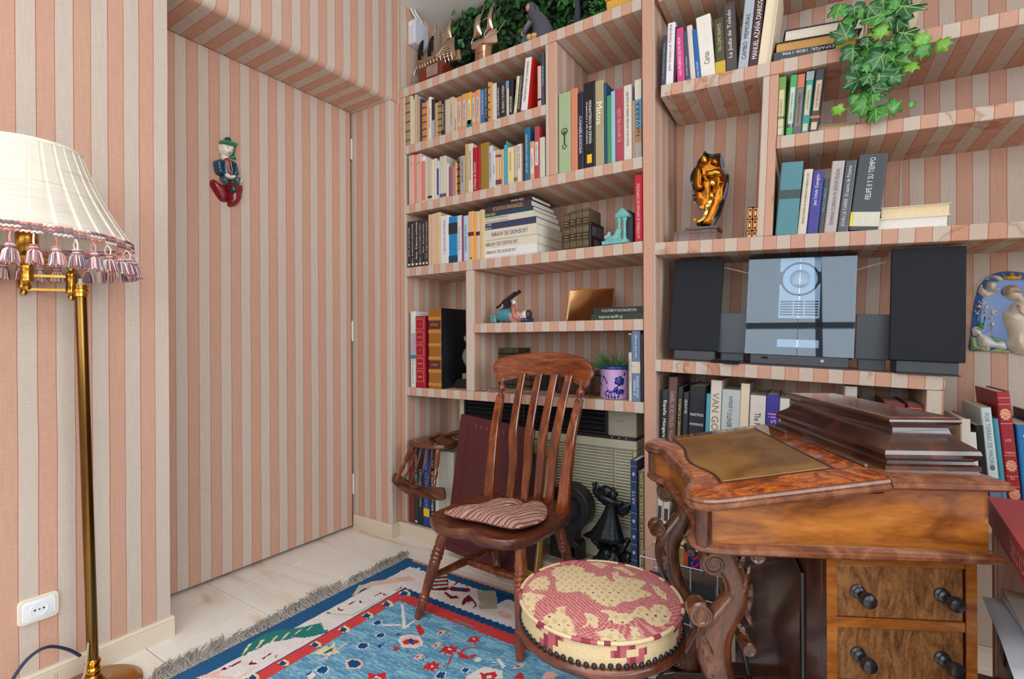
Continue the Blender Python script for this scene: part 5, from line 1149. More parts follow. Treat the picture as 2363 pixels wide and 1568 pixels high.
RUGP = [('grn',[(0.083,0.816),(0.044,0.771),(0.035,0.719),(0.043,0.679),(0.079,0.647),(0.109,0.609),(0.140,0.562),(0.188,0.586),(0.196,0.572),(0.207,0.591),(0.169,0.650),(0.141,0.663),(0.126,0.690),(0.090,0.733),(0.098,0.768),(0.087,0.794),(0.096,0.807)]),('yel',[(0.083,0.812),(0.043,0.768),(0.046,0.757),(0.080,0.799)]),('yel',[(0.094,0.778),(0.059,0.735),(0.063,0.724),(0.091,0.764)]),('yel',[(0.106,0.739),(0.078,0.698),(0.082,0.687),(0.103,0.724)]),('yel',[(0.117,0.704),(0.094,0.665),(0.098,0.654),(0.114,0.689)]),('yel',[(0.128,0.667),(0.112,0.630),(0.116,0.619),(0.126,0.651)]),('yel',[(0.140,0.630),(0.129,0.596),(0.134,0.585),(0.137,0.614)]),('yel',[(0.151,0.594),(0.146,0.563),(0.150,0.551),(0.148,0.578)]),('pnk',[(0.077,0.376),(0.041,0.316),(0.055,0.258),(0.091,0.209),(0.150,0.139),(0.196,0.149),(0.159,0.198),(0.115,0.245),(0.079,0.298),(0.074,0.331),(0.089,0.368)]),('pgr',[(0.078,0.353),(0.033,0.310),(0.042,0.298),(0.076,0.330)]),('pgr',[(0.091,0.314),(0.055,0.277),(0.064,0.266),(0.092,0.293)]),('pgr',[(0.104,0.275),(0.078,0.245),(0.087,0.233),(0.108,0.256)]),('pgr',[(0.118,0.234),(0.101,0.212),(0.110,0.200),(0.125,0.217)]),('pgr',[(0.132,0.193),(0.124,0.178),(0.133,0.166),(0.142,0.178)]),('pgr',[(0.143,0.161),(0.142,0.153),(0.151,0.140),(0.155,0.147)]),('mar',[(0.107,0.893),(0.096,0.876),(0.112,0.869),(0.111,0.880)]),('mar',[(0.106,0.863),(0.111,0.827),(0.117,0.834),(0.119,0.862)]),('mar',[(0.146,0.827),(0.135,0.805),(0.146,0.815),(0.169,0.808),(0.155,0.824)]),('mar',[(0.155,0.788),(0.151,0.753),(0.157,0.761),(0.163,0.787)]),('mar',[(0.186,0.768),(0.175,0.749),(0.187,0.760)]),('mar',[(0.099,0.511),(0.103,0.504),(0.118,0.504),(0.107,0.511)]),('mar',[(0.116,0.475),(0.101,0.459),(0.122,0.469),(0.143,0.458),(0.133,0.472)]),('mar',[(0.118,0.427),(0.120,0.393),(0.125,0.401),(0.126,0.427)]),('mar',[(0.145,0.399),(0.130,0.381),(0.147,0.392),(0.167,0.385)]),('mar',[(0.153,0.333),(0.155,0.294),(0.162,0.304),(0.157,0.334)]),('mar',[(0.178,0.312),(0.163,0.292),(0.180,0.304),(0.202,0.299)]),('mar',[(0.193,0.261),(0.189,0.220),(0.196,0.230),(0.199,0.260)]),('pgr',[(0.107,0.511),(0.187,0.465),(0.196,0.300),(0.204,0.301),(0.198,0.468),(0.112,0.515)]),('pnk',[(0.074,0.947),(0.101,0.890),(0.108,0.886),(0.119,0.906),(0.180,0.879),(0.179,0.826),(0.185,0.828),(0.188,0.880),(0.118,0.919)]),('yel',[(0.218,0.269),(0.220,0.230),(0.251,0.236),(0.270,0.253),(0.255,0.274)]),('blu',[(0.232,0.276),(0.219,0.243),(0.247,0.244),(0.259,0.268)]),('yel',[(0.222,0.361),(0.223,0.325),(0.253,0.330),(0.271,0.345),(0.256,0.365)]),('blu',[(0.234,0.367),(0.222,0.337),(0.249,0.338),(0.260,0.359)]),('yel',[(0.220,0.453),(0.222,0.421),(0.250,0.425),(0.268,0.437),(0.254,0.456)]),('blu',[(0.233,0.459),(0.221,0.431),(0.247,0.432),(0.258,0.451)]),('yel',[(0.221,0.556),(0.223,0.526),(0.249,0.529),(0.267,0.540),(0.253,0.557)]),('blu',[(0.233,0.561),(0.222,0.536),(0.246,0.535),(0.256,0.552)]),('yel',[(0.217,0.664),(0.218,0.637),(0.244,0.639),(0.260,0.648),(0.247,0.664)]),('blu',[(0.228,0.668),(0.217,0.646),(0.241,0.645),(0.250,0.660)]),('yel',[(0.217,0.777),(0.219,0.753),(0.243,0.753),(0.258,0.761),(0.246,0.776)]),('blu',[(0.228,0.780),(0.218,0.761),(0.240,0.759),(0.249,0.772)]),('yel',[(0.205,0.863),(0.206,0.841),(0.229,0.841),(0.244,0.848),(0.233,0.862)]),('blu',[(0.215,0.866),(0.206,0.848),(0.227,0.846),(0.236,0.858)]),('mar',[(0.229,0.086),(0.268,0.031),(0.360,0.132),(0.363,0.147),(0.307,0.179)]),('pgr',[(0.229,0.080),(0.273,0.040),(0.286,0.052),(0.242,0.094)]),('pgr',[(0.251,0.105),(0.295,0.066),(0.307,0.077),(0.263,0.118)]),('pgr',[(0.273,0.129),(0.316,0.090),(0.328,0.101),(0.285,0.141)]),('pgr',[(0.294,0.152),(0.337,0.114),(0.348,0.124),(0.305,0.164)]),('mar',[(0.361,0.140),(0.348,0.043),(0.362,0.048),(0.362,0.113),(0.423,0.083),(0.443,0.096),(0.435,0.115),(0.381,0.140)]),('blu',[(0.380,0.128),(0.380,0.106),(0.417,0.093),(0.425,0.108),(0.395,0.129)]),('mar',[(0.365,0.168),(0.365,0.155),(0.407,0.170),(0.422,0.156),(0.440,0.166),(0.417,0.188)]),('mar',[(0.457,0.159),(0.457,0.126),(0.510,0.153),(0.532,0.171),(0.533,0.205),(0.522,0.169),(0.494,0.155),(0.509,0.185),(0.491,0.157),(0.493,0.188),(0.482,0.163),(0.488,0.203),(0.472,0.189)]),('sag',[(0.465,0.083),(0.526,0.043),(0.607,0.146),(0.556,0.186),(0.535,0.169),(0.548,0.152),(0.516,0.141)]),('tan',[(0.487,0.094),(0.537,0.055),(0.548,0.068),(0.493,0.108)]),('tan',[(0.508,0.122),(0.557,0.084),(0.568,0.096),(0.514,0.136)]),('tan',[(0.529,0.149),(0.577,0.112),(0.587,0.124),(0.535,0.163)]),('blu',[(0.532,0.048),(0.618,0.044),(0.594,0.091),(0.592,0.124)]),('pnk',[(0.617,0.166),(0.640,0.140),(0.640,0.169),(0.666,0.149),(0.693,0.171),(0.663,0.190)]),('wht',[(0.086,0.142),(0.085,0.117),(0.134,0.106),(0.141,0.060),(0.128,0.058),(0.117,0.097),(0.081,0.088),(0.097,0.110)]),('wht',[(0.439,0.485),(0.437,0.461),(0.457,0.439),(0.488,0.432),(0.525,0.453),(0.531,0.468),(0.519,0.489),(0.483,0.510),(0.459,0.496)]),('pnk',[(0.448,0.479),(0.448,0.460),(0.472,0.445),(0.502,0.450),(0.528,0.469),(0.506,0.484),(0.477,0.496)]),('red',[(0.458,0.485),(0.465,0.468),(0.485,0.473),(0.488,0.487),(0.473,0.493)]),('blu',[(0.465,0.468),(0.474,0.456),(0.502,0.459),(0.503,0.477),(0.486,0.479)]),('red',[(0.491,0.469),(0.491,0.452),(0.512,0.456),(0.506,0.472)]),('red',[(0.436,0.398),(0.438,0.379),(0.484,0.403),(0.488,0.416),(0.484,0.428),(0.450,0.408)]),('red',[(0.458,0.523),(0.473,0.513),(0.485,0.517),(0.480,0.532),(0.469,0.533)]),('red',[(0.635,0.354),(0.633,0.337),(0.643,0.340),(0.645,0.323),(0.654,0.333),(0.662,0.323),(0.666,0.340),(0.679,0.343),(0.665,0.352),(0.670,0.364),(0.657,0.361),(0.656,0.375),(0.650,0.362),(0.640,0.372)]),('wht',[(0.648,0.348),(0.648,0.341),(0.656,0.343),(0.655,0.350)]),('red',[(0.596,0.443),(0.593,0.422),(0.607,0.425),(0.608,0.403),(0.621,0.416),(0.633,0.402),(0.638,0.425),(0.656,0.428),(0.637,0.440),(0.644,0.454),(0.627,0.452),(0.625,0.470),(0.616,0.453),(0.603,0.467)]),('wht',[(0.613,0.435),(0.614,0.427),(0.624,0.429),(0.623,0.438)]),('red',[(0.608,0.537),(0.605,0.518),(0.618,0.520),(0.619,0.502),(0.630,0.512),(0.641,0.500),(0.646,0.520),(0.661,0.522),(0.645,0.532),(0.651,0.545),(0.635,0.543),(0.634,0.558),(0.626,0.544),(0.614,0.557)]),('wht',[(0.623,0.529),(0.624,0.522),(0.633,0.524),(0.632,0.531)]),('red',[(0.651,0.436),(0.661,0.425),(0.699,0.430),(0.700,0.405),(0.713,0.413),(0.708,0.433),(0.695,0.444),(0.675,0.451)]),('red',[(0.655,0.512),(0.663,0.493),(0.648,0.466),(0.641,0.442),(0.648,0.446),(0.655,0.467),(0.668,0.493),(0.661,0.513)]),('red',[(0.653,0.424),(0.657,0.401),(0.679,0.381),(0.678,0.356),(0.684,0.361),(0.684,0.386),(0.662,0.404),(0.661,0.427)]),('wht',[(0.714,0.494),(0.715,0.479),(0.729,0.472),(0.738,0.480),(0.737,0.494),(0.722,0.500)]),('blu',[(0.716,0.492),(0.717,0.480),(0.729,0.475),(0.735,0.480),(0.735,0.492),(0.723,0.497)]),('wht',[(0.663,0.554),(0.663,0.534),(0.682,0.525),(0.694,0.536),(0.694,0.554),(0.675,0.562)]),('blu',[(0.666,0.552),(0.666,0.535),(0.681,0.529),(0.690,0.536),(0.691,0.552),(0.676,0.559)]),('wht',[(0.397,0.364),(0.399,0.349),(0.415,0.341),(0.424,0.348),(0.423,0.362),(0.406,0.369)]),('blu',[(0.400,0.362),(0.401,0.350),(0.414,0.344),(0.421,0.349),(0.420,0.360),(0.407,0.366)]),('wht',[(0.351,0.584),(0.349,0.562),(0.372,0.551),(0.389,0.562),(0.392,0.583),(0.368,0.593)]),('blu',[(0.355,0.582),(0.353,0.563),(0.371,0.555),(0.384,0.563),(0.387,0.581),(0.368,0.589)]),('wht',[(0.345,0.732),(0.342,0.711),(0.365,0.700),(0.383,0.710),(0.386,0.729),(0.362,0.740)]),('blu',[(0.348,0.730),(0.346,0.712),(0.365,0.704),(0.378,0.711),(0.381,0.728),(0.363,0.736)]),('wht',[(0.290,0.463),(0.289,0.445),(0.308,0.436),(0.321,0.445),(0.322,0.462),(0.303,0.470)]),('blu',[(0.293,0.461),(0.292,0.446),(0.307,0.439),(0.317,0.446),(0.319,0.461),(0.304,0.467)]),('wht',[(0.357,0.510),(0.355,0.491),(0.375,0.482),(0.389,0.492),(0.391,0.510),(0.371,0.518)]),('blu',[(0.360,0.508),(0.359,0.492),(0.374,0.485),(0.384,0.493),(0.387,0.508),(0.372,0.515)]),('blu',[(0.413,0.472),(0.420,0.450),(0.426,0.468)]),('blu',[(0.407,0.546),(0.418,0.519),(0.423,0.552)]),('blu',[(0.338,0.758),(0.342,0.742),(0.350,0.760)]),('wht',[(0.350,0.764),(0.345,0.740),(0.367,0.746),(0.372,0.763),(0.363,0.769)]),('pnk',[(0.382,0.653),(0.396,0.634),(0.418,0.623),(0.445,0.634),(0.456,0.655),(0.419,0.676)]),('blu',[(0.396,0.655),(0.401,0.638),(0.424,0.633),(0.441,0.640),(0.442,0.657),(0.420,0.668)]),('red',[(0.487,0.655),(0.514,0.648),(0.531,0.624),(0.555,0.644),(0.512,0.671)]),('wht',[(0.519,0.661),(0.520,0.648),(0.541,0.652)]),('yel',[(0.268,0.686),(0.268,0.635),(0.286,0.639),(0.273,0.608),(0.309,0.632),(0.339,0.632),(0.320,0.664),(0.281,0.681)]),('grn',[(0.292,0.667),(0.297,0.628),(0.310,0.643),(0.303,0.665)]),('pnk',[(0.305,0.721),(0.318,0.672),(0.308,0.573),(0.313,0.582),(0.326,0.678)]),('wht',[(0.285,0.320),(0.296,0.318),(0.415,0.422),(0.407,0.432)]),('wht',[(0.325,0.453),(0.381,0.413),(0.389,0.421),(0.335,0.460)]),('wht',[(0.294,0.323),(0.305,0.324),(0.415,0.424),(0.412,0.433)]),('wht',[(0.405,0.417),(0.401,0.365),(0.407,0.366),(0.415,0.421)]),('pnk',[(0.561,0.457),(0.557,0.430),(0.571,0.415),(0.579,0.433),(0.580,0.448)]),('mar',[(0.565,0.449),(0.564,0.434),(0.569,0.436),(0.570,0.449)]),('pnk',[(0.555,0.534),(0.551,0.509),(0.564,0.495),(0.573,0.511),(0.573,0.524)]),('mar',[(0.559,0.526),(0.558,0.512),(0.563,0.514),(0.563,0.526)]),('pnk',[(0.527,0.397),(0.522,0.369),(0.537,0.353),(0.546,0.373),(0.547,0.388)]),('mar',[(0.531,0.388),(0.530,0.373),(0.535,0.375),(0.536,0.389)]),('mar',[(0.513,0.518),(0.515,0.507),(0.517,0.508),(0.516,0.519)]),('mar',[(0.540,0.527),(0.541,0.515),(0.543,0.517),(0.542,0.527)]),('mar',[(0.560,0.569),(0.562,0.558),(0.564,0.559),(0.563,0.570)]),('mar',[(0.582,0.526),(0.584,0.515),(0.586,0.516),(0.585,0.527)]),('mar',[(0.582,0.510),(0.584,0.499),(0.586,0.500),(0.585,0.511)]),('mar',[(0.567,0.381),(0.569,0.368),(0.571,0.369),(0.569,0.382)]),('mar',[(0.544,0.340),(0.546,0.327),(0.548,0.329),(0.547,0.341)]),('mar',[(0.586,0.432),(0.588,0.420),(0.590,0.421),(0.588,0.433)]),('mar',[(0.535,0.416),(0.537,0.404),(0.539,0.405),(0.538,0.417)]),('mar',[(0.524,0.439),(0.525,0.427),(0.527,0.428),(0.526,0.440)]),('wht',[(0.759,0.462),(0.765,0.443),(0.820,0.428),(0.844,0.459),(0.752,0.519),(0.745,0.506)]),('red',[(0.770,0.472),(0.787,0.467),(0.808,0.446),(0.822,0.456),(0.824,0.472),(0.792,0.493)]),('wht',[(0.795,0.478),(0.803,0.466),(0.816,0.470),(0.805,0.482)]),('wht',[(0.777,0.396),(0.780,0.386),(0.817,0.405),(0.817,0.420),(0.795,0.408)]),('wht',[(0.715,0.433),(0.722,0.418),(0.734,0.413),(0.740,0.428),(0.728,0.440)]),('red',[(0.697,0.429),(0.700,0.405),(0.711,0.414),(0.706,0.431)]),('pnk',[(0.936,0.388),(0.935,0.364),(0.955,0.349),(0.973,0.359),(0.969,0.379),(0.944,0.395)]),('pnk',[(0.841,0.405),(0.850,0.373),(0.862,0.366),(0.864,0.385),(0.853,0.399)]),('mar',[(0.848,0.395),(0.851,0.380),(0.856,0.380),(0.853,0.394)]),('red',[(0.869,0.443),(0.868,0.417),(0.873,0.404),(0.899,0.424)]),]
# ------------------------------------------------------------------ kilim
RUGC = dict(grn=(44, 118, 112), yel=(216, 202, 156), pnk=(222, 176, 160), pgr=(172, 192, 168), mar=(118, 26, 40), red=(186, 48, 52), blu=(24, 72, 122), wht=(216, 208, 204), sag=(160, 160, 140), tan=(178, 152, 134))
def rc(n): return lin(RUGC[n])
FLD = [lin((112, 160, 184)), lin((98, 148, 176)), lin((130, 176, 196)), lin((84, 136, 168))]
rb = [(c, min(p[0] for p in P), max(p[0] for p in P), min(p[1] for p in P), max(p[1] for p in P), P) for c, P in RUGP]
def rug_col(p, q, rng):
    # jagged woven steps
    jp = .006 * (math.floor(q / .012) % 2) ; jq = .007 * abs(((p / .028) % 1) * 2 - 1)
    for c, a, b_, d, e, P in reversed(rb):
        if a <= p <= b_ and d <= q <= e and inpoly(P, p, q): return rc(c)
    if q < .028 - jq * .5 and p > .05: return lin((206, 146, 130))
    if p < .004: return rc('mar') if int(q / .014) % 3 == 0 else rc('wht')
    if p < .018: return lin((150, 158, 176)) if p < .012 else rc('blu')
    m = min(p, q)
    if p < .088 - (.001 if int(q / .03) % 2 else 0) or q < .076 - jq: return lin((40, 86, 128)) if (int(q * 900) % 5) else lin((40, 92, 138))
    if p < .205: 
        if q > .21 + jq or p < q + .02: return rc('wht')
    if q < .218 + jq: return rc('wht')
    if q < .252 + jq and p > .2: return rc('blu')
    if p < .2085: return lin((60, 60, 120))
    if p < .258 + jp * .4: return lin((196, 68, 66))
    if q < .300 + jq: return lin((190, 62, 62))
    k = sin(q * 3 + p * 2) * 3 + q * 210 + sin(p * 23 + q * 60) * .8
    return FLD[(int(k) * 7 + int(p * 9) * 3 + (int(k * 1.7) % 3)) % 4]
b = MB(); GP = .0042; GX = 300; GY = 302; rng = random.Random(5)
X0, Y0 = -1.670, 1.668
vs = []; 
for j in range(GY + 1):
    for i in range(GX + 1):
        p = i * GP; q = j * GP
        vs.append((X0 + p, Y0 - q, .0036 + .0014 * sin(p * 7 + q * 3) * sin(q * 5.5) + .0005 * sin(q * 1400)))
b.v = [Vector(v) for v in vs]
for j in range(GY):
    for i in range(GX):
        a = j * (GX + 1) + i; b.f.append((a, a + GX + 1, a + GX + 2, a + 1)); b.c.append(rug_col((i + .5) * GP + .012, (j + .5) * GP + .012, rng)); b.mi.append(0)
rug = thing('rug', 'blue and red patterned flatweave rug with grey fringe on the marble floor', 'rug', (0, 0, 0))
b.build('weave', col_mat('kilim', .95, .1, 120, bump=.4, stretch=(1, 5, 1), vary=.16), rug, smooth=True, ang=180)
XE, YE = X0 + GX * GP, Y0 - GY * GP
MB().box(X0 + .002, YE, .0004, XE, Y0 - .002, .0018).build('underside', mat((120, 110, 110), .95), rug)
FG = mat((152, 146, 140), .95, vary=.25, scale=300)
for k in range(18):
    rg = random.Random(40 + k); b = MB(); yc = Y0 - .03 - k * .0685; ln = rg.uniform(.06, .10); sw = rg.choice((.9, .6, 1.2, .3, 1.0))
    for s in range(26):
        y0 = yc + rg.uniform(-.034, .034); L = ln * rg.uniform(.75, 1.15); a = sw + rg.uniform(-.35, .35); cu = rg.uniform(-1, 1.6)
        pts = [(X0 + .004, y0, .004)]; x, y = X0 - .002, y0; hh = rg.uniform(.004, .016)
        for t in range(5):
            a2 = (.2 if t < 1 else a) + cu * (t - 2) * .28; x -= cos(a2) * L / 5; y += sin(a2) * L / 5; pts.append((x, y, .0035 + hh * sin(pi * (t + 1) / 5.5) + .001 * (s % 4)))
        b.tube(pts, [.0017, .0018, .0017, .0015, .0013, .0006], 4)
    b.build('fringe_tassel', FG, rug, smooth=True)
tag(MB().tube([(-.905, 1.262, .0075), (-.893, 1.27, .0075)], .0022, 8).ball((-.905, 1.262, .0075), (.003, .003, .003), 8, 5).build('screw', mat((180, 190, 196), .3, .8, vary=0), smooth=True), 'tiny metal screw dropped on the light blue field of the rug', 'screw')
BRS_=1
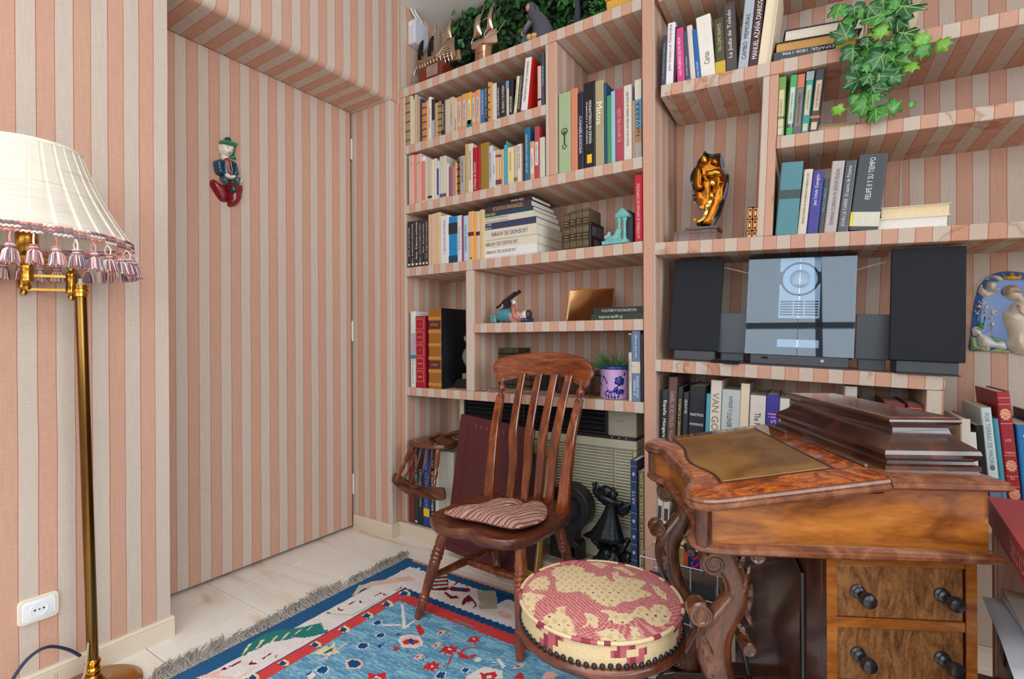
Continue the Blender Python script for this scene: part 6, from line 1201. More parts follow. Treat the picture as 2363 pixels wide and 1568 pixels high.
RL = {'doll':{'o':(1.1317,1.6666),'head':[(-0.0319,0.159),(-0.033,0.1369),(-0.027,0.1218),(-0.0151,0.1144),(0.0017,0.1158),(0.0163,0.1264),(0.0236,0.1422),(0.026,0.1603),(0.0235,0.1669),(-0.0034,0.1658)],'neck':[(-0.0222,0.1159),(-0.0234,0.101),(-0.0174,0.0955),(0.0018,0.1011),(0.0029,0.1187)],'hat':[(-0.0331,0.1611),(-0.0308,0.171),(-0.0202,0.1774),(0.0063,0.1799),(0.0259,0.1776),(0.0383,0.1754),(0.0259,0.1623),(0.0063,0.1627),(-0.0153,0.1624)],'topknot':[(-0.0118,0.1777),(-0.0107,0.1891),(-0.0011,0.1984),(0.0086,0.1955),(0.0111,0.1815),(-0.001,0.1763)],'scarf':[(0.0259,0.1702),(0.0408,0.1762),(0.0438,0.1722),(0.0359,0.1585),(0.0384,0.1493),(0.034,0.138),(0.0411,0.1202),(0.0386,0.1145),(0.0237,0.115),(0.0115,0.1175),(0.0188,0.1247),(0.0261,0.1356),(0.0285,0.1512)],'torso':[(-0.0221,0.0965),(0.0067,0.105),(0.0263,0.096),(0.0168,0.029),(0.0218,0.0155),(-0.0025,0.0043),(-0.0217,0.0115),(-0.0265,0.0272),(-0.0315,0.0792)],'shirt':[(-0.0186,0.0963),(0.003,0.1015),(0.007,0.0362),(-0.0026,0.0287),(-0.01,0.0561)],'armL':[(-0.0269,0.0963),(-0.0386,0.0916),(-0.0549,0.0796),(-0.0548,0.0628),(-0.0489,0.038),(-0.0383,0.0289),(-0.0218,0.0285),(-0.0183,0.0416),(-0.0266,0.0515),(-0.0279,0.0705)],'armR':[(0.0067,0.1026),(0.0213,0.1019),(0.0337,0.0956),(0.0414,0.0654),(0.046,0.0492),(0.0291,0.0372),(0.0143,0.0382),(0.0167,0.0537),(0.019,0.0741),(0.0141,0.0875)],'hands':[(-0.0218,0.0309),(-0.0123,0.0371),(-0.0026,0.0312),(0.007,0.0338),(0.0168,0.0389),(0.0205,0.03),(0.0144,0.0209),(-0.0026,0.0165),(-0.0146,0.017)],'jacketL':[(-0.0241,0.023),(-0.0074,0.0226),(-0.0049,-0.0013),(-0.0096,-0.0098),(-0.024,-0.0037),(-0.0358,0.0053)],'jacketR':[(0.0168,0.029),(0.0316,0.0354),(0.0441,0.0312),(0.0417,0.0106),(0.0318,0.0007),(0.0218,0.0105)],'legL':[(-0.0475,0.0083),(-0.0614,0.0022),(-0.0666,-0.0099),(-0.0624,-0.0279),(-0.0425,-0.0567),(-0.0236,-0.0765),(-0.002,-0.0765),(0.0039,-0.0605),(0.0001,-0.0245),(-0.0072,-0.0068),(-0.0263,-0.0043)],'legR':[(-0.0025,0.0091),(0.0169,0.0117),(0.0417,0.0131),(0.0669,0.007),(0.0682,-0.0027),(0.0608,-0.0347),(0.0571,-0.0607),(0.0397,-0.0821),(0.0151,-0.0929),(0.0048,-0.0898),(0.0002,-0.049),(-0.0048,-0.0208)],'foot':[(0.0454,0.0241),(0.0642,0.0378),(0.0713,0.0359),(0.0567,0.0182),(0.0467,0.0119)],'instrument':[(-0.0036,-0.0132),(0.0121,-0.0068),(0.0269,-0.008),(0.0306,-0.0195),(0.027,-0.034),(0.0123,-0.0412),(0.0002,-0.0368)]},'plaque':{'o':(0.9649,1.0142),'slab':[(-0.061,-0.0184),(-0.0618,0.02),(-0.0597,0.0652),(-0.0573,0.1148),(-0.0525,0.1598),(-0.0447,0.1911),(-0.0314,0.2131),(-0.0154,0.2271),(0.0056,0.2354),(0.0265,0.238),(0.0474,0.2363),(0.0682,0.2313),(0.0889,0.2211),(0.105,0.2057),(0.1182,0.1841),(0.1272,0.1543),(0.1352,0.1119),(0.1401,0.0696),(0.1451,0.0275),(0.1489,-0.0232),(0.0658,-0.0254),(0.0337,-0.0238),(-0.0157,-0.0196)],'madonna':[(0.0079,0.1836),(0.0173,0.1922),(0.0334,0.1931),(0.0451,0.1831),(0.0537,0.1677),(0.0591,0.1547),(0.0666,0.1633),(0.0774,0.133),(0.0887,0.09),(0.0974,0.0365),(0.1063,-0.0233),(0.0467,-0.0253),(0.0226,0.0054),(0.0249,0.0275),(0.0188,0.0537),(0.0113,0.0756),(0.0079,0.0954),(0.0114,0.1087),(0.0209,0.1132),(0.0267,0.1286),(0.0344,0.1373),(0.0374,0.1406),(0.0261,0.1417),(0.0196,0.1428),(0.0168,0.1494),(0.0108,0.1571),(0.0069,0.1704)],'hair':[(0.0078,0.1682),(0.0097,0.1814),(0.0191,0.1889),(0.0336,0.1887),(0.0453,0.1787),(0.0506,0.1678),(0.0412,0.1635),(0.0283,0.1636),(0.0157,0.1571)],'arm':[(0.0364,0.1286),(0.0395,0.1308),(0.0529,0.1156),(0.06,0.1004),(0.064,0.081),(0.051,0.0894),(0.0392,0.1024)],'child':[(-0.0599,0.0426),(-0.0578,0.0517),(-0.0477,0.0542),(-0.0371,0.0455),(-0.0316,0.0345),(-0.0231,0.0326),(-0.011,0.0218),(-0.0005,0.0111),(0.0124,0.016),(0.0224,0.0098),(0.0265,-0.0076),(0.017,-0.0125),(0.0004,-0.0088),(-0.0129,-0.0072),(-0.0159,-0.0162),(-0.0245,-0.0099),(-0.0381,-0.0061),(-0.0453,0.0026),(-0.0463,0.0251),(-0.055,0.0293)],'childarm':[(-0.0284,0.0391),(-0.0187,0.0461),(-0.0158,0.0551),(-0.019,0.0706),(-0.0134,0.0751),(-0.0079,0.0708),(-0.0092,0.0552),(-0.0104,0.0463),(-0.0231,0.0326)],'halo':[(-0.0618,0.0471),(-0.0596,0.0551),(-0.0496,0.0587),(-0.039,0.05),(-0.0371,0.0444),(-0.0476,0.0531),(-0.0569,0.0506)],'cherub':[(-0.0328,0.1886),(-0.0308,0.1997),(-0.0227,0.204),(-0.0109,0.2016),(-0.0071,0.1904),(-0.0115,0.1772),(-0.0229,0.1729),(-0.0299,0.1797)],'wings':[(-0.0498,0.1732),(-0.0423,0.1944),(-0.0385,0.1842),(-0.0314,0.1775),(-0.0228,0.1707),(-0.0098,0.1772),(-0.0003,0.1837),(0.0065,0.1792),(-0.0076,0.1639),(-0.0237,0.154),(-0.0354,0.1541),(-0.0459,0.162)],'crown':[(0.0042,0.2299),(0.011,0.2231),(0.0161,0.2186),(0.0225,0.2206),(0.0237,0.2294),(0.0283,0.2336),(0.0327,0.2269),(0.0338,0.2192),(0.0419,0.2179),(0.0454,0.2287),(0.0504,0.2221),(0.0487,0.2091),(0.028,0.2063),(0.01,0.21)],'hands':[(-0.0153,0.2238),(0.0047,0.2189),(0.0102,0.2056),(-0.0028,0.2036),(-0.0166,0.2172),(-0.0295,0.2086),(-0.0314,0.2131)],'grass':[(-0.0616,0.0245),(-0.0462,0.0228),(-0.0443,0.0004),(-0.0244,-0.0111),(-0.0157,-0.0185),(0.0037,-0.0098),(0.0334,-0.0161),(0.0345,-0.0226),(-0.0157,-0.0196),(-0.0606,-0.0172)],'hill':[(-0.0214,0.0326),(-0.0012,0.0266),(0.0187,0.0196),(0.0191,0.0119),(-0.0006,0.0122),(-0.011,0.0218)],'stems':[(-0.0479,0.0587),(-0.0462,0.0969),(-0.0414,0.0656),(-0.0397,0.1194),(-0.0364,0.0657),(-0.0326,0.0926),(-0.026,0.095),(-0.0301,0.0748),(-0.0322,0.0479),(-0.0444,0.0566)],'lily1':[(-0.05,0.1418),(-0.0404,0.1351),(-0.0393,0.1485),(-0.0354,0.1351),(-0.0284,0.1395),(-0.036,0.1317),(-0.0393,0.1284),(-0.0428,0.1328)],'lily2':[(-0.0551,0.1238),(-0.0444,0.1306),(-0.0404,0.1172),(-0.049,0.1194)],'lily3':[(-0.0369,0.1127),(-0.0324,0.1261),(-0.0224,0.1262),(-0.027,0.1173),(-0.0335,0.1127)],'lily4':[(-0.0571,0.1126),(-0.0499,0.1036),(-0.0444,0.1127),(-0.0479,0.0969),(-0.0547,0.0968)],'lily5':[(-0.0364,0.1038),(-0.0318,0.1128),(-0.0262,0.0994)],'lily6':[(-0.0182,0.1062),(-0.0155,0.1207),(-0.0134,0.1107),(-0.0026,0.1108),(-0.0114,0.104),(-0.0044,0.0952),(-0.0161,0.0973)],'lily7':[(-0.0255,0.0849),(-0.0141,0.0907),(-0.0123,0.0863),(-0.017,0.0817)]},'sculpt':{'o':(0.0967,1.4215),'body':[(-0.0178,0.2764),(-0.0113,0.2904),(-0.0014,0.2802),(0.0224,0.273),(0.0432,0.2737),(0.0475,0.2571),(0.0549,0.2218),(0.072,0.1976),(0.0747,0.1631),(0.0696,0.1271),(0.0628,0.1008),(0.0548,0.0771),(0.049,0.053),(0.0341,0.0247),(0.0236,0.0007),(-0.0167,0.0012),(-0.0423,0.0334),(-0.0402,0.0395),(-0.0232,0.0368),(-0.0047,0.0503),(-0.0028,0.0601),(-0.0083,0.0756),(-0.004,0.0852),(0.0094,0.1013),(0.0127,0.1307),(0.0178,0.1475),(0.0158,0.1651),(0.0082,0.1772),(0.001,0.1793),(-0.0046,0.1725),(-0.0046,0.1476),(0.0034,0.1293),(-0.0004,0.1097),(-0.0088,0.0856),(-0.0083,0.0756),(-0.0203,0.078),(-0.0379,0.0934),(-0.0461,0.1144),(-0.0501,0.1476),(-0.0593,0.1865),(-0.0579,0.2091),(-0.0469,0.2329),(-0.0377,0.2417),(-0.0337,0.2587)],'rim_r':[(0.0432,0.2737),(0.051,0.2542),(0.0573,0.219),(0.0731,0.1974),(0.0747,0.1631),(0.0696,0.1271),(0.063,0.0984),(0.0513,0.0528),(0.0342,0.0222),(0.0236,-0.0005),(0.0118,0.0003),(0.0288,0.0375),(0.0432,0.0782),(0.0579,0.1087),(0.0639,0.1521),(0.0642,0.1937),(0.0506,0.215),(0.0448,0.2403)],'rim_l':[(-0.0178,0.2764),(-0.0337,0.2587),(-0.0469,0.2329),(-0.0591,0.2093),(-0.0605,0.1867),(-0.0514,0.1478),(-0.0474,0.1145),(-0.0378,0.0909),(-0.0203,0.0767),(-0.0358,0.1008),(-0.0421,0.1316),(-0.0511,0.1679),(-0.0501,0.198),(-0.0414,0.2196),(-0.0398,0.237),(-0.0239,0.2548)],'rim_t':[(-0.019,0.2766),(-0.0113,0.2904),(-0.0014,0.2802),(0.0224,0.273),(0.0432,0.2737),(0.0428,0.2578),(0.0276,0.2624),(0.0116,0.2548),(0.0015,0.2686),(-0.0107,0.2766)],'headL':[(-0.0231,0.2622),(-0.0129,0.2732),(0.0017,0.2661),(0.0072,0.248),(0.0008,0.234),(-0.0135,0.2372),(-0.0223,0.2471)],'headR':[(0.0121,0.2449),(0.0231,0.2581),(0.0372,0.2537),(0.0449,0.2379),(0.041,0.2237),(0.0223,0.2262),(0.0126,0.2324)],'leg':[(0.0156,0.1701),(0.0273,0.1687),(0.0331,0.1458),(0.0294,0.124),(0.0214,0.0951),(0.0091,0.059),(0.0009,0.0323),(-0.017,0.0062),(-0.0372,0.0279),(-0.0138,0.0411),(-0.0004,0.0599),(-0.004,0.0852),(0.0118,0.1011),(0.0167,0.1452)],'fold1':[(-0.0391,0.2218),(-0.0179,0.229),(-0.0096,0.203),(-0.0079,0.1679),(-0.0046,0.1476),(-0.0182,0.1341),(-0.0353,0.141),(-0.0462,0.1673)],'fold2':[(-0.0076,0.2127),(0.0135,0.2149),(0.0343,0.2172),(0.0534,0.2049),(0.0612,0.1843),(0.058,0.1553),(0.0499,0.1316),(0.0381,0.1379),(0.0455,0.1764),(0.0243,0.1839),(0.008,0.1809),(-0.0069,0.1977)]}}
# ------------------------------------------------------------------ relief pieces
def rel(par, name, poly, H, m, off=0, rad=None, back=.002, both=False, M=ID, res=None, hf=None, smooth=4):
    P = [(p.x, p.y) for p in closedpath([(x, y, 0) for x, y in poly], smooth)] if smooth > 1 else poly
    b = MB(M @ Matrix.Translation((0, -off, 0))); b.pillow(P, H, rad, back, res, both=both, hf=hf)
    return b.build(name, m, par, smooth=True, ang=75)
GL = lambda c, r=.25, v=.12: mat(c, r, 0, .5, .25, v, 40)
# carved figure hung on the door
D = RL['doll']
Md = Matrix(((0, -1, 0, -2.1895), (1, 0, 0, D['o'][0]), (0, 0, 1, D['o'][1]), (0, 0, 0, 1)))
doll = thing('wall_figure', 'painted carved oriental figure in blue jacket and red trousers hung on the door', 'figurine', M=Md)
blu = GL((34, 72, 94)); redd = GL((128, 18, 34)); ivo = GL((228, 222, 204), .3, .04); grn = GL((50, 130, 100)); gld = GL((190, 150, 90))
rel(doll, 'legs', D['legL'], .028, redd, .0, hf=lambda x, z: .0018 * sin(260 * (x + z))); rel(doll, 'legs', D['legR'], .034, redd, .004, hf=lambda x, z: .0028 * sin(420 * x))
rel(doll, 'torso', D['torso'], .034, blu, .0); rel(doll, 'shirt', D['shirt'], .010, GL((150, 48, 66)), .026, hf=lambda x, z: .0015 * sin(900 * x))
rel(doll, 'sleeve', D['armL'], .026, blu, .012, hf=lambda x, z: .0015 * sin(240 * (x - z))); rel(doll, 'sleeve', D['armR'], .026, blu, .012, hf=lambda x, z: .0015 * sin(240 * (x + z)))
rel(doll, 'jacket_skirt', D['jacketL'], .014, GL((60, 84, 92), .3, .4), .028); rel(doll, 'jacket_skirt', D['jacketR'], .014, GL((60, 84, 92), .3, .4), .03)
hn = rel(doll, 'hands', D['hands'], .016, ivo, .034)
rel(doll, 'neck', D['neck'], .016, ivo, .008); hd = rel(doll, 'head', D['head'], .036, ivo, .006)
rel(doll, 'hat', D['hat'], .03, grn, .016); rel(doll, 'topknot', D['topknot'], .02, GL((40, 46, 60)), .012); rel(doll, 'scarf', D['scarf'], .016, grn, .004, hf=lambda x, z: .002 * sin(500 * (x + z * .6)))
rel(doll, 'foot', D['foot'], .014, ivo, .012); rel(doll, 'drum', D['instrument'], .018, GL((50, 54, 56)), .034)
b = MB()
for (px, pz, w, h) in ((-.0125, .141, .0055, .0012), (.0085, .138, .0055, .0012)): b.ball((px, -.0415, pz), (w, .0012, h), 10, 5)
b.build('eye', mat((30, 26, 26), .3, vary=0), hd); b = MB()
for (px, pz) in ((-.0125, .1485), (.0095, .1460)): b.tube([(px - .008, -.038, pz - .001), (px, -.0415, pz + .002), (px + .008, -.0405, pz)], .0007, 5)
b.build('eyebrow', mat((60, 44, 40), .5, vary=0), hd); MB().ball((-.004, -.0425, .134), (.003, .004, .006), 8, 6).build('nose', ivo, hd, smooth=True)
MB().ball((-.0035, -.0425, .1245), (.006, .0012, .0018), 10, 5).build('lips', mat((180, 40, 36), .3, vary=0), hd)
for s in (-.021, .0005): MB().tube([(s, -.037, .09), (s + .006 * (1 if s < -.01 else 1), -.0385, .06), (s + .004, -.038, .03)], .0016, 5).build('jacket_trim', gld, doll, smooth=True)
# glazed plaque
Q = RL['plaque']
pl = thing('wall_plaque', 'arched blue and cream glazed relief plaque hanging on the right wall', 'plaque', M=RF @ Matrix.Translation((Q['o'][0], .299, Q['o'][1])))
cre = GL((206, 190, 168), .25, .08); wh = GL((212, 206, 200), .22, .06)
rel(pl, 'slab', Q['slab'], .012, GL((62, 104, 172), .22, .12), .012, rad=.02, back=.012, res=.018)
rel(pl, 'grass', Q['grass'], .008, GL((120, 140, 70), .3, .5), .022, smooth=1); rel(pl, 'grass', Q['hill'], .006, GL((100, 140, 80), .3, .4), .022)
rel(pl, 'robed_figure', Q['madonna'], .034, cre, .02, hf=lambda x, z: .004 * sin(150 * (x + z * .35)) if z < .03 else 0, res=.007)
rel(pl, 'hair', Q['hair'], .022, GL((170, 152, 132), .3, .2), .04, hf=lambda x, z: .002 * sin(420 * (z - x * .4))); rel(pl, 'praying_hands', Q['arm'], .018, cre, .044)
rel(pl, 'infant', Q['child'], .026, wh, .02); rel(pl, 'infant_arm', Q['childarm'], .016, wh, .022); rel(pl, 'halo', Q['halo'], .008, wh, .03)
rel(pl, 'wing', Q['wings'], .014, cre, .022, hf=lambda x, z: .0015 * sin(500 * x + 300 * z)); rel(pl, 'cherub_head', Q['cherub'], .024, cre, .024)
rel(pl, 'crown', Q['crown'], .014, GL((214, 160, 40), .25, .1), .026, smooth=1); rel(pl, 'hands', Q['hands'], .010, cre, .02)
rel(pl, 'stems', Q['stems'], .010, GL((60, 130, 60), .3, .4), .022, smooth=1)
for i in range(1, 8): rel(pl, 'lily', Q['lily%d' % i], .010, GL((226, 206, 176), .25, .06), .026, smooth=1)
# gilt bronze sculpture on an acrylic block
Q = RL['sculpt']
Ms = RF @ Matrix.Translation((Q['o'][0], .13, Q['o'][1]))
sc = thing('sculpture', 'gold and dark bronze abstract owl like sculpture on a clear block', 'sculpture', M=Ms)
GOLD = mat((206, 140, 52), .14, 1.0, vary=.25, scale=30); BRZ = mat((70, 84, 100), .35, .9, vary=.6, scale=120, bump=1.0); GDK = mat((150, 92, 30), .16, 1.0, vary=.35, scale=24)
rel(sc, 'body', Q['body'], .022, GDK, .0, back=.02, hf=lambda x, z: .004 * sin(60 * x + 45 * z), both=False)
rel(sc, 'fold', Q['fold1'], .024, GDK, .012); rel(sc, 'fold', Q['fold2'], .026, GOLD, .012, hf=lambda x, z: .003 * sin(160 * (x + z)))
rel(sc, 'leg', Q['leg'], .022, mat((226, 186, 104), .15, 1.0, vary=.15, scale=40), .014, hf=lambda x, z: .002 * sin(300 * z + 200 * x)); rel(sc, 'head', Q['headL'], .022, GOLD, .012); rel(sc, 'head', Q['headR'], .02, GDK, .012)
for k in ('rim_r', 'rim_l', 'rim_t'): rel(sc, 'rough_rim', Q[k], .016, BRZ, .006, back=.026, hf=lambda x, z: .003 * sin(700 * x) * sin(650 * z))
z0 = 1.357 - Q['o'][1]
ACR, nt, bs = new_mat('acrylic'); bs.inputs['Transmission Weight'].default_value = 1; bs.inputs['Roughness'].default_value = .02; bs.inputs['IOR'].default_value = 1.3; bs.inputs['Base Color'].default_value = lin((226, 206, 206))
MB().box(-.105, -.045, z0, .048, .055, -.011).build('clear_block', ACR, sc, bevel=.002)
MB().box(-.062, -.05, -.0108, .055, .06, -.001).build('dark_plate', mat((44, 34, 34), .2, vary=0), sc, bevel=.001)
# ------------------------------------------------------------------ things on the left bay shelves
t = thing('bust', 'grey green stone bust on a black wedge plinth behind the divider', 'statuette', (-1.555, 1.99, .7604))
STN = mat((132, 138, 118), .6, vary=.3, scale=70, bump=.6)
MB().loft([[(-.085, -.04, 0), (.06, -.04, 0), (.06, .06, 0), (-.085, .06, 0)], [(-.055, -.03, .045), (.05, -.03, .045), (.05, .05, .045), (-.055, .05, .045)]]).build('plinth', mat((32, 28, 28), .25, vary=0), t, bevel=.002)
b = MB().box(-.03, -.022, .0452, .04, .04, .072)
prb = [(.012, .072), (.018, .078), (.014, .085), (.016, .092), (.036, .12), (.046, .145), (.046, .165), (.036, .19), (.02, .205), (.018, .215), (.026, .23), (.031, .248), (.03, .268), (.022, .284), (.008, .292)]
b.loft([[(.005 + r * cos(a) * (1.15 if z < .2 else 1), .01 + r * .8 * sin(a), z) for a in [2 * pi * k / 18 for k in range(18)]] for r, z in [(p.x, p.y) for p in smoothpath([(r, z, 0) for r, z in prb], 3)]])
b.ball((-.02, -.005, .245), (.01, .012, .016), 8, 6); b.build('figure', STN, t, smooth=True, ang=50)
# astronomer lying with a telescope
a_ = thing('stargazer_figurine', 'painted figurine lying on its back aiming a black telescope', 'figurine', (-1.372, 1.925, 1.0752))
teal = GL((70, 132, 150), .3, .15); skin = GL((186, 112, 100), .4, .06)
b = MB(); b.tube(smoothpath([(.03, 0, .026), (.055, 0, .034), (.085, 0, .036), (.115, .002, .03), (.135, .002, .018)], 4), [.018] * 4 + [.032] * 4 + [.034] * 4 + [.026] * 4 + [.012], 14); b.build('trousers', teal, a_, smooth=True)
MB().box(.0, -.02, .001, .034, .024, .042).build('boots', GL((92, 140, 152), .3, .3), a_, bevel=.008, seg=3)
MB().tube([(.115, 0, .028), (.15, 0, .024), (.185, .004, .02)], [.028, .03, .02], 12).build('shirt', GL((196, 150, 140), .4), a_, smooth=True)
b = MB(); b.tube([(.165, -.02, .016), (.145, -.03, .03), (.137, -.026, .055), (.133, -.016, .082)], [.012, .011, .009, .007], 10); b.tube([(.15, .02, .03), (.115, .02, .055), (.075, .01, .082)], [.010, .009, .007], 10); b.build('arms', skin, a_, smooth=True, ang=180)
b = MB(); b.ball((.132, -.012, .092), (.009, .008, .012), 10, 8); b.ball((.062, .002, .086), (.009, .008, .010), 10, 8); b.build('hands', GL((222, 206, 182), .4), a_, smooth=True)
MB().ball((.188, -.004, .034), (.022, .02, .021), 14, 10).build('head', GL((218, 210, 192), .4), a_, smooth=True); MB().ball((.203, -.002, .036), (.0145, .021, .022), 12, 8).build('hair', GL((64, 44, 36), .5), a_, smooth=True)
MB().tube([(.178, -.024, .010), (.205, -.02, .010), (.214, .01, .012)], .010, 10).build('collar', GL((36, 48, 82), .4), a_, smooth=True); MB().tube([(.128, -.012, .008), (.158, -.014, .010)], [.008, .009], 10).build('cuff', GL((222, 214, 200), .4), a_, smooth=True)
b = MB(); b.tube([(.028, .0, .072), (.075, -.004, .098)], .0055, 10); b.tube([(.068, -.004, .094), (.14, -.010, .132)], .0105, 12); b.tube([(.135, -.010, .126), (.165, -.012, .141)], .008, 10); b.box(.078, -.02, .075, .106, .006, .1, M=Matrix.Rotation(R(0), 4, 'Y')); b.ball((.075, .0, .066), (.016, .012, .008), 10, 6); b.build('telescope', mat((34, 28, 28), .35, vary=.1), a_, smooth=True, ang=40)
# silver tray leaning on the back
Mt_ = Matrix.Translation((-.925, 2.03, 1.0755)) @ Matrix.Rotation(R(-14), 4, 'X')
tr = thing('metal_tray', 'engraved metal tray leaning upright against the shelf back', 'tray', M=Mt_ @ Matrix.Translation((0, 0, .075)))
TRM = mat((170, 128, 88), .22, 1.0, vary=.15, scale=20)
b = MB(); sh = [(.105, .074, .012, -.010), (.107, .076, .013, -.012), (.102, .071, .012, -.011), (.095, .064, .011, -.001), (.090, .059, .010, .001)]
b.loft([[(x, y, z) for x, z in rrect(w, h, r)] for w, h, r, y in sh] ); b.loft([[(x, y, z) for x, z in rrect(w, h, r)] for w, h, r, y in ((.105, .074, .012, -.009), (.095, .064, .011, .003), (.09, .059, .01, .003))][::-1]); b.build('tray_body', TRM, tr, smooth=True, ang=60)
b = MB(); 
for i in range(9): b.tube([(-.04 + i * .01, -.0002, .025), (-.036 + i * .01, -.0002, .029 - .003 * (i % 2)), (-.032 + i * .01, -.0002, .025)], .0006, 4)
b.tube([(.012 * cos(a) * 1.8, -.0002, -.005 + .012 * sin(a)) for a in [2 * pi * k / 20 for k in range(21)]], .0006, 4); b.build('engraving', mat((110, 78, 50), .4, .6, vary=0), tr)
# verdigris bookend shaped like a chapel front
tw = thing('bookend', 'turquoise verdigris bookend shaped like a columned tower with a fallen figure', 'bookend', (-.705, 1.885, 1.3694))
VER = mat((110, 176, 172), .6, vary=.35, scale=60, bump=.5); SLT = mat((40, 48, 54), .6, vary=.3)
b = MB(); b.loft([[(-.005, 0, 0), (.03, 0, 0), (.03, .11, 0), (-.005, .11, 0)], [(-.005, 0, .105), (.03, 0, .105), (.03, .11, .105), (-.005, .11, .105)], [(.010, 0, .132), (.0135, 0, .132), (.0135, .11, .132), (.010, .11, .132)]]); b.build('slab', SLT, tw, bevel=.001)
b = MB(); 
for x in (-.03, .018): b.lathe([(.011, 0), (.010, .012), (.0065, .022), (.006, .075), (.008, .082), (.011, .09), (.012, .098)], 12, Matrix.Translation((x * .45 - .006, -.012, .005)))
b.loft([[(-.028, -.026, .10), (.022, -.026, .10), (.022, .0, .10), (-.028, .0, .10)], [(-.03, -.03, .109), (.024, -.03, .109), (.024, 0, .109), (-.03, 0, .109)], [(-.028, -.028, .112), (.022, -.028, .112), (.022, 0, .112), (-.028, 0, .112)], [(-.006, -.024, .134), (.0, -.024, .134), (.0, 0, .134), (-.006, 0, .134)]])
b.tube(smoothpath([(-.068, -.01, .016), (-.05, -.012, .02), (-.035, -.012, .026), (-.024, -.012, .045), (-.02, -.012, .06)], 3), [.016] * 6 + [.014] * 6 + [.006], 10); b.box(-.085, -.03, .0005, .018, .0, .014)
b.build('column_front', VER, tw, smooth=True, ang=40)
b = MB(); b.ball((-.062, -.012, .044), (.008, .008, .010), 10, 8); b.tube([(-.078, -.014, .028), (-.066, -.012, .036), (-.05, -.014, .028)], [.008, .009, .006], 8); b.build('fallen_figure', mat((140, 180, 182), .6, vary=.3), tw, smooth=True)
# painted pot with grass
pot = thing('flower_pot', 'lilac ceramic pot painted with dark blue flowers holding green grass', 'plant pot', (-.772, 1.935, .7604))
MB().lathe([(.05, 0), (.0555, .002), (.0575, .008), (.0575, .118), (.059, .122), (.0595, .127), (.057, .130), (.054, .128), (.053, .1), (.001, .098)], 40).build('pot_body', GL((196, 158, 202), .22, .06), pot, smooth=True, ang=60)
MB().lathe([(.0578, .1185), (.0602, .122), (.0606, .1275), (.0572, .1312), (.0545, .1295)], 40, cap=False).build('blue_rim', GL((38, 56, 150), .2, .1), pot, smooth=True, ang=180)
BL = GL((30, 44, 138), .2, .15)
def onpot(poly, th, z, s=1, rot=0, nm='painted_leaf'):
    b = MB(); P = closedpath([(x, y, 0) for x, y in poly], 3); vs = []
    for k, d in ((1.0, .0002), (.55, .0009), (.02, .001)):
        rg = []
        for p in P:
            x = (p.x * cos(rot) - p.y * sin(rot)) * s * k; y = (p.x * sin(rot) + p.y * cos(rot)) * s * k; a = th + x / .0576; rg.append(((.0576 + d) * cos(a), (.0576 + d) * sin(a), z + y))
        vs.append(rg)
    b.loft(vs); return b.build(nm, BL, pot, smooth=True, ang=180)
leafp = [(0, -.010), (.005, -.003), (.0045, .004), (0, .010), (-.0045, .004), (-.005, -.003)]
VA = -pi / 2 + .35
for k in range(6): onpot([(0, -.002), (.008, .008), (.006, .019), (0, .021), (-.006, .019), (-.008, .008)], VA + .38 + .012 / .0576 * cos(k * pi / 3 + .3) * .2, .073 + .002 * sin(k), .95, k * pi / 3, 'painted_petal')
for x, z, r, s in ((-.044, .088, .9, .9), (-.036, .078, 2.4, .6), (-.03, .068, 3.0, .7), (.006, .040, 2.6, 1.5), (.022, .032, -1.2, 1.7), (-.012, .03, 1.9, 1.0), (-.026, .034, 2.2, .8), (-.036, .028, 2.6, .6), (-.034, .014, .4, .7), (-.022, .012, .3, .8), (-.010, .012, .2, .8), (.002, .011, .0, .85), (.016, .014, -.3, .9), (.036, .03, -.6, 1.0), (-.068, .09, 0, 1.1), (-.066, .06, .3, .9), (.044, .1, -.4, .8), (.052, .12, .5, .7)): onpot(leafp, VA + x / .0576, z, s, r)
for pts in ([(-.05, .022), (-.02, .020), (.01, .024), (.04, .018)], [(-.03, .05), (-.02, .024)]): 
    MB().tube([((.0579) * cos(VA + x / .0576), .0579 * sin(VA + x / .0576), z) for x, z in [(p.x, p.y) for p in smoothpath([(x, z, 0) for x, z in pts], 4)]], .0011, 5).build('painted_stem', BL, pot, smooth=True)
b = MB(); rg = random.Random(9)
for i in range(230):
    a = rg.uniform(0, 2 * pi); r0 = .042 * sqrt(rg.random()); L = rg.uniform(.06, .125); o = rg.uniform(.2, 1.25); bend = rg.uniform(.1, .6); a2 = a if rg.random() < .7 else pi + .3
    p = [Vector((r0 * cos(a), r0 * sin(a), .098))]; th = o * .4
    for k in range(4): th += o * .22 + bend * .1; p.append(p[-1] + Vector((cos(a2) * sin(th), sin(a2) * sin(th), cos(th))) * L / 4)
    b.tube([tuple(q) for q in p], [.0011, .0012, .0010, .0007, .0002], 3)
gg = b.build('grass_blades', mat((44, 96, 44), .5, vary=.5, scale=60), pot, smooth=True); gg['kind'] = 'stuff'
MB().lathe([(.001, .0985), (.053, .0985), (.053, .0995), (.001, .1)], 24).build('soil', mat((40, 30, 22), .9), pot)
tb = thing('wooden_box', 'dark carved wooden box standing at the back behind the chair', 'box', (-.955, 2.02, .7604)); WB = wood('box_wood', [(.3, (40, 22, 12)), (.6, (72, 42, 24)), (.85, (104, 66, 38))], (8, 8, 2), 4, .3, .3)
MB().box(-.1, -.04, .008, .1, .06, .085).box(-.104, -.044, 0, .104, .064, .012).build('box_body', WB, tb, bevel=.002); MB().box(-.104, -.044, .0855, .104, .064, .105).build('lid', WB, tb, bevel=.004); 
b = MB()
for s in (-1, 1): b.tube([(s * (.012 + .03 * t) , -.0415, .05 + .012 * sin(6 * t) * (1 - t)) for t in [k / 10 for k in range(11)]], .0022, 6)
b.build('brass_mount', BRS, tb, smooth=True)
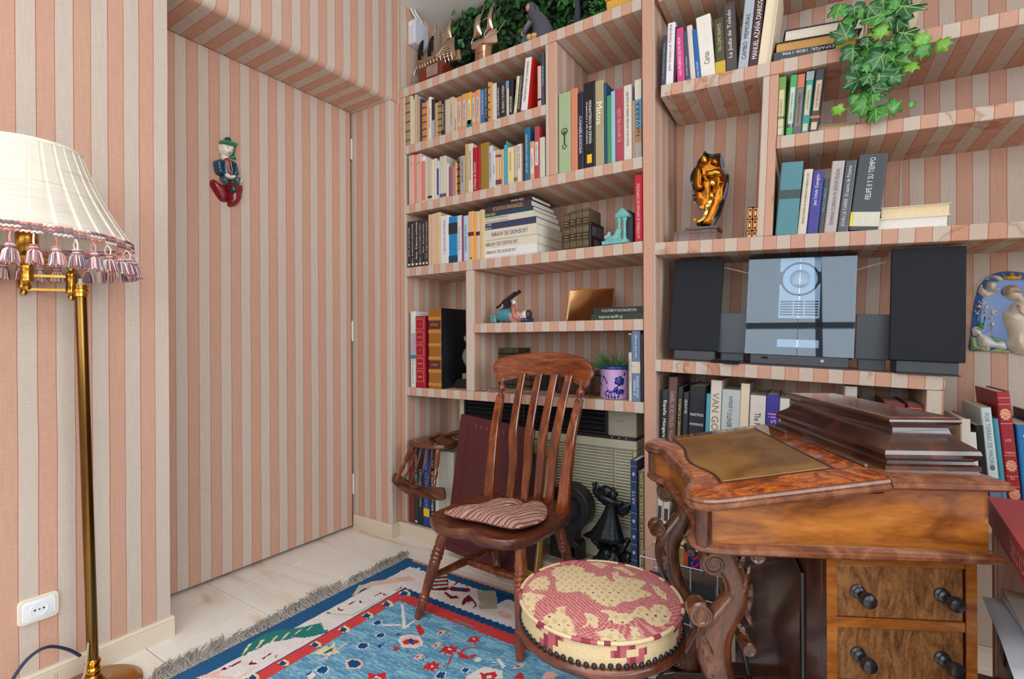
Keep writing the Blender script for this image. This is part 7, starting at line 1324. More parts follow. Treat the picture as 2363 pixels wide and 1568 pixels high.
for i, (x, y, lab) in enumerate(((-1.405, 1.90, 'left one of two small silver spoons on the shelf edge'), (-1.375, 1.905, 'right one of two small silver spoons on the shelf edge'))):
    b = MB(); b.ball((0, 0, .006), (.009, .006, .005), 12, 8); b.tube([(.006, .004, .005), (.03, .03, .004), (.05, .055, .006)], [.0018, .0014, .0022], 6); o = b.build('small_spoon', mat((190, 186, 180), .18, 1.0, vary=0), smooth=True); o.location = (x, y, .7605); tag(o, lab, 'spoon', 'two small silver spoons')
b = MB(); rg = random.Random(2)
for i in range(22): b.ball((rg.uniform(-.02, .02), rg.uniform(-.012, .012), rg.uniform(.003, .008)), .0034, 6, 4)
b.tube([(-.02, 0, .003), (-.03, .01, .003), (-.04, .0, .003)], .0012, 5); o = b.build('gold_chain', mat((196, 160, 80), .2, 1.0, vary=0), smooth=True); o.location = (-.862, 1.9, .7604); tag(o, 'small heap of gold chain on the shelf behind the right chair post', 'chain'); o['kind'] = 'stuff'
# ------------------------------------------------------------------ large books of the left bay
G7 = 'large books standing left of the divider'
TL = lambda x, y, z: Matrix.Translation((x, y, z))
r = book(TL(-1.845, 1.872, .7604), .034, .385, .25, (214, 214, 210), 'tall white exhibition book at the left end above the bottom bay', G7, ('v', 'javier campano  granada', (90, 88, 92), .36, -.27), '')
MB().box(.001, -.0006, .15, .033, .001, .275).build('spine_photo', mat((176, 160, 170), .5, vary=.3, scale=14), r); MB().box(.0, -.0008, .145, .034, .001, .163).build('blue_band', mat((30, 120, 180), .4), r)
r = book(TL(-1.806, 1.868, .7604), .064, .36, .22, (158, 8, 34), 'thick crimson volume with gilt frames between white and leather books', G7, None, '')
b = MB()
for i in range(5):
    z0 = .03 + i * .066; z1 = z0 + .05
    for x in (.004, .054): b.box(x, -.0007, z0, x + .0012, .001, z1)
    for z in (z0, z1 - .001, z1 + .006): b.box(.004, -.0007, z, .0552, .001, z + .0013)
    text(b, ('OBRAS', 'MADRID', '*', 'HISTORIA', '*')[i], (.03, -.0009, (z0 + z1) / 2), (1, 0, 0), (0, 0, 1), .03 if i in (0, 1, 3) else .008, .008)
b.build('gilt_frames', mat((232, 190, 160), .35, .3, vary=0), r)
r = book(TL(-1.716, 1.866, .7604), .083, .395, .27, (150, 92, 34), 'very thick brown leather volume with gilt bands and black boards', G7, None, 'cov:22,26,34')
for z in (.02, .085, .15, .215, .28, .345): MB().loft([[(.001, .003, z - .012), (.001, .003, z + .012), (.082, .003, z + .012), (.082, .003, z - .012)], [(.002, -.0032, z - .004), (.002, -.0032, z + .004), (.081, -.0032, z + .004), (.081, -.0032, z - .004)]]).build('raised_band', mat((196, 146, 66), .28, .3, vary=.3, scale=90), r)
for z, s in ((.314, 'ESTER'), (.118, 'LXIX')):
    MB().box(.004, -.0008, z - .02, .079, .001, z + .02).build('title_label', mat((88, 34, 36), .35, vary=.2), r); b = MB(); text(b, s, (.04, -.0012, z), (1, 0, 0), (0, 0, 1), .045, .012); b.build('spine_title', mat((206, 160, 110), .4, .3, vary=0), r)
# ------------------------------------------------------------------ wall air conditioner
ac = thing('air_conditioner', 'ivory floor standing air conditioner with black top grille and many louvres', 'air conditioner', (0, 0, 0))
IV = mat((204, 200, 176), .42, vary=.05, scale=6); IV2 = mat((172, 168, 144), .42, vary=.05, scale=6); BK = mat((30, 31, 33), .4, vary=0)
MB().box(-1.625, 2.012, .0725, -.705, 2.184, .54).box(-1.625, 2.0, .0725, -1.598, 2.012, .54).box(-.72, 2.0, .0725, -.705, 2.012, .54).build('body', IV, ac, bevel=.004)
MB().box(-1.6, 1.998, .0728, -.718, 2.011, .215).build('lower_panel', IV, ac, bevel=.002)
MB().box(-1.628, 1.996, .542, -.702, 2.184, .58).build('upper_band', IV, ac, bevel=.006, seg=3)
MB().box(-1.62, 2.003, .58, -.708, 2.18, .594).build('shadow_gap', BK, ac)
MB().box(-1.628, 1.998, .594, -1.6, 2.184, .70).build('end_cap', IV, ac, bevel=.003)
lp_ = MB().box(-.828, 1.998, .594, -.703, 2.184, .70).build('control_cover', IV2, ac, bevel=.006, seg=3)
MB().box(-.812, 1.9965, .622, -.722, 1.999, .684).build('name_plate', mat((168, 166, 152), .35, vary=.03), lp_)
b = MB(); text(b, 'AMINDER', (-.772, 1.9958, .658), (1, 0, 0), (0, 0, 1), .030, .0055); b.build('lettering', BK, lp_); b = MB(); text(b, 'inverter', (-.745, 1.9958, .634), (1, 0, 0), (0, 0, 1), .016, .004); b.build('small_lettering', mat((110, 160, 120), .5, vary=0), lp_)
for i in range(3): MB().lathe([(.003, 0), (.003, .002)], 10, Matrix.Translation((-.81 + i * .03, 2.0025, .587)) @ Matrix.Rotation(pi / 2, 4, 'X')).build('button', mat((190, 188, 186), .3, vary=0), ac)
g = MB().box(-1.6, 2.03, .598, -.828, 2.06, .70).box(-1.6, 1.998, .598, -1.588, 2.03, .70).box(-.84, 1.998, .598, -.828, 2.03, .70).box(-1.588, 1.998, .598, -.84, 2.03, .607).box(-1.25, 2.0, .607, -1.24, 2.03, .7).build('grille_frame', BK, ac, bevel=.001)
for i in range(4):
    for x0, x1 in ((-1.586, -1.252), (-1.238, -.842)):
        MB().box(-(x1 - x0) / 2, -.012, -.0035, (x1 - x0) / 2, .012, .0035).build('grille_slat', mat((44, 46, 50), .35, vary=0), g, bevel=.001, M=Matrix.Translation(((x0 + x1) / 2, 2.012, .625 + i * .021)) @ Matrix.Rotation(R(28), 4, 'X'))
lv = {}
for i in range(25):
    for x0, x1 in ((-1.597, -.806), (-.800, -.722)):
        if x0 not in lv:
            w = (x1 - x0) / 2; lv[x0] = MB().loft([[(-w, .008, .0055), (-w, -.002, .0045), (-w, -.0035, .002), (-w, -.0025, -.001), (-w, .008, -.0065)][::-1], [(w, .008, .0055), (w, -.002, .0045), (w, -.0035, .002), (w, -.0025, -.001), (w, .008, -.0065)][::-1]]).build('louvre', IV, ac); o = lv[x0]
        else: o = lv[x0].copy(); link(o, ac)
        o.location = ((x0 + x1) / 2, 2.003, .224 + i * .0128)
# ------------------------------------------------------------------ leaning portfolio and frame
Y_, Z_ = 1.80, .0
po = thing('portfolio', 'large dark maroon portfolio leaning on its side behind the chair', 'portfolio', M=Matrix.Translation((-1.146, 1.775, .0)) @ Matrix.Rotation(R(5.0), 4, 'Y') @ Matrix.Rotation(R(-5.2), 4, 'X'))
MAR = mat((82, 28, 34), .5, vary=.22, scale=9)
MB().box(-.392, 0, 0, .0, .004, .625).box(-.392, .014, 0, .0, .018, .625).box(-.394, 0, 0, -.389, .018, .625).build('boards', MAR, po, bevel=.0015); MB().box(-.386, .004, .003, -.003, .014, .62).build('sheets', PAGE, po)
b = MB()
for o_, t_ in ((.04, .002), (.055, .0012)):
    for x0, z0, x1, z1 in ((-.392 + o_, o_, -o_, o_ + t_), (-.392 + o_, .625 - o_ - t_, -o_, .625 - o_), (-.392 + o_, o_, -.392 + o_ + t_, .625 - o_), (-o_ - t_, o_, -o_, .625 - o_)): b.box(x0, -.0007, z0, x1, .001, z1)
b.build('tooled_border', mat((58, 20, 26), .45), po)
b = MB()
for i in range(8): b.ball((-.30 + i * .03, -.0004, .585), (.007, .0008, .010), 8, 4)
b.build('tooled_flowers', mat((104, 52, 52), .45), po)
gf = thing('picture_frame', 'gilt picture frame leaning behind the maroon portfolio', 'picture frame', M=Matrix.Translation((-1.055, 1.80, .0)) @ Matrix.Rotation(R(5.0), 4, 'Y') @ Matrix.Rotation(R(-5.2), 4, 'X'))
GF = mat((176, 132, 56), .35, .6, vary=.3, scale=40)
b = MB()
for a0, a1, c0, c1 in ((-.42, 0, 0, .03), (-.42, 0, .51, .54), (-.42, -.39, .03, .51), (-.03, 0, .03, .51)): b.box(a0, .0, c0, a1, .022, c1)
b.build('moulding', GF, gf, bevel=.005, seg=3); b = MB()
for x in (-.017, -.405): b.box(x - .0025, -.0015, .02, x + .0025, .002, .52)
b.build('cream_bead', mat((216, 204, 170), .5), gf); MB().box(-.39, .008, .03, -.03, .014, .51).build('backing', mat((70, 40, 36), .8), gf)
# ------------------------------------------------------------------ black hooked sculpture and bronze angel
BLK = mat((34, 33, 35), .3, .1, vary=.15)
hk = thing('hook_sculpture', 'smooth black hook shaped sculpture with a round eye behind the chair leg', 'sculpture', (-.968, 1.93, .0724))
arc = lambda r, a0, a1, n=28: [(r * cos(R(a0 + (a1 - a0) * i / n)), .218 + r * sin(R(a0 + (a1 - a0) * i / n))) for i in range(n + 1)]
b = MB(); b.prism(arc(.098, 150, -62) + [(.030, .105), (.030, .082), (.045, .078), (.052, .07), (.052, .0), (.034, .0), (.030, .055), (.020, .06), (.012, .05), (.012, 0), (-.045, 0), (-.045, .1), (-.02, .13)] + arc(.060, -78, 160), -.035, .035, 'y')
b.build('hook', BLK, hk, bevel=.004, seg=3, smooth=True, ang=30)
MB().lathe([(.001, -.012), (.03, -.014), (.052, -.02), (.06, -.028), (.0605, .02), (.001, .02)][::-1], 36, Matrix.Translation((0, 0, .218)) @ Matrix.Rotation(-pi / 2, 4, 'X')).build('eye', mat((44, 44, 48), .35, vary=0), hk, smooth=True, ang=50)
MB().box(-.085, -.03, 0, -.046, .035, .1).build('foot_block', mat((40, 40, 42), .5), hk, bevel=.002)
an = thing('bronze_angel', 'black bronze statuette of a bowed winged figure on a rocky base', 'statuette', (-.785, 1.905, .0724))
AB = mat((34, 40, 44), .3, .55, vary=.5, scale=70, bump=.4)
def lump(seed, n, box, rad):
    rg = random.Random(seed); b = MB()
    for i in range(n): 
        c = [rg.uniform(box[k], box[k + 3]) for k in range(3)]; r_ = rg.uniform(*rad); b.ball(c, (r_ * rg.uniform(.8, 1.3), r_ * rg.uniform(.8, 1.2), r_ * rg.uniform(.7, 1.2)), 10, 7)
    return b
b = lump(4, 16, (-.055, -.02, .02, .055, .03, .09), (.014, .026)); b.lathe([(.055, 0), (.062, .01), (.058, .03), (.045, .06), (.03, .09)], 18, Matrix.Diagonal((1.1, .8, 1, 1)))
for p in ([(-.03, 0, .09), (-.055, -.01, .105), (-.07, -.015, .118)], [(.035, 0, .07), (.06, -.01, .105), (.078, -.012, .132)]): b.tube(p, [.016, .013, .010], 8)
b.ball((.08, -.012, .14), (.013, .012, .012), 10, 7); b.ball((.078, 0, .07), (.022, .02, .022), 10, 8); b.ball((-.002, -.03, .075), (.022, .018, .022), 12, 8)
b.build('rocky_base', AB, an, smooth=True, ang=180)
b = MB(); rings = []
for t, (cx, rx, z) in enumerate([(-.012, .078, .125), (-.012, .070, .14), (-.004, .052, .175), (.002, .036, .21), (.006, .024, .245), (.008, .021, .26), (.008, .026, .285)]):
    rings.append([(cx + rx * cos(a) * (1 + .05 * cos(9 * a)) + (-.02 if t == 0 and cos(a) < -.6 else 0), rx * .62 * sin(a) * (1 + .08 * cos(7 * a)), z) for a in [2 * pi * k / 28 for k in range(28)]])
b.loft(rings); b.build('robe', AB, an, smooth=True, ang=180)
def wing(poly, yo, dom): 
    P = [(p.x, p.y) for p in closedpath([(x, y, 0) for x, y in poly], 3)]
    b = MB(Matrix.Translation((0, yo, 0))); b.pillow(P, .012, .03, 0, .010, both=True, hf=lambda x, z: .005 * sin(160 * (x * dom + z))); b.build('wing', AB, an, smooth=True, ang=80)
wing([(.0, .24), (-.03, .255), (-.06, .275), (-.078, .30), (-.073, .325), (-.06, .345), (-.052, .335), (-.03, .31), (.0, .29)], .012, 1)
wing([(.01, .25), (.03, .225), (.055, .222), (.075, .24), (.086, .262), (.086, .285), (.07, .28), (.045, .28), (.01, .29)], .014, -1)
b = MB(); b.tube(smoothpath([(-.066, -.01, .343), (-.05, -.02, .315), (-.025, -.028, .30), (.01, -.03, .292), (.04, -.026, .285), (.065, -.014, .285)], 4), [.005] * 4 + [.011] * 4 + [.016] * 4 + [.015] * 4 + [.01] * 4 + [.005], 10)
b.tube(smoothpath([(-.035, -.02, .325), (-.01, -.03, .332), (.02, -.03, .326), (.042, -.026, .31)], 4), [.008] * 4 + [.016] * 4 + [.014] * 4 + [.01], 10); b.ball((.03, -.036, .318), (.017, .016, .02), 12, 8)
b.build('bowed_torso', AB, an, smooth=True, ang=180); b = lump(8, 16, (.0, -.045, .315, .04, -.02, .338), (.006, .010)); b.build('hair', AB, an, smooth=True, ang=180)
# tall books by the post
G8 = 'tall books between air conditioner and post'
r = book(TL(-.6835, 1.868, .0724), .0265, .462, .12, (28, 54, 98), 'tall blue book with gilt diamonds beside the air conditioner', G8, None, '')
b = MB()
for z in (.02, .08, .14, .2, .26, .38, .44): b.box(.001, -.0006, z, .0255, .001, z + .0012)
for z in (.05, .11, .17, .23, .41): b.loft([[(.013, -.0008, z - .009), (.0195, -.0008, z), (.013, -.0008, z + .009), (.0065, -.0008, z)], [(.013, -.0002, z - .009), (.0195, -.0002, z), (.013, -.0002, z + .009), (.0065, -.0002, z)]])
text(b, 'ARTE', (.013, -.0008, .32), (0, 0, 1), (-1, 0, 0), .07, .012); b.build('gilt_diamonds', mat((206, 196, 176), .35, .4, vary=0), r)
book(TL(-.6535, 1.870, .0724), .0265, .425, .12, (104, 88, 48), 'olive book titled in pale capitals touching the middle post', G8, ('v', 'LAS VIDRIERAS DE LA CATEDRAL DE LEON', (206, 200, 176), .9, .03), '')
# ------------------------------------------------------------------ stereo on the low right shelf
SP = mat((24, 28, 36), .85, vary=.08, scale=500); SPG = mat((62, 68, 78), .45, vary=.04); SB = mat((52, 57, 64), .4, vary=.04); SBK = mat((14, 15, 17), .35, vary=0)
def speaker(x0, x1, y, lab):
    s = thing('speaker', lab, 'speaker', M=RF @ Matrix.Translation(((x0 + x1) / 2, y, .9215))); w = (x1 - x0) / 2
    MB().box(-w + .018, .012, .0045, w - .012, .14, .04).build('base', SB, s, bevel=.002); MB().box(-w + .02, .01, 0, w - .008, .145, .0045).build('foot', SBK, s)
    Mq = Matrix.Translation((0, .0, .041)) @ Matrix.Rotation(R(-9), 4, 'X')
    MB().box(-w, 0, 0, w, .012, .342).build('grille_cloth', SP, s, bevel=.003, M=Mq); MB().box(-w + .004, .012, .004, w - .004, .055, .338).build('cabinet', SBK, s, bevel=.002, M=Mq)
    return s
speaker(.0, .172, .03, 'slim dark blue grey speaker at the left of the stereo, leaning back'); speaker(.658, .832, -.02, 'slim dark speaker at the right of the stereo overhanging the shelf end')
for x0, x1, lab in ((.166, .262, 'plain grey side panel between left speaker and stereo'), (.578, .67, 'plain grey side panel between stereo and right speaker')):
    o = MB().box(x0, .066, .957, x1, .078, 1.10).box(x0 + .01, .078, .9215, x1 - .01, .1, 1.05).build('side_panel', SPG, bevel=.002); o.matrix_world = RF; tag(o, lab, 'panel')
st = thing('stereo', 'upright stereo with reflective glass doors over silver disc player', 'stereo', M=RF @ Matrix.Translation((.416, .03, .9215)))
MB().box(-.14, .01, .005, .145, .14, .0365).build('base', SB, st, bevel=.002); MB().box(-.142, .008, 0, .147, .145, .005).build('foot', SBK, st); 
MB().tube([(-.105, .009, .027), (-.085, .009, .027)], .004, 8).build('socket_slot', SBK, st); MB().lathe([(.005, 0), (.005, .002), (.003, .002), (.003, .0005)], 14, Matrix.Translation((.073, .01, .024)) @ Matrix.Rotation(pi / 2, 4, 'X')).build('headphone_jack', mat((150, 150, 150), .2, 1, vary=0), st)
Mq = Matrix.Translation((0, .012, .036)) @ Matrix.Rotation(R(-5), 4, 'X')
MB().box(-.156, .014, .0, .156, .07, .345).build('case', mat((20, 22, 26), .35, vary=0), st, bevel=.002, M=Mq)
AL = mat((206, 210, 214), .25, .85, vary=.08, scale=120)
b = MB(); hole = [(.058 * cos(R(a)), .262 + .058 * sin(R(a))) for a in range(200, 341, 7)]
b.prism([(-.06, .128), (.06, .128), (.06, .245)] + hole[::-1] + [(-.06, .245)], .010, .014, 'y'); b.prism([(-.06, .285), (-.06, .335), (.06, .335), (.06, .285)] + [(.058 * cos(R(a)), .262 + .058 * sin(R(a))) for a in range(24, 157, 7)], .010, .014, 'y')
b.build('aluminium_plate', AL, st, M=Mq)
MB().box(-.06, .010, .03, .062, .014, .056).build('lower_plate', AL, st, M=Mq)
MB().lathe([(.056, 0), (.0565, .003), (.053, .004), (.053, .001), (.001, .001)], 48, Mq @ Matrix.Translation((0, .013, .262)) @ Matrix.Rotation(pi / 2, 4, 'X')).build('disc_well', mat((60, 70, 80), .2, .6, vary=0), st, smooth=True, ang=40)
MB().lathe([(.051, 0), (.051, .0016), (.001, .0016)], 48, Mq @ Matrix.Translation((0, .0118, .262)) @ Matrix.Rotation(pi / 2, 4, 'X')).build('disc', mat((188, 200, 210), .18, .9, vary=.15, scale=30), st, smooth=True, ang=40); MB().lathe([(.030, 0), (.030, .004), (.027, .0055), (.001, .0055)], 40, Mq @ Matrix.Translation((0, .0095, .262)) @ Matrix.Rotation(pi / 2, 4, 'X')).build('clamp', AL, st, smooth=True, ang=40)
for i in range(6):
    for x0, x1 in ((-.056, -.018), (-.014, .014), (.018, .056)): MB().box(x0, .0085, .138 + i * .009, x1, .0105, .1425 + i * .009).build('key_slot', SBK, st, M=Mq)
for x in (-.03, .03): MB().lathe([(.005, 0), (.005, .002)], 12, Mq @ Matrix.Translation((x, .014, .095)) @ Matrix.Rotation(pi / 2, 4, 'X')).build('tape_reel', mat((70, 76, 82), .3, .5, vary=0), st)
gm, nt, bs = new_mat('door_glass'); out_ = nt.nodes['Material Output']; tr_ = nt.nodes.new('ShaderNodeBsdfTransparent'); tr_.inputs[0].default_value = (.62, .67, .72, 1); gl_ = nt.nodes.new('ShaderNodeBsdfGlossy'); gl_.inputs['Roughness'].default_value = .015; gl_.inputs['Color'].default_value = (.8, .9, 1, 1); mx_ = nt.nodes.new('ShaderNodeMixShader'); mx_.inputs[0].default_value = .055
nt.links.new(tr_.outputs[0], mx_.inputs[1]); nt.links.new(gl_.outputs[0], mx_.inputs[2]); nt.links.new(mx_.outputs[0], out_.inputs[0])
for x0, x1 in ((-.158, -.0008), (.0008, .158)): MB().box(x0, -.002, .002, x1, .002, .346).build('glass_door', gm, st, M=Mq)
for i, (x, y, lab) in enumerate(((.176, .02, 'left of two small black remote blocks on the shelf'), (.222, .005, 'right remote block in front of the stereo'))):
    o = MB().loft([[(-.024, -.018, 0), (.024, -.018, 0), (.024, .03, 0), (-.024, .03, 0)], [(-.02 - .01 * i, -.024, .011 + .001 * i), (.026, -.024, .011), (.026, .035, .013), (-.02, .035, .013)]]).build('remote', mat((40, 42, 46), .3, vary=0)); o.matrix_world = RF @ Matrix.Translation((x, y, .9215)); tag(o, lab, 'remote'); MB().add([(-.02, -.022, .0125), (.024, -.022, .0125), (.024, .033, .0138), (-.018, .033, .0138)], [(0, 1, 2, 3)]).build('top_plate', mat((150, 154, 158), .25, .7, vary=0), o)
for pts, lab in (([(.17, .12, 1.27), (.2, .12, 1.262), (.262, .11, 1.243)], 'thin white cable from the left speaker to the stereo'), ([(.57, .11, 1.245), (.62, .12, 1.262), (.655, .12, 1.272)], 'thin white cable from the stereo to the right speaker')):
    o = MB().tube(pts, .0016, 6).build('speaker_cable', mat((206, 190, 170), .5, vary=0), smooth=True); o.matrix_world = RF; tag(o, lab, 'cable')
# ------------------------------------------------------------------ artificial hedge on top of the left bay
def leafmesh(outline, fold=.25, curl=.15, nseg=1):
    """flat leaf in xy (tip +y), folded along the midrib"""
    n = len(outline); b = MB(); P = outline
    ys = [p[1] for p in P]; y0, y1 = min(ys), max(ys)
    mid = [(0, y0 + (y1 - y0) * t) for t in (0, .25, .5, .75, 1)]
    f = lambda x, y: (x, y, abs(x) * fold - curl * ((y - y0) / (y1 - y0)) ** 2 * (y1 - y0))
    b.add([f(x, y) for x, y in P] + [f(0, (y0 + y1) * .45)], [(n, i, (i + 1) % n) for i in range(n)])
    return b
hg = thing('artificial_hedge', 'dense panel of glossy artificial green leaves behind the silver ships', 'hedge', (-1.21, 2.16, 2.53))
ov = [(.0, -.022), (.007, -.017), (.0115, -.007), (.0115, .003), (.0075, .013), (0, .024), (-.0075, .013), (-.0115, .003), (-.0115, -.007), (-.007, -.017)]
LM = [mat((40, 104, 38), .3, 0, .5, 0, .25, 40), mat((30, 84, 34), .3, 0, .5, 0, .25, 40), mat((66, 138, 56), .3, 0, .5, 0, .25, 40), mat((22, 62, 30), .35, 0, .5, 0, .25, 40)]  # lighter green puts the look of lit leaves into the colour
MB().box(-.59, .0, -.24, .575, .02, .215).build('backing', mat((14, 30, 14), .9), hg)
base = [leafmesh(ov, .35, .1).build('leaf', m, hg) for m in LM]
rg = random.Random(21)
for i in range(296):
    if i < 4: o = base[i]
    else: o = base[rg.choice((0, 0, 1, 1, 2, 3))].copy(); link(o, hg)
    x = rg.uniform(-.56, .40 if rg.random() < .9 else .56); z = rg.uniform(-.16, .215)
    o.location = (x, -rg.uniform(.015, .10), z); s = rg.uniform(.85, 1.45); o.scale = (s, s, s)
    o.rotation_euler = (R(rg.uniform(55, 115)), R(rg.uniform(-60, 60)), R(rg.uniform(-70, 70)))
b = MB()
for i in range(1500):
    x = rg.uniform(-.585, .57); z = rg.uniform(-.235, .21); y = -rg.uniform(.0, .055); s = rg.uniform(.5, 1.0)
    M = Matrix.Translation((x, y, z)) @ Matrix.Rotation(rg.uniform(-1.2, 1.2), 4, 'Y') @ Matrix.Rotation(rg.uniform(.9, 2.1), 4, 'X') @ Matrix.Rotation(rg.uniform(-3, 3), 4, 'Z') @ Matrix.Scale(s, 4)
    b.add([(p[0], p[1], abs(p[0]) * .3) for p in ov], [tuple(range(len(ov)))], M)
o = b.build('small_leaves', mat((24, 62, 26), .4, vary=.5, scale=30), hg); o['kind'] = 'stuff'
b = MB()
for k in range(46):
    x0 = rg.uniform(.28, .52); z0 = rg.uniform(-.15, .14); y0 = -rg.uniform(.04, .1); dx, dz = rg.uniform(-.05, .05), rg.uniform(.02, .06)
    for j in range(9):
        t = j / 8; a = rg.uniform(-.6, .6); s_ = 1 if j % 2 else -1
        M = Matrix.Translation((x0 + dx * t, y0 - .01 * t, z0 + dz * t)) @ Matrix.Rotation(s_ * (.9 + a * .3), 4, 'Y') @ Matrix.Rotation(1.3 + a * .4, 4, 'X') @ Matrix.Scale(.42, 4)
        b.add([(p[0] * .8, p[1] + .02, abs(p[0]) * .3) for p in ov], [tuple(range(len(ov)))], M)
o = b.build('fine_sprigs', mat((70, 140, 66), .4, vary=.3, scale=30), hg); o['kind'] = 'stuff'
RD = mat((196, 56, 26), .5)
t = thing('ribbon', 'red orange ribbon hanging in the hedge leaves above the shelf', 'ribbon', (-1.255, 2.04, 2.655))
MB().loft([[(.0, 0, .06), (.018, 0, .06), (.018, .002, .06), (0, .002, .06)], [(-.032, -.004, -.03), (-.018, -.004, -.034), (-.018, -.002, -.034), (-.032, -.002, -.03)]]).build('tail', RD, t); MB().loft([[(.01, 0, .06), (.03, 0, .06), (.03, .002, .06), (.01, .002, .06)], [(.03, -.006, .012), (.048, -.006, .012), (.048, -.004, .012), (.03, -.004, .012)]]).build('tail', RD, t)
# ------------------------------------------------------------------ silver ships
SV = mat((206, 186, 166), .16, 1.0, vary=.1, scale=30); SVD = mat((176, 158, 138), .22, 1.0, vary=.25, scale=60)
def ship(M, name, lab, L, hh, castle, planks, masts, rig):
    s = thing(name, lab, 'model ship', M=M); b = MB(); rings = []
    for i in range(13):
        t = i / 12; x = (t - .5) * L; w = .26 * L * .5 * (sin(pi * min(1, max(0, .12 + t * .8))) ** .6); sheer = .25 * hh * (abs(t - .42) / .58) ** 1.6 + (castle * hh if t > .62 else 0) * min(1, (t - .62) / .1)
        keel = .18 * hh * (max(0, .3 - t) / .3) ** 1.5 + .05 * hh * max(0, t - .8) / .2
        rings.append([(x, w * a, keel + (hh * .62 + sheer - keel) * c) for a, c in ((-.86, 1), (-1, .85), (-.97, .55), (-.7, .25), (-.25, .05), (0, 0), (.25, .05), (.7, .25), (.97, .55), (1, .85), (.86, 1))])
    b.loft(rings); b.build('hull', SVD if planks else SV, s, smooth=True, ang=50)
    b = MB()
    if planks:
        for z in (.2, .35, .5, .65, .8): b.tube([(r_[1][0], r_[1][1] * (.6 + .45 * min(1, z * 1.6)) - .001, r_[5][2] + (r_[1][2] - r_[5][2]) * z) for r_ in rings[1:-1]], .0017, 4)
        for i in range(1, 12): b.tube([(rings[i][k][0], rings[i][k][1] * 1.02, rings[i][k][2]) for k in (1, 2, 3, 4)], .0016, 4)
        b.build('planking_ribs', SV, s, smooth=True)
    else:
        for z in (.9, 1.12): b.tube([(r_[1][0], r_[1][1] * 1.0, r_[5][2] + (r_[1][2] - r_[5][2]) * z) for r_ in rings[2:-1]], .0013, 4)
        for i in range(2, 12): b.tube([(rings[i][1][0], rings[i][1][1], rings[i][1][2] - .003), (rings[i][1][0], rings[i][1][1], rings[i][1][2] + .006)], .001, 4)
        b.build('railing', SV, s, smooth=True)
    for (x, z0, z1, rk) in masts: MB().tube([(x, 0, z0), (x + rk, 0, z1)], [.0026, .0016], 8).ball((x + rk, 0, z1), .003, 8, 6).build('mast', SV, s, smooth=True)
    return s
def sail(s, c, w0, w1, h, lean, y, bulge, yard=None, n=8):
    b = MB(); g = []
    for i in range(n + 1):
        t = i / n; ww = w0 + (w1 - w0) * t; g.append([(c[0] + lean * t + ww * (k / 6 - .5), y - bulge * sin(pi * t) * (1 - ((k - 3) / 3.6) ** 2) - bulge * .3 * t, c[2] + h * t + .004 * sin(pi * k / 6)) for k in range(7)])
    vs = [p for r_ in g for p in r_]; fs = [(i * 7 + k, i * 7 + k + 1, (i + 1) * 7 + k + 1, (i + 1) * 7 + k) for i in range(n) for k in range(6)]
    b.add(vs, fs); o = b.build('sail', SV, s, smooth=True, ang=180); m = o.modifiers.new('solid', 'SOLIDIFY'); m.thickness = .0012
    if yard: MB().tube(yard, .0018, 6).build('yard', SV, s, smooth=True)
    return o
Y0 = 1.965
s1 = ship(Matrix.Translation((-1.735, Y0, 2.400)) , 'model_ship', 'larger silver planked ship model on red wooden block near the white box', .25, .085, .45, True, [(-.06, .06, .19, 0), (-.005, .06, .245, 0), (.06, .08, .225, .04)], None)
MB().box(-.08, -.05, -.1115, .075, .05, -.004).build('wooden_block', mat((112, 40, 26), .3, vary=.15), s1, bevel=.003)
pq_ = MB().box(-.028, -.052, -.065, .045, -.05, -.012).build('plaque', mat((176, 158, 150), .3, .5, vary=.1), s1)
b = MB()
for i, tx in enumerate(('CARABELA SANTA MARIA', 'con afecto', 'de sus compañeros y amigos', 'en recuerdo de la travesia')): text(b, tx, (.0085, -.0524, -.02 - i * .011), (1, 0, 0), (0, 0, 1), .058 if i else .062, .0045)
b.build('lettering', mat((90, 50, 44), .5, vary=0), pq_)
for x in (-.05, .06): MB().tube([(x, 0, -.006), (x, 0, .012)], [.004, .006], 8).build('stand_pin', SV, s1, smooth=True)
sail(s1, (.075, 0, .11), .05, .012, .10, .025, -.006, .014, [(.035, -.006, .06), (.10, -.008, .235)])
DK = mat((60, 56, 50), .2, 1.0, vary=.2)
for x in (-.105, -.035):
    P = [(p.x, p.y) for p in closedpath([(x - .018, .065, 0), (x - .022, .105, 0), (x - .006, .15, 0), (x + .02, .165, 0), (x + .018, .12, 0), (x + .016, .07, 0)], 3)]; b = MB(Matrix.Translation((0, -.012, 0))); b.pillow(P, .008, .02, .001); b.build('sail', DK, s1, smooth=True, ang=80)
MB().loft([[(.115, -.002, .005), (.16, -.002, -.006), (.15, -.002, .045), (.125, -.002, .05)], [(.115, .002, .005), (.16, .002, -.006), (.15, .002, .045), (.125, .002, .05)]]).build('rudder', SV, s1)
MB().tube([(-.12, 0, .06), (-.15, 0, .035), (-.165, 0, .01)], [.006, .004, .002], 6).build('ram_bow', SV, s1, smooth=True)
b = MB()
for p, q in (((-.06, 0, .19), (-.12, 0, .06)), ((-.005, 0, .24), (-.06, 0, .10)), ((-.005, 0, .24), (.06, 0, .08)), ((.1, 0, .22), (.12, 0, .09)), ((-.005, 0, .24), (.025, -.015, .06)), ((-.005, 0, .24), (-.03, -.015, .06)), ((-.005, 0, .24), (-.018, -.015, .06)), ((-.005, 0, .24), (.012, -.015, .06))): b.tube([p, q], .0007, 4)
for k in range(7): z = .08 + k * .016; d = (.24 - z) * .11; b.tube([(-.008 - d * 1.2, -.009, z), (.0 + d * 1.4, -.009, z)], .0007, 4)
b.build('rigging', SVD, s1)
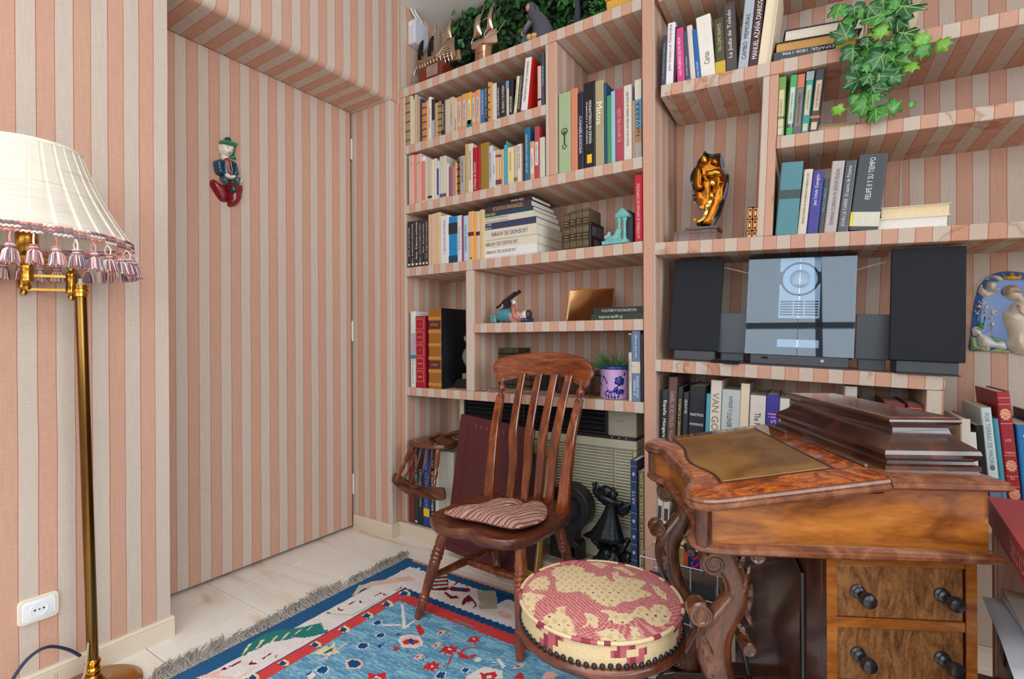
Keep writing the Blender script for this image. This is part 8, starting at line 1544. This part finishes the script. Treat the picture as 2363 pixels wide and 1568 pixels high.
s2 = ship(Matrix.Translation((-1.432, Y0, 2.405)), 'model_ship', 'smaller polished silver ship model with two full sails on a round metal base', .15, .06, .25, False, [(-.04, .04, .125, .012), (.03, .045, .14, .03)], None)
MB().lathe([(.056, -.1165), (.056, -.112), (.053, -.11), (.053, -.016), (.055, -.014), (.055, -.011), (.001, -.010)], 40, Matrix.Diagonal((1, .8, 1, 1))).build('round_base', mat((186, 150, 122), .2, 1.0, vary=.1), s2, smooth=True, ang=40)
b = MB(); text(b, 'Regata 1992', (0, -.0432, -.045), (1, 0, 0), (0, 0, 1), .05, .008); b.build('lettering', mat((110, 80, 60), .4, .6, vary=0), s2)
for x in (-.03, .035): MB().tube([(x, 0, -.012), (x, 0, .006)], [.003, .005], 8).build('stand_pin', SV, s2, smooth=True)
sail(s2, (-.04, 0, .055), .058, .022, .105, .018, -.008, .02, [(-.078, -.008, .04), (.0, -.012, .175)]); sail(s2, (.032, 0, .06), .046, .016, .11, .02, -.008, .018, [(.0, -.008, .05), (.064, -.012, .185)])
MB().tube([(.07, 0, .045), (.128, -.004, .088)], [.003, .002], 8).build('bowsprit', SV, s2, smooth=True)
for x, z in ((-.045, .135), (.012, .135)): MB().tube([(x - .022, 0, z), (x + .012, 0, z + .003)], .004, 8).build('furled_pennant', SVD, s2, smooth=True)
b = MB()
for p, q in (((.06, 0, .18), (.09, 0, .06)), ((-.02, 0, .16), (.02, -.01, .05)), ((.06, 0, .18), (.07, -.01, .05))): b.tube([p, q], .0006, 4)
b.build('rigging', SVD, s2)
# nativity group, candlestick, folder
nv = thing('figurine_group', 'painted figurine of a grey cloaked woman bending over a kneeling blue child', 'figurine', (-1.125, 1.935, 2.2885))
b = MB(); rings = []
for t, (cx, rx, ry, z) in enumerate([(.03, .06, .04, .0), (.032, .055, .038, .03), (.03, .047, .034, .07), (.018, .04, .03, .11), (.0, .033, .027, .145), (-.018, .024, .022, .165), (-.026, .02, .02, .178), (-.028, .021, .021, .192), (-.024, .014, .015, .204), (-.02, .003, .003, .208)]):
    rings.append([(cx + rx * cos(a) * (1 + .06 * cos(6 * a + z * 30)), ry * sin(a), z) for a in [2 * pi * k / 24 for k in range(24)]])
b.loft(rings); b.build('cloak', GL((74, 72, 84), .5, .2), nv, smooth=True, ang=180); MB().ball((-.036, -.012, .187), (.014, .013, .017), 12, 10).build('face', GL((176, 130, 112), .5, .05), nv, smooth=True)
MB().tube(smoothpath([(-.015, -.03, .11), (-.04, -.03, .085), (-.052, -.024, .07)], 4), [.014, .013, .012, .012, .011, .011, .010, .008, .006], 8).build('arm', GL((84, 80, 92), .5, .2), nv, smooth=True)
b = MB(); b.loft([[(-.055 + r_ * cos(a), -.012 + r_ * .8 * sin(a), z) for a in [2 * pi * k / 16 for k in range(16)]] for r_, z in ((.026, 0), (.026, .02), (.02, .045), (.014, .062), (.006, .068))]); b.build('kneeling_robe', GL((40, 100, 128), .4, .2), nv, smooth=True, ang=180)
MB().ball((-.062, -.016, .078), (.012, .012, .014), 12, 9).build('kneeling_head', GL((166, 120, 84), .5, .2), nv, smooth=True); b = lump(5, 9, (-.03, -.035, .012, .02, -.015, .04), (.010, .016)); b.build('infant_in_straw', GL((196, 156, 96), .6, .4), nv, smooth=True, ang=180)
tag(MB(Matrix.Translation((-.925, 1.93, 2.2885))).lathe([(.04, 0), (.042, .004), (.03, .012), (.014, .03), (.0125, .08), (.010, .16), (.006, .22), (.0045, .3), (.007, .31), (.001, .312)], 20).build('candlestick', mat((44, 48, 66), .35, vary=.1), smooth=True), 'slender dark blue black candlestick standing before the hedge', 'candlestick')
fo = thing('folder', 'ochre yellow cardboard folder lying at the right end of the top shelf', 'folder', M=Matrix.Translation((-.775, 1.885, 2.2885)) @ Matrix.Rotation(R(3), 4, 'Z'))
YL = mat((206, 158, 62), .6, vary=.08); MB().loft([[(0, 0, .0), (.125, .0, .0), (.125, .2, .0), (0, .2, .0)], [(-.004, -.002, .05), (.125, -.002, .052), (.125, .2, .052), (-.004, .2, .05)]]).build('folder_body', YL, fo, bevel=.004); MB().box(-.006, -.008, .0515, .127, .2, .0545).build('flap', mat((220, 176, 88), .6), fo)
# junction box on the left wall and its cables
jb = thing('junction_box', 'white plastic junction box fixed to the striped wall left of the ships', 'junction box', (-1.9045, 1.965, 2.615))
MB().box(0, -.04, -.062, .05, .06, .062).build('housing', mat((206, 208, 214), .4, vary=.03), jb, bevel=.006, seg=3); MB().box(.0505, -.035, -.057, .053, .055, .057).build('cover', mat((196, 200, 210), .4, vary=.03), jb, bevel=.003); MB().box(.012, -.0412, .03, .03, -.04, .052).build('sticker', mat((232, 232, 230), .5), jb)
tag(MB().tube(smoothpath([(-1.878, 1.985, 2.678), (-1.885, 1.97, 2.705), (-1.892, 1.95, 2.73), (-1.894, 1.94, 2.748)], 4), .006, 8).build('cable', mat((206, 204, 200), .4, vary=0), smooth=True), 'thick white cable rising from the junction box, the left one', 'cable'); tag(MB().tube(smoothpath([(-1.868, 2.0, 2.678), (-1.874, 1.985, 2.705), (-1.882, 1.965, 2.73), (-1.886, 1.955, 2.748)], 4), .006, 8).build('cable', mat((206, 204, 200), .4, vary=0), smooth=True), 'thick white cable rising from the junction box, the right one', 'cable')
# ------------------------------------------------------------------ ivy in a cream pot on the top right shelf
cp = thing('cream_pot', 'crumpled cream pot behind the trailing ivy on the top right shelf', 'pot', M=RF @ Matrix.Translation((.655, .10, 1.9355)))
b = MB(); rgp = random.Random(6)
b.loft([[((r_ + .0035 * sin(a * 5 + z * 90) + .002 * sin(a * 13)) * cos(a), (r_ + .0035 * sin(a * 5 + z * 90) + .002 * sin(a * 13)) * .85 * sin(a), z) for a in [2 * pi * k / 40 for k in range(40)]] for r_, z in ((.036, 0), (.042, .004), (.044, .03), (.046, .06), (.047, .09), (.05, .104), (.046, .107), (.042, .09), (.001, .085))]); b.build('pot_body', mat((212, 192, 156), .6, vary=.25, scale=30, bump=.5), cp, smooth=True, ang=180)
iv = thing('ivy', 'trailing green ivy hanging over the top right shelf edge', 'ivy', M=RF)
def ivyoutline():
    tips = [(0, 1.0, .0), (.62, .62, 0), (.88, .0, 0), (.52, -.38, 0)]
    half = [(0, .62), (.10, .42), (.20, .30), (.42, .38), (.50, .16), (.40, .06), (.34, -.02), (.48, -.14), (.44, -.26), (.30, -.34), (.14, -.38), (.05, -.32), (0, -.26)]
    return [(x, y) for x, y in half] + [(-x, y) for x, y in half[-2:0:-1]]
io = ivyoutline()
IM = [mat((36, 98, 52), .28, 0, .5, .15, .3, 30), mat((66, 140, 56), .3, 0, .5, .1, .25, 30), mat((112, 176, 50), .35, 0, .5, .1, .2, 30)]
def ivymesh(m, k):
    b = MB(); f = lambda x, y: (x, y, -.16 * abs(x) * (1 if k else 1.5) + .10 * sin(7 * x + k) * abs(x) - .12 * max(0, y) ** 2 - .1 * y * y * (k == 2))
    mids = [(0, .38), (0, .1), (0, -.14)]
    n = len(io); vs = [f(*p) for p in io] + [(0, .1, .035)]; 
    inner = [f(p[0] * .5, .08 + (p[1] - .08) * .5) for p in io]
    vs2 = [f(*p) for p in io] + inner + [(0, .08, .0)]
    b.add(vs2, [(i, (i + 1) % n, n + (i + 1) % n, n + i) for i in range(n)] + [(n + i, n + (i + 1) % n, 2 * n) for i in range(n)])
    b.m = 1; b.tube([(0, -.26, .006), (0, .1, .008), (0, .55, -.03)], .012, 4); 
    for s in (-1, 1): b.tube([(0, -.1, .008), (s * .22, .12, -.02), (s * .36, .30, -.05)], .008, 4); b.tube([(0, -.16, .008), (s * .3, -.16, -.04)], .007, 4)
    o = b.build('leaf', [m, mat((150, 180, 110), .5, vary=0)], iv, smooth=True, ang=60); md = o.modifiers.new('s', 'SOLIDIFY'); md.thickness = .012; return o
proto = {}
LV = [(850,40,230,-20,1),(1055,95,270,10,0),(950,210,190,40,1),(950,360,290,200,0),(1065,590,270,0,0),(1340,235,330,-130,1),(1290,640,300,150,1),(1680,190,360,60,0),(1400,50,260,0,0),(1700,50,220,0,0),(1690,490,300,70,0),(1550,110,170,0,1),(1160,160,150,0,1),(1380,430,180,0,2),(1380,760,330,-30,0),(1580,780,280,60,1),(1660,690,160,0,1),(1850,620,190,160,2),(1870,720,190,-10,1),(2060,715,170,80,2),(1740,880,170,10,2),(1120,830,200,0,0),(1130,970,280,-60,0),(1370,1030,320,-10,0),(1140,1180,170,0,1),(930,1305,150,20,2),(1220,1260,280,-60,1),(1320,1240,150,0,1),(1430,1190,120,0,0),(1370,1390,240,0,1),(1570,1340,200,130,1),(1760,1355,100,0,1),(1545,560,140,60,2),(1240,860,130,0,1),(1500,950,220,60,0),(1560,1010,200,100,0),(1230,500,160,0,0),(1500,620,160,0,0),(1300,380,120,0,1),(1250,150,200,30,0),(1450,330,220,-20,0),(1600,330,240,40,0),(1180,700,170,-20,0),(1420,880,240,10,0),(1330,1120,220,20,0),(1260,980,200,-30,0),(1480,740,200,30,1)]
def ivp(a, c, dy): # crop position on a plane just in front of the shelf edge, room frame of the right unit
    k = 1.0 + dy * .5
    return (IVX(a, c)[0], dy, IVX(a, c)[1])
def IVX(a, c): # fitted once from three shelf corners
    return (.3093 + a * 2.094e-4 + c * -1.5e-6 + (a - 1200) * (c - 600) * 1.2e-8, 2.0335 - c * 2.42e-4 - (a - 1200) * 0.04e-4)
rg = random.Random(12); LP = []
for i, (a, c, s, rot, k) in enumerate(LV):
    if k not in proto: proto[k] = ivymesh(IM[k], k); o = proto[k]
    else: o = proto[k].copy(); link(o, iv)
    x, y, z = ivp(a, c, -.035 - .03 * rg.random()); sc_l = s * 2.3e-4 / 1.55
    LP.append((x, y, z))
    o.matrix_local = Matrix.Translation((x, y, z)) @ Matrix.Rotation(R(90), 4, 'X') @ Matrix.Rotation(R(180 + rot), 4, 'Z') @ Matrix.Rotation(R(rg.uniform(-28, 28)), 4, 'X') @ Matrix.Rotation(R(rg.uniform(-32, 32)), 4, 'Y') @ Matrix.Scale(sc_l * 1.7, 4)
STM = mat((168, 160, 120), .5, vary=.1)
for pts in ([(1350, -60), (1210, 40), (1200, 250), (1190, 500), (1170, 800)], [(1380, -40), (1450, 230), (1440, 420), (1300, 640), (1290, 800), (1300, 1000), (1180, 1110), (1230, 1200), (1270, 1390)], [(1400, -40), (1560, 290), (1600, 420), (1590, 520), (1540, 690), (1440, 860)], [(1330, -60), (1250, 200), (1240, 500), (1280, 640)], [(1220, 1200), (1100, 1230), (985, 1275)], [(1640, 690), (1780, 690), (1930, 630), (1975, 690)], [(1620, 830), (1700, 825)], [(1500, 240), (1420, 400), (1370, 620)]):
    MB().tube(smoothpath([(*ivp(a, c, -.012 if j else .05),) for j, (a, c) in enumerate(pts)], 5), .0018, 6).build('stem', STM, iv, smooth=True)
# ------------------------------------------------------------------ right ledge, low bookcase and what lies on it
tag_ = MB().box(.796, -.0, .488, 1.35, .3, .53).build('shelf', F_R, br, bevel=.003)
lb = thing('low_bookcase', 'low fabric covered bookcase in the right corner under the red book', 'bookcase', (0, 0, 0))
F_lb = fabric('fabric_low', .081, .02, stain=.3)
MB().box(.258, 1.40, .0, .62, 1.425, .60).build('side_panel', F_lb, lb, bevel=.002); MB().box(.262, .70, .0, .62, .72, .60).build('side_panel', F_lb, lb, bevel=.002)
MB().box(.262, .721, .40, .62, 1.399, .424).build('shelf', F_lb, lb, bevel=.002); MB().box(.60, .721, 0, .62, 1.399, .6).build('back_panel', F_lb, lb); MB().box(.262, .721, .02, .60, 1.399, .04).build('shelf', F_lb, lb)
MB().box(.30, .70, .6005, .62, 1.425, .62).build('top_board', F_lb, lb, bevel=.002)
RM = Matrix.Translation((.248, 1.405, .6205)) @ Matrix.Rotation(R(-93), 4, 'Z')
r = lying(RM, .42, .052, .24, (140, 44, 48), 'large faded red box book lying on the low bookcase', 'ESCULTORES VALLISOLETANOS', (186, 130, 124), None, .78, .47, flip=True, pages=(190, 90, 88))
b = MB(); b.ball((.395, -.0006, .026), (.012, .0008, .014), 10, 6); b.build('stamped_emblem', mat((180, 120, 112), .5, vary=0), r)
for i, (dx, dy, a, c, lab) in enumerate(((.02, .0, 4, (70, 66, 60), 'grey magazine lying loose on the red box book'), (.05, .02, -6, (206, 190, 150), 'cream brochure lying on the grey magazine'))):
    o = thing('magazine', lab, 'magazine', M=Matrix.Translation((.34 + dx, 1.36 + dy, .6735 + .012 * i)) @ Matrix.Rotation(R(-90 + a), 4, 'Z') @ Matrix.Rotation(R(2), 4, 'X')); MB().box(0, 0, 0, .28, .2, .003).build('cover', mat(c, .4), o); MB().box(.002, .003, .003, .278, .198, .009).build('pages', PAGE, o)
PW = mat((206, 212, 222), .5, vary=.05)
pp = thing('paper_pile', 'loose pile of white papers and plastic sleeves on the low bookcase shelf', 'papers', M=Matrix.Translation((.255, 1.395, .4245)) @ Matrix.Rotation(R(-92), 4, 'Z'))
for i in range(7):
    g = random.Random(i); ww, hh_ = .30, .21; b = MB(); nx, ny = 8, 5; z0 = .002 + .010 * i
    vs = [((x / nx) * ww, (y / ny) * hh_, z0 + .006 * sin(x * .9 + i) * (x / nx) + .008 * (x / nx) * (i > 4) * sin(y * 1.1) + .004 * cos(y + i)) for y in range(ny + 1) for x in range(nx + 1)]
    b.add(vs, [(y * (nx + 1) + x, y * (nx + 1) + x + 1, (y + 1) * (nx + 1) + x + 1, (y + 1) * (nx + 1) + x) for y in range(ny) for x in range(nx)])
    o = b.build('sheet', PW if i % 3 else mat((226, 220, 206), .6), pp, smooth=True, M=Matrix.Translation((g.uniform(-.012, .01), g.uniform(-.02, .02), 0)) @ Matrix.Rotation(g.uniform(-.06, .06), 4, 'Z')); md = o.modifiers.new('s', 'SOLIDIFY'); md.thickness = .0015
for k, (x, z, th, d, col, lab, tl) in enumerate(((.235, .05, .05, .26, (196, 176, 116), 'yellowed magazine bundle lying at the foot of the low bookcase', -24), (.225, .165, .05, .26, (88, 70, 62), 'grey brown folio book lying aslant below the papers', -20), (.262, .262, .06, .25, (48, 32, 26), 'dark leather folio with ribs lying on the grey brown one', -18))):
    M = Matrix.Translation((x, 1.385, z + .10)) @ Matrix.Rotation(R(-91), 4, 'Z') @ Matrix.Rotation(R(tl * -.35), 4, 'Y')
    r = lying(M, .34, th, d, col, lab, None, pages=(206, 190, 150))
    if k == 2: 
        for q in range(5): MB().box(.04 + q * .06, -.003, .004, .048 + q * .06, .002, th - .004).build('spine_rib', mat((36, 24, 20), .45), r, bevel=.0015)
# wire rack and boxes behind the desk legs
wr = thing('wire_rack', 'white wire magazine rack on the floor behind the far desk leg', 'rack', (-.46, 1.62, .004)); WM = mat((196, 196, 200), .35, .3, vary=0)
for z in (.02, .10, .19, .28): MB().tube([(-.10, 0, z), (.14, 0, z), (.14, .14, z), (-.10, .14, z), (-.10, 0, z)], .0022, 6).build('wire_hoop', WM, wr, smooth=True)
for x in (-.10, -.02, .06, .14):
    for y in (0, .14): MB().tube([(x, y, .0), (x, y, .28)], .0022, 6).build('wire_upright', WM, wr, smooth=True)
for i in range(5): 
    o = thing('magazine', 'dark magazine standing in the wire rack, %s from the front' % ORD(i + 1), 'magazine', (-.45 + .002 * i, 1.635 + i * .024, .0265), 0, 'magazines in the wire rack'); MB().box(-.085, 0, 0, .12, .004, .21 - .012 * (i % 3)).build('cover', mat(((58, 60, 66), (150, 150, 140), (40, 42, 50), (120, 100, 90), (70, 72, 80))[i], .35), o); MB().box(-.084, .004, 0.001, .119, .012, .205 - .012 * (i % 3)).build('pages', PAGE, o)
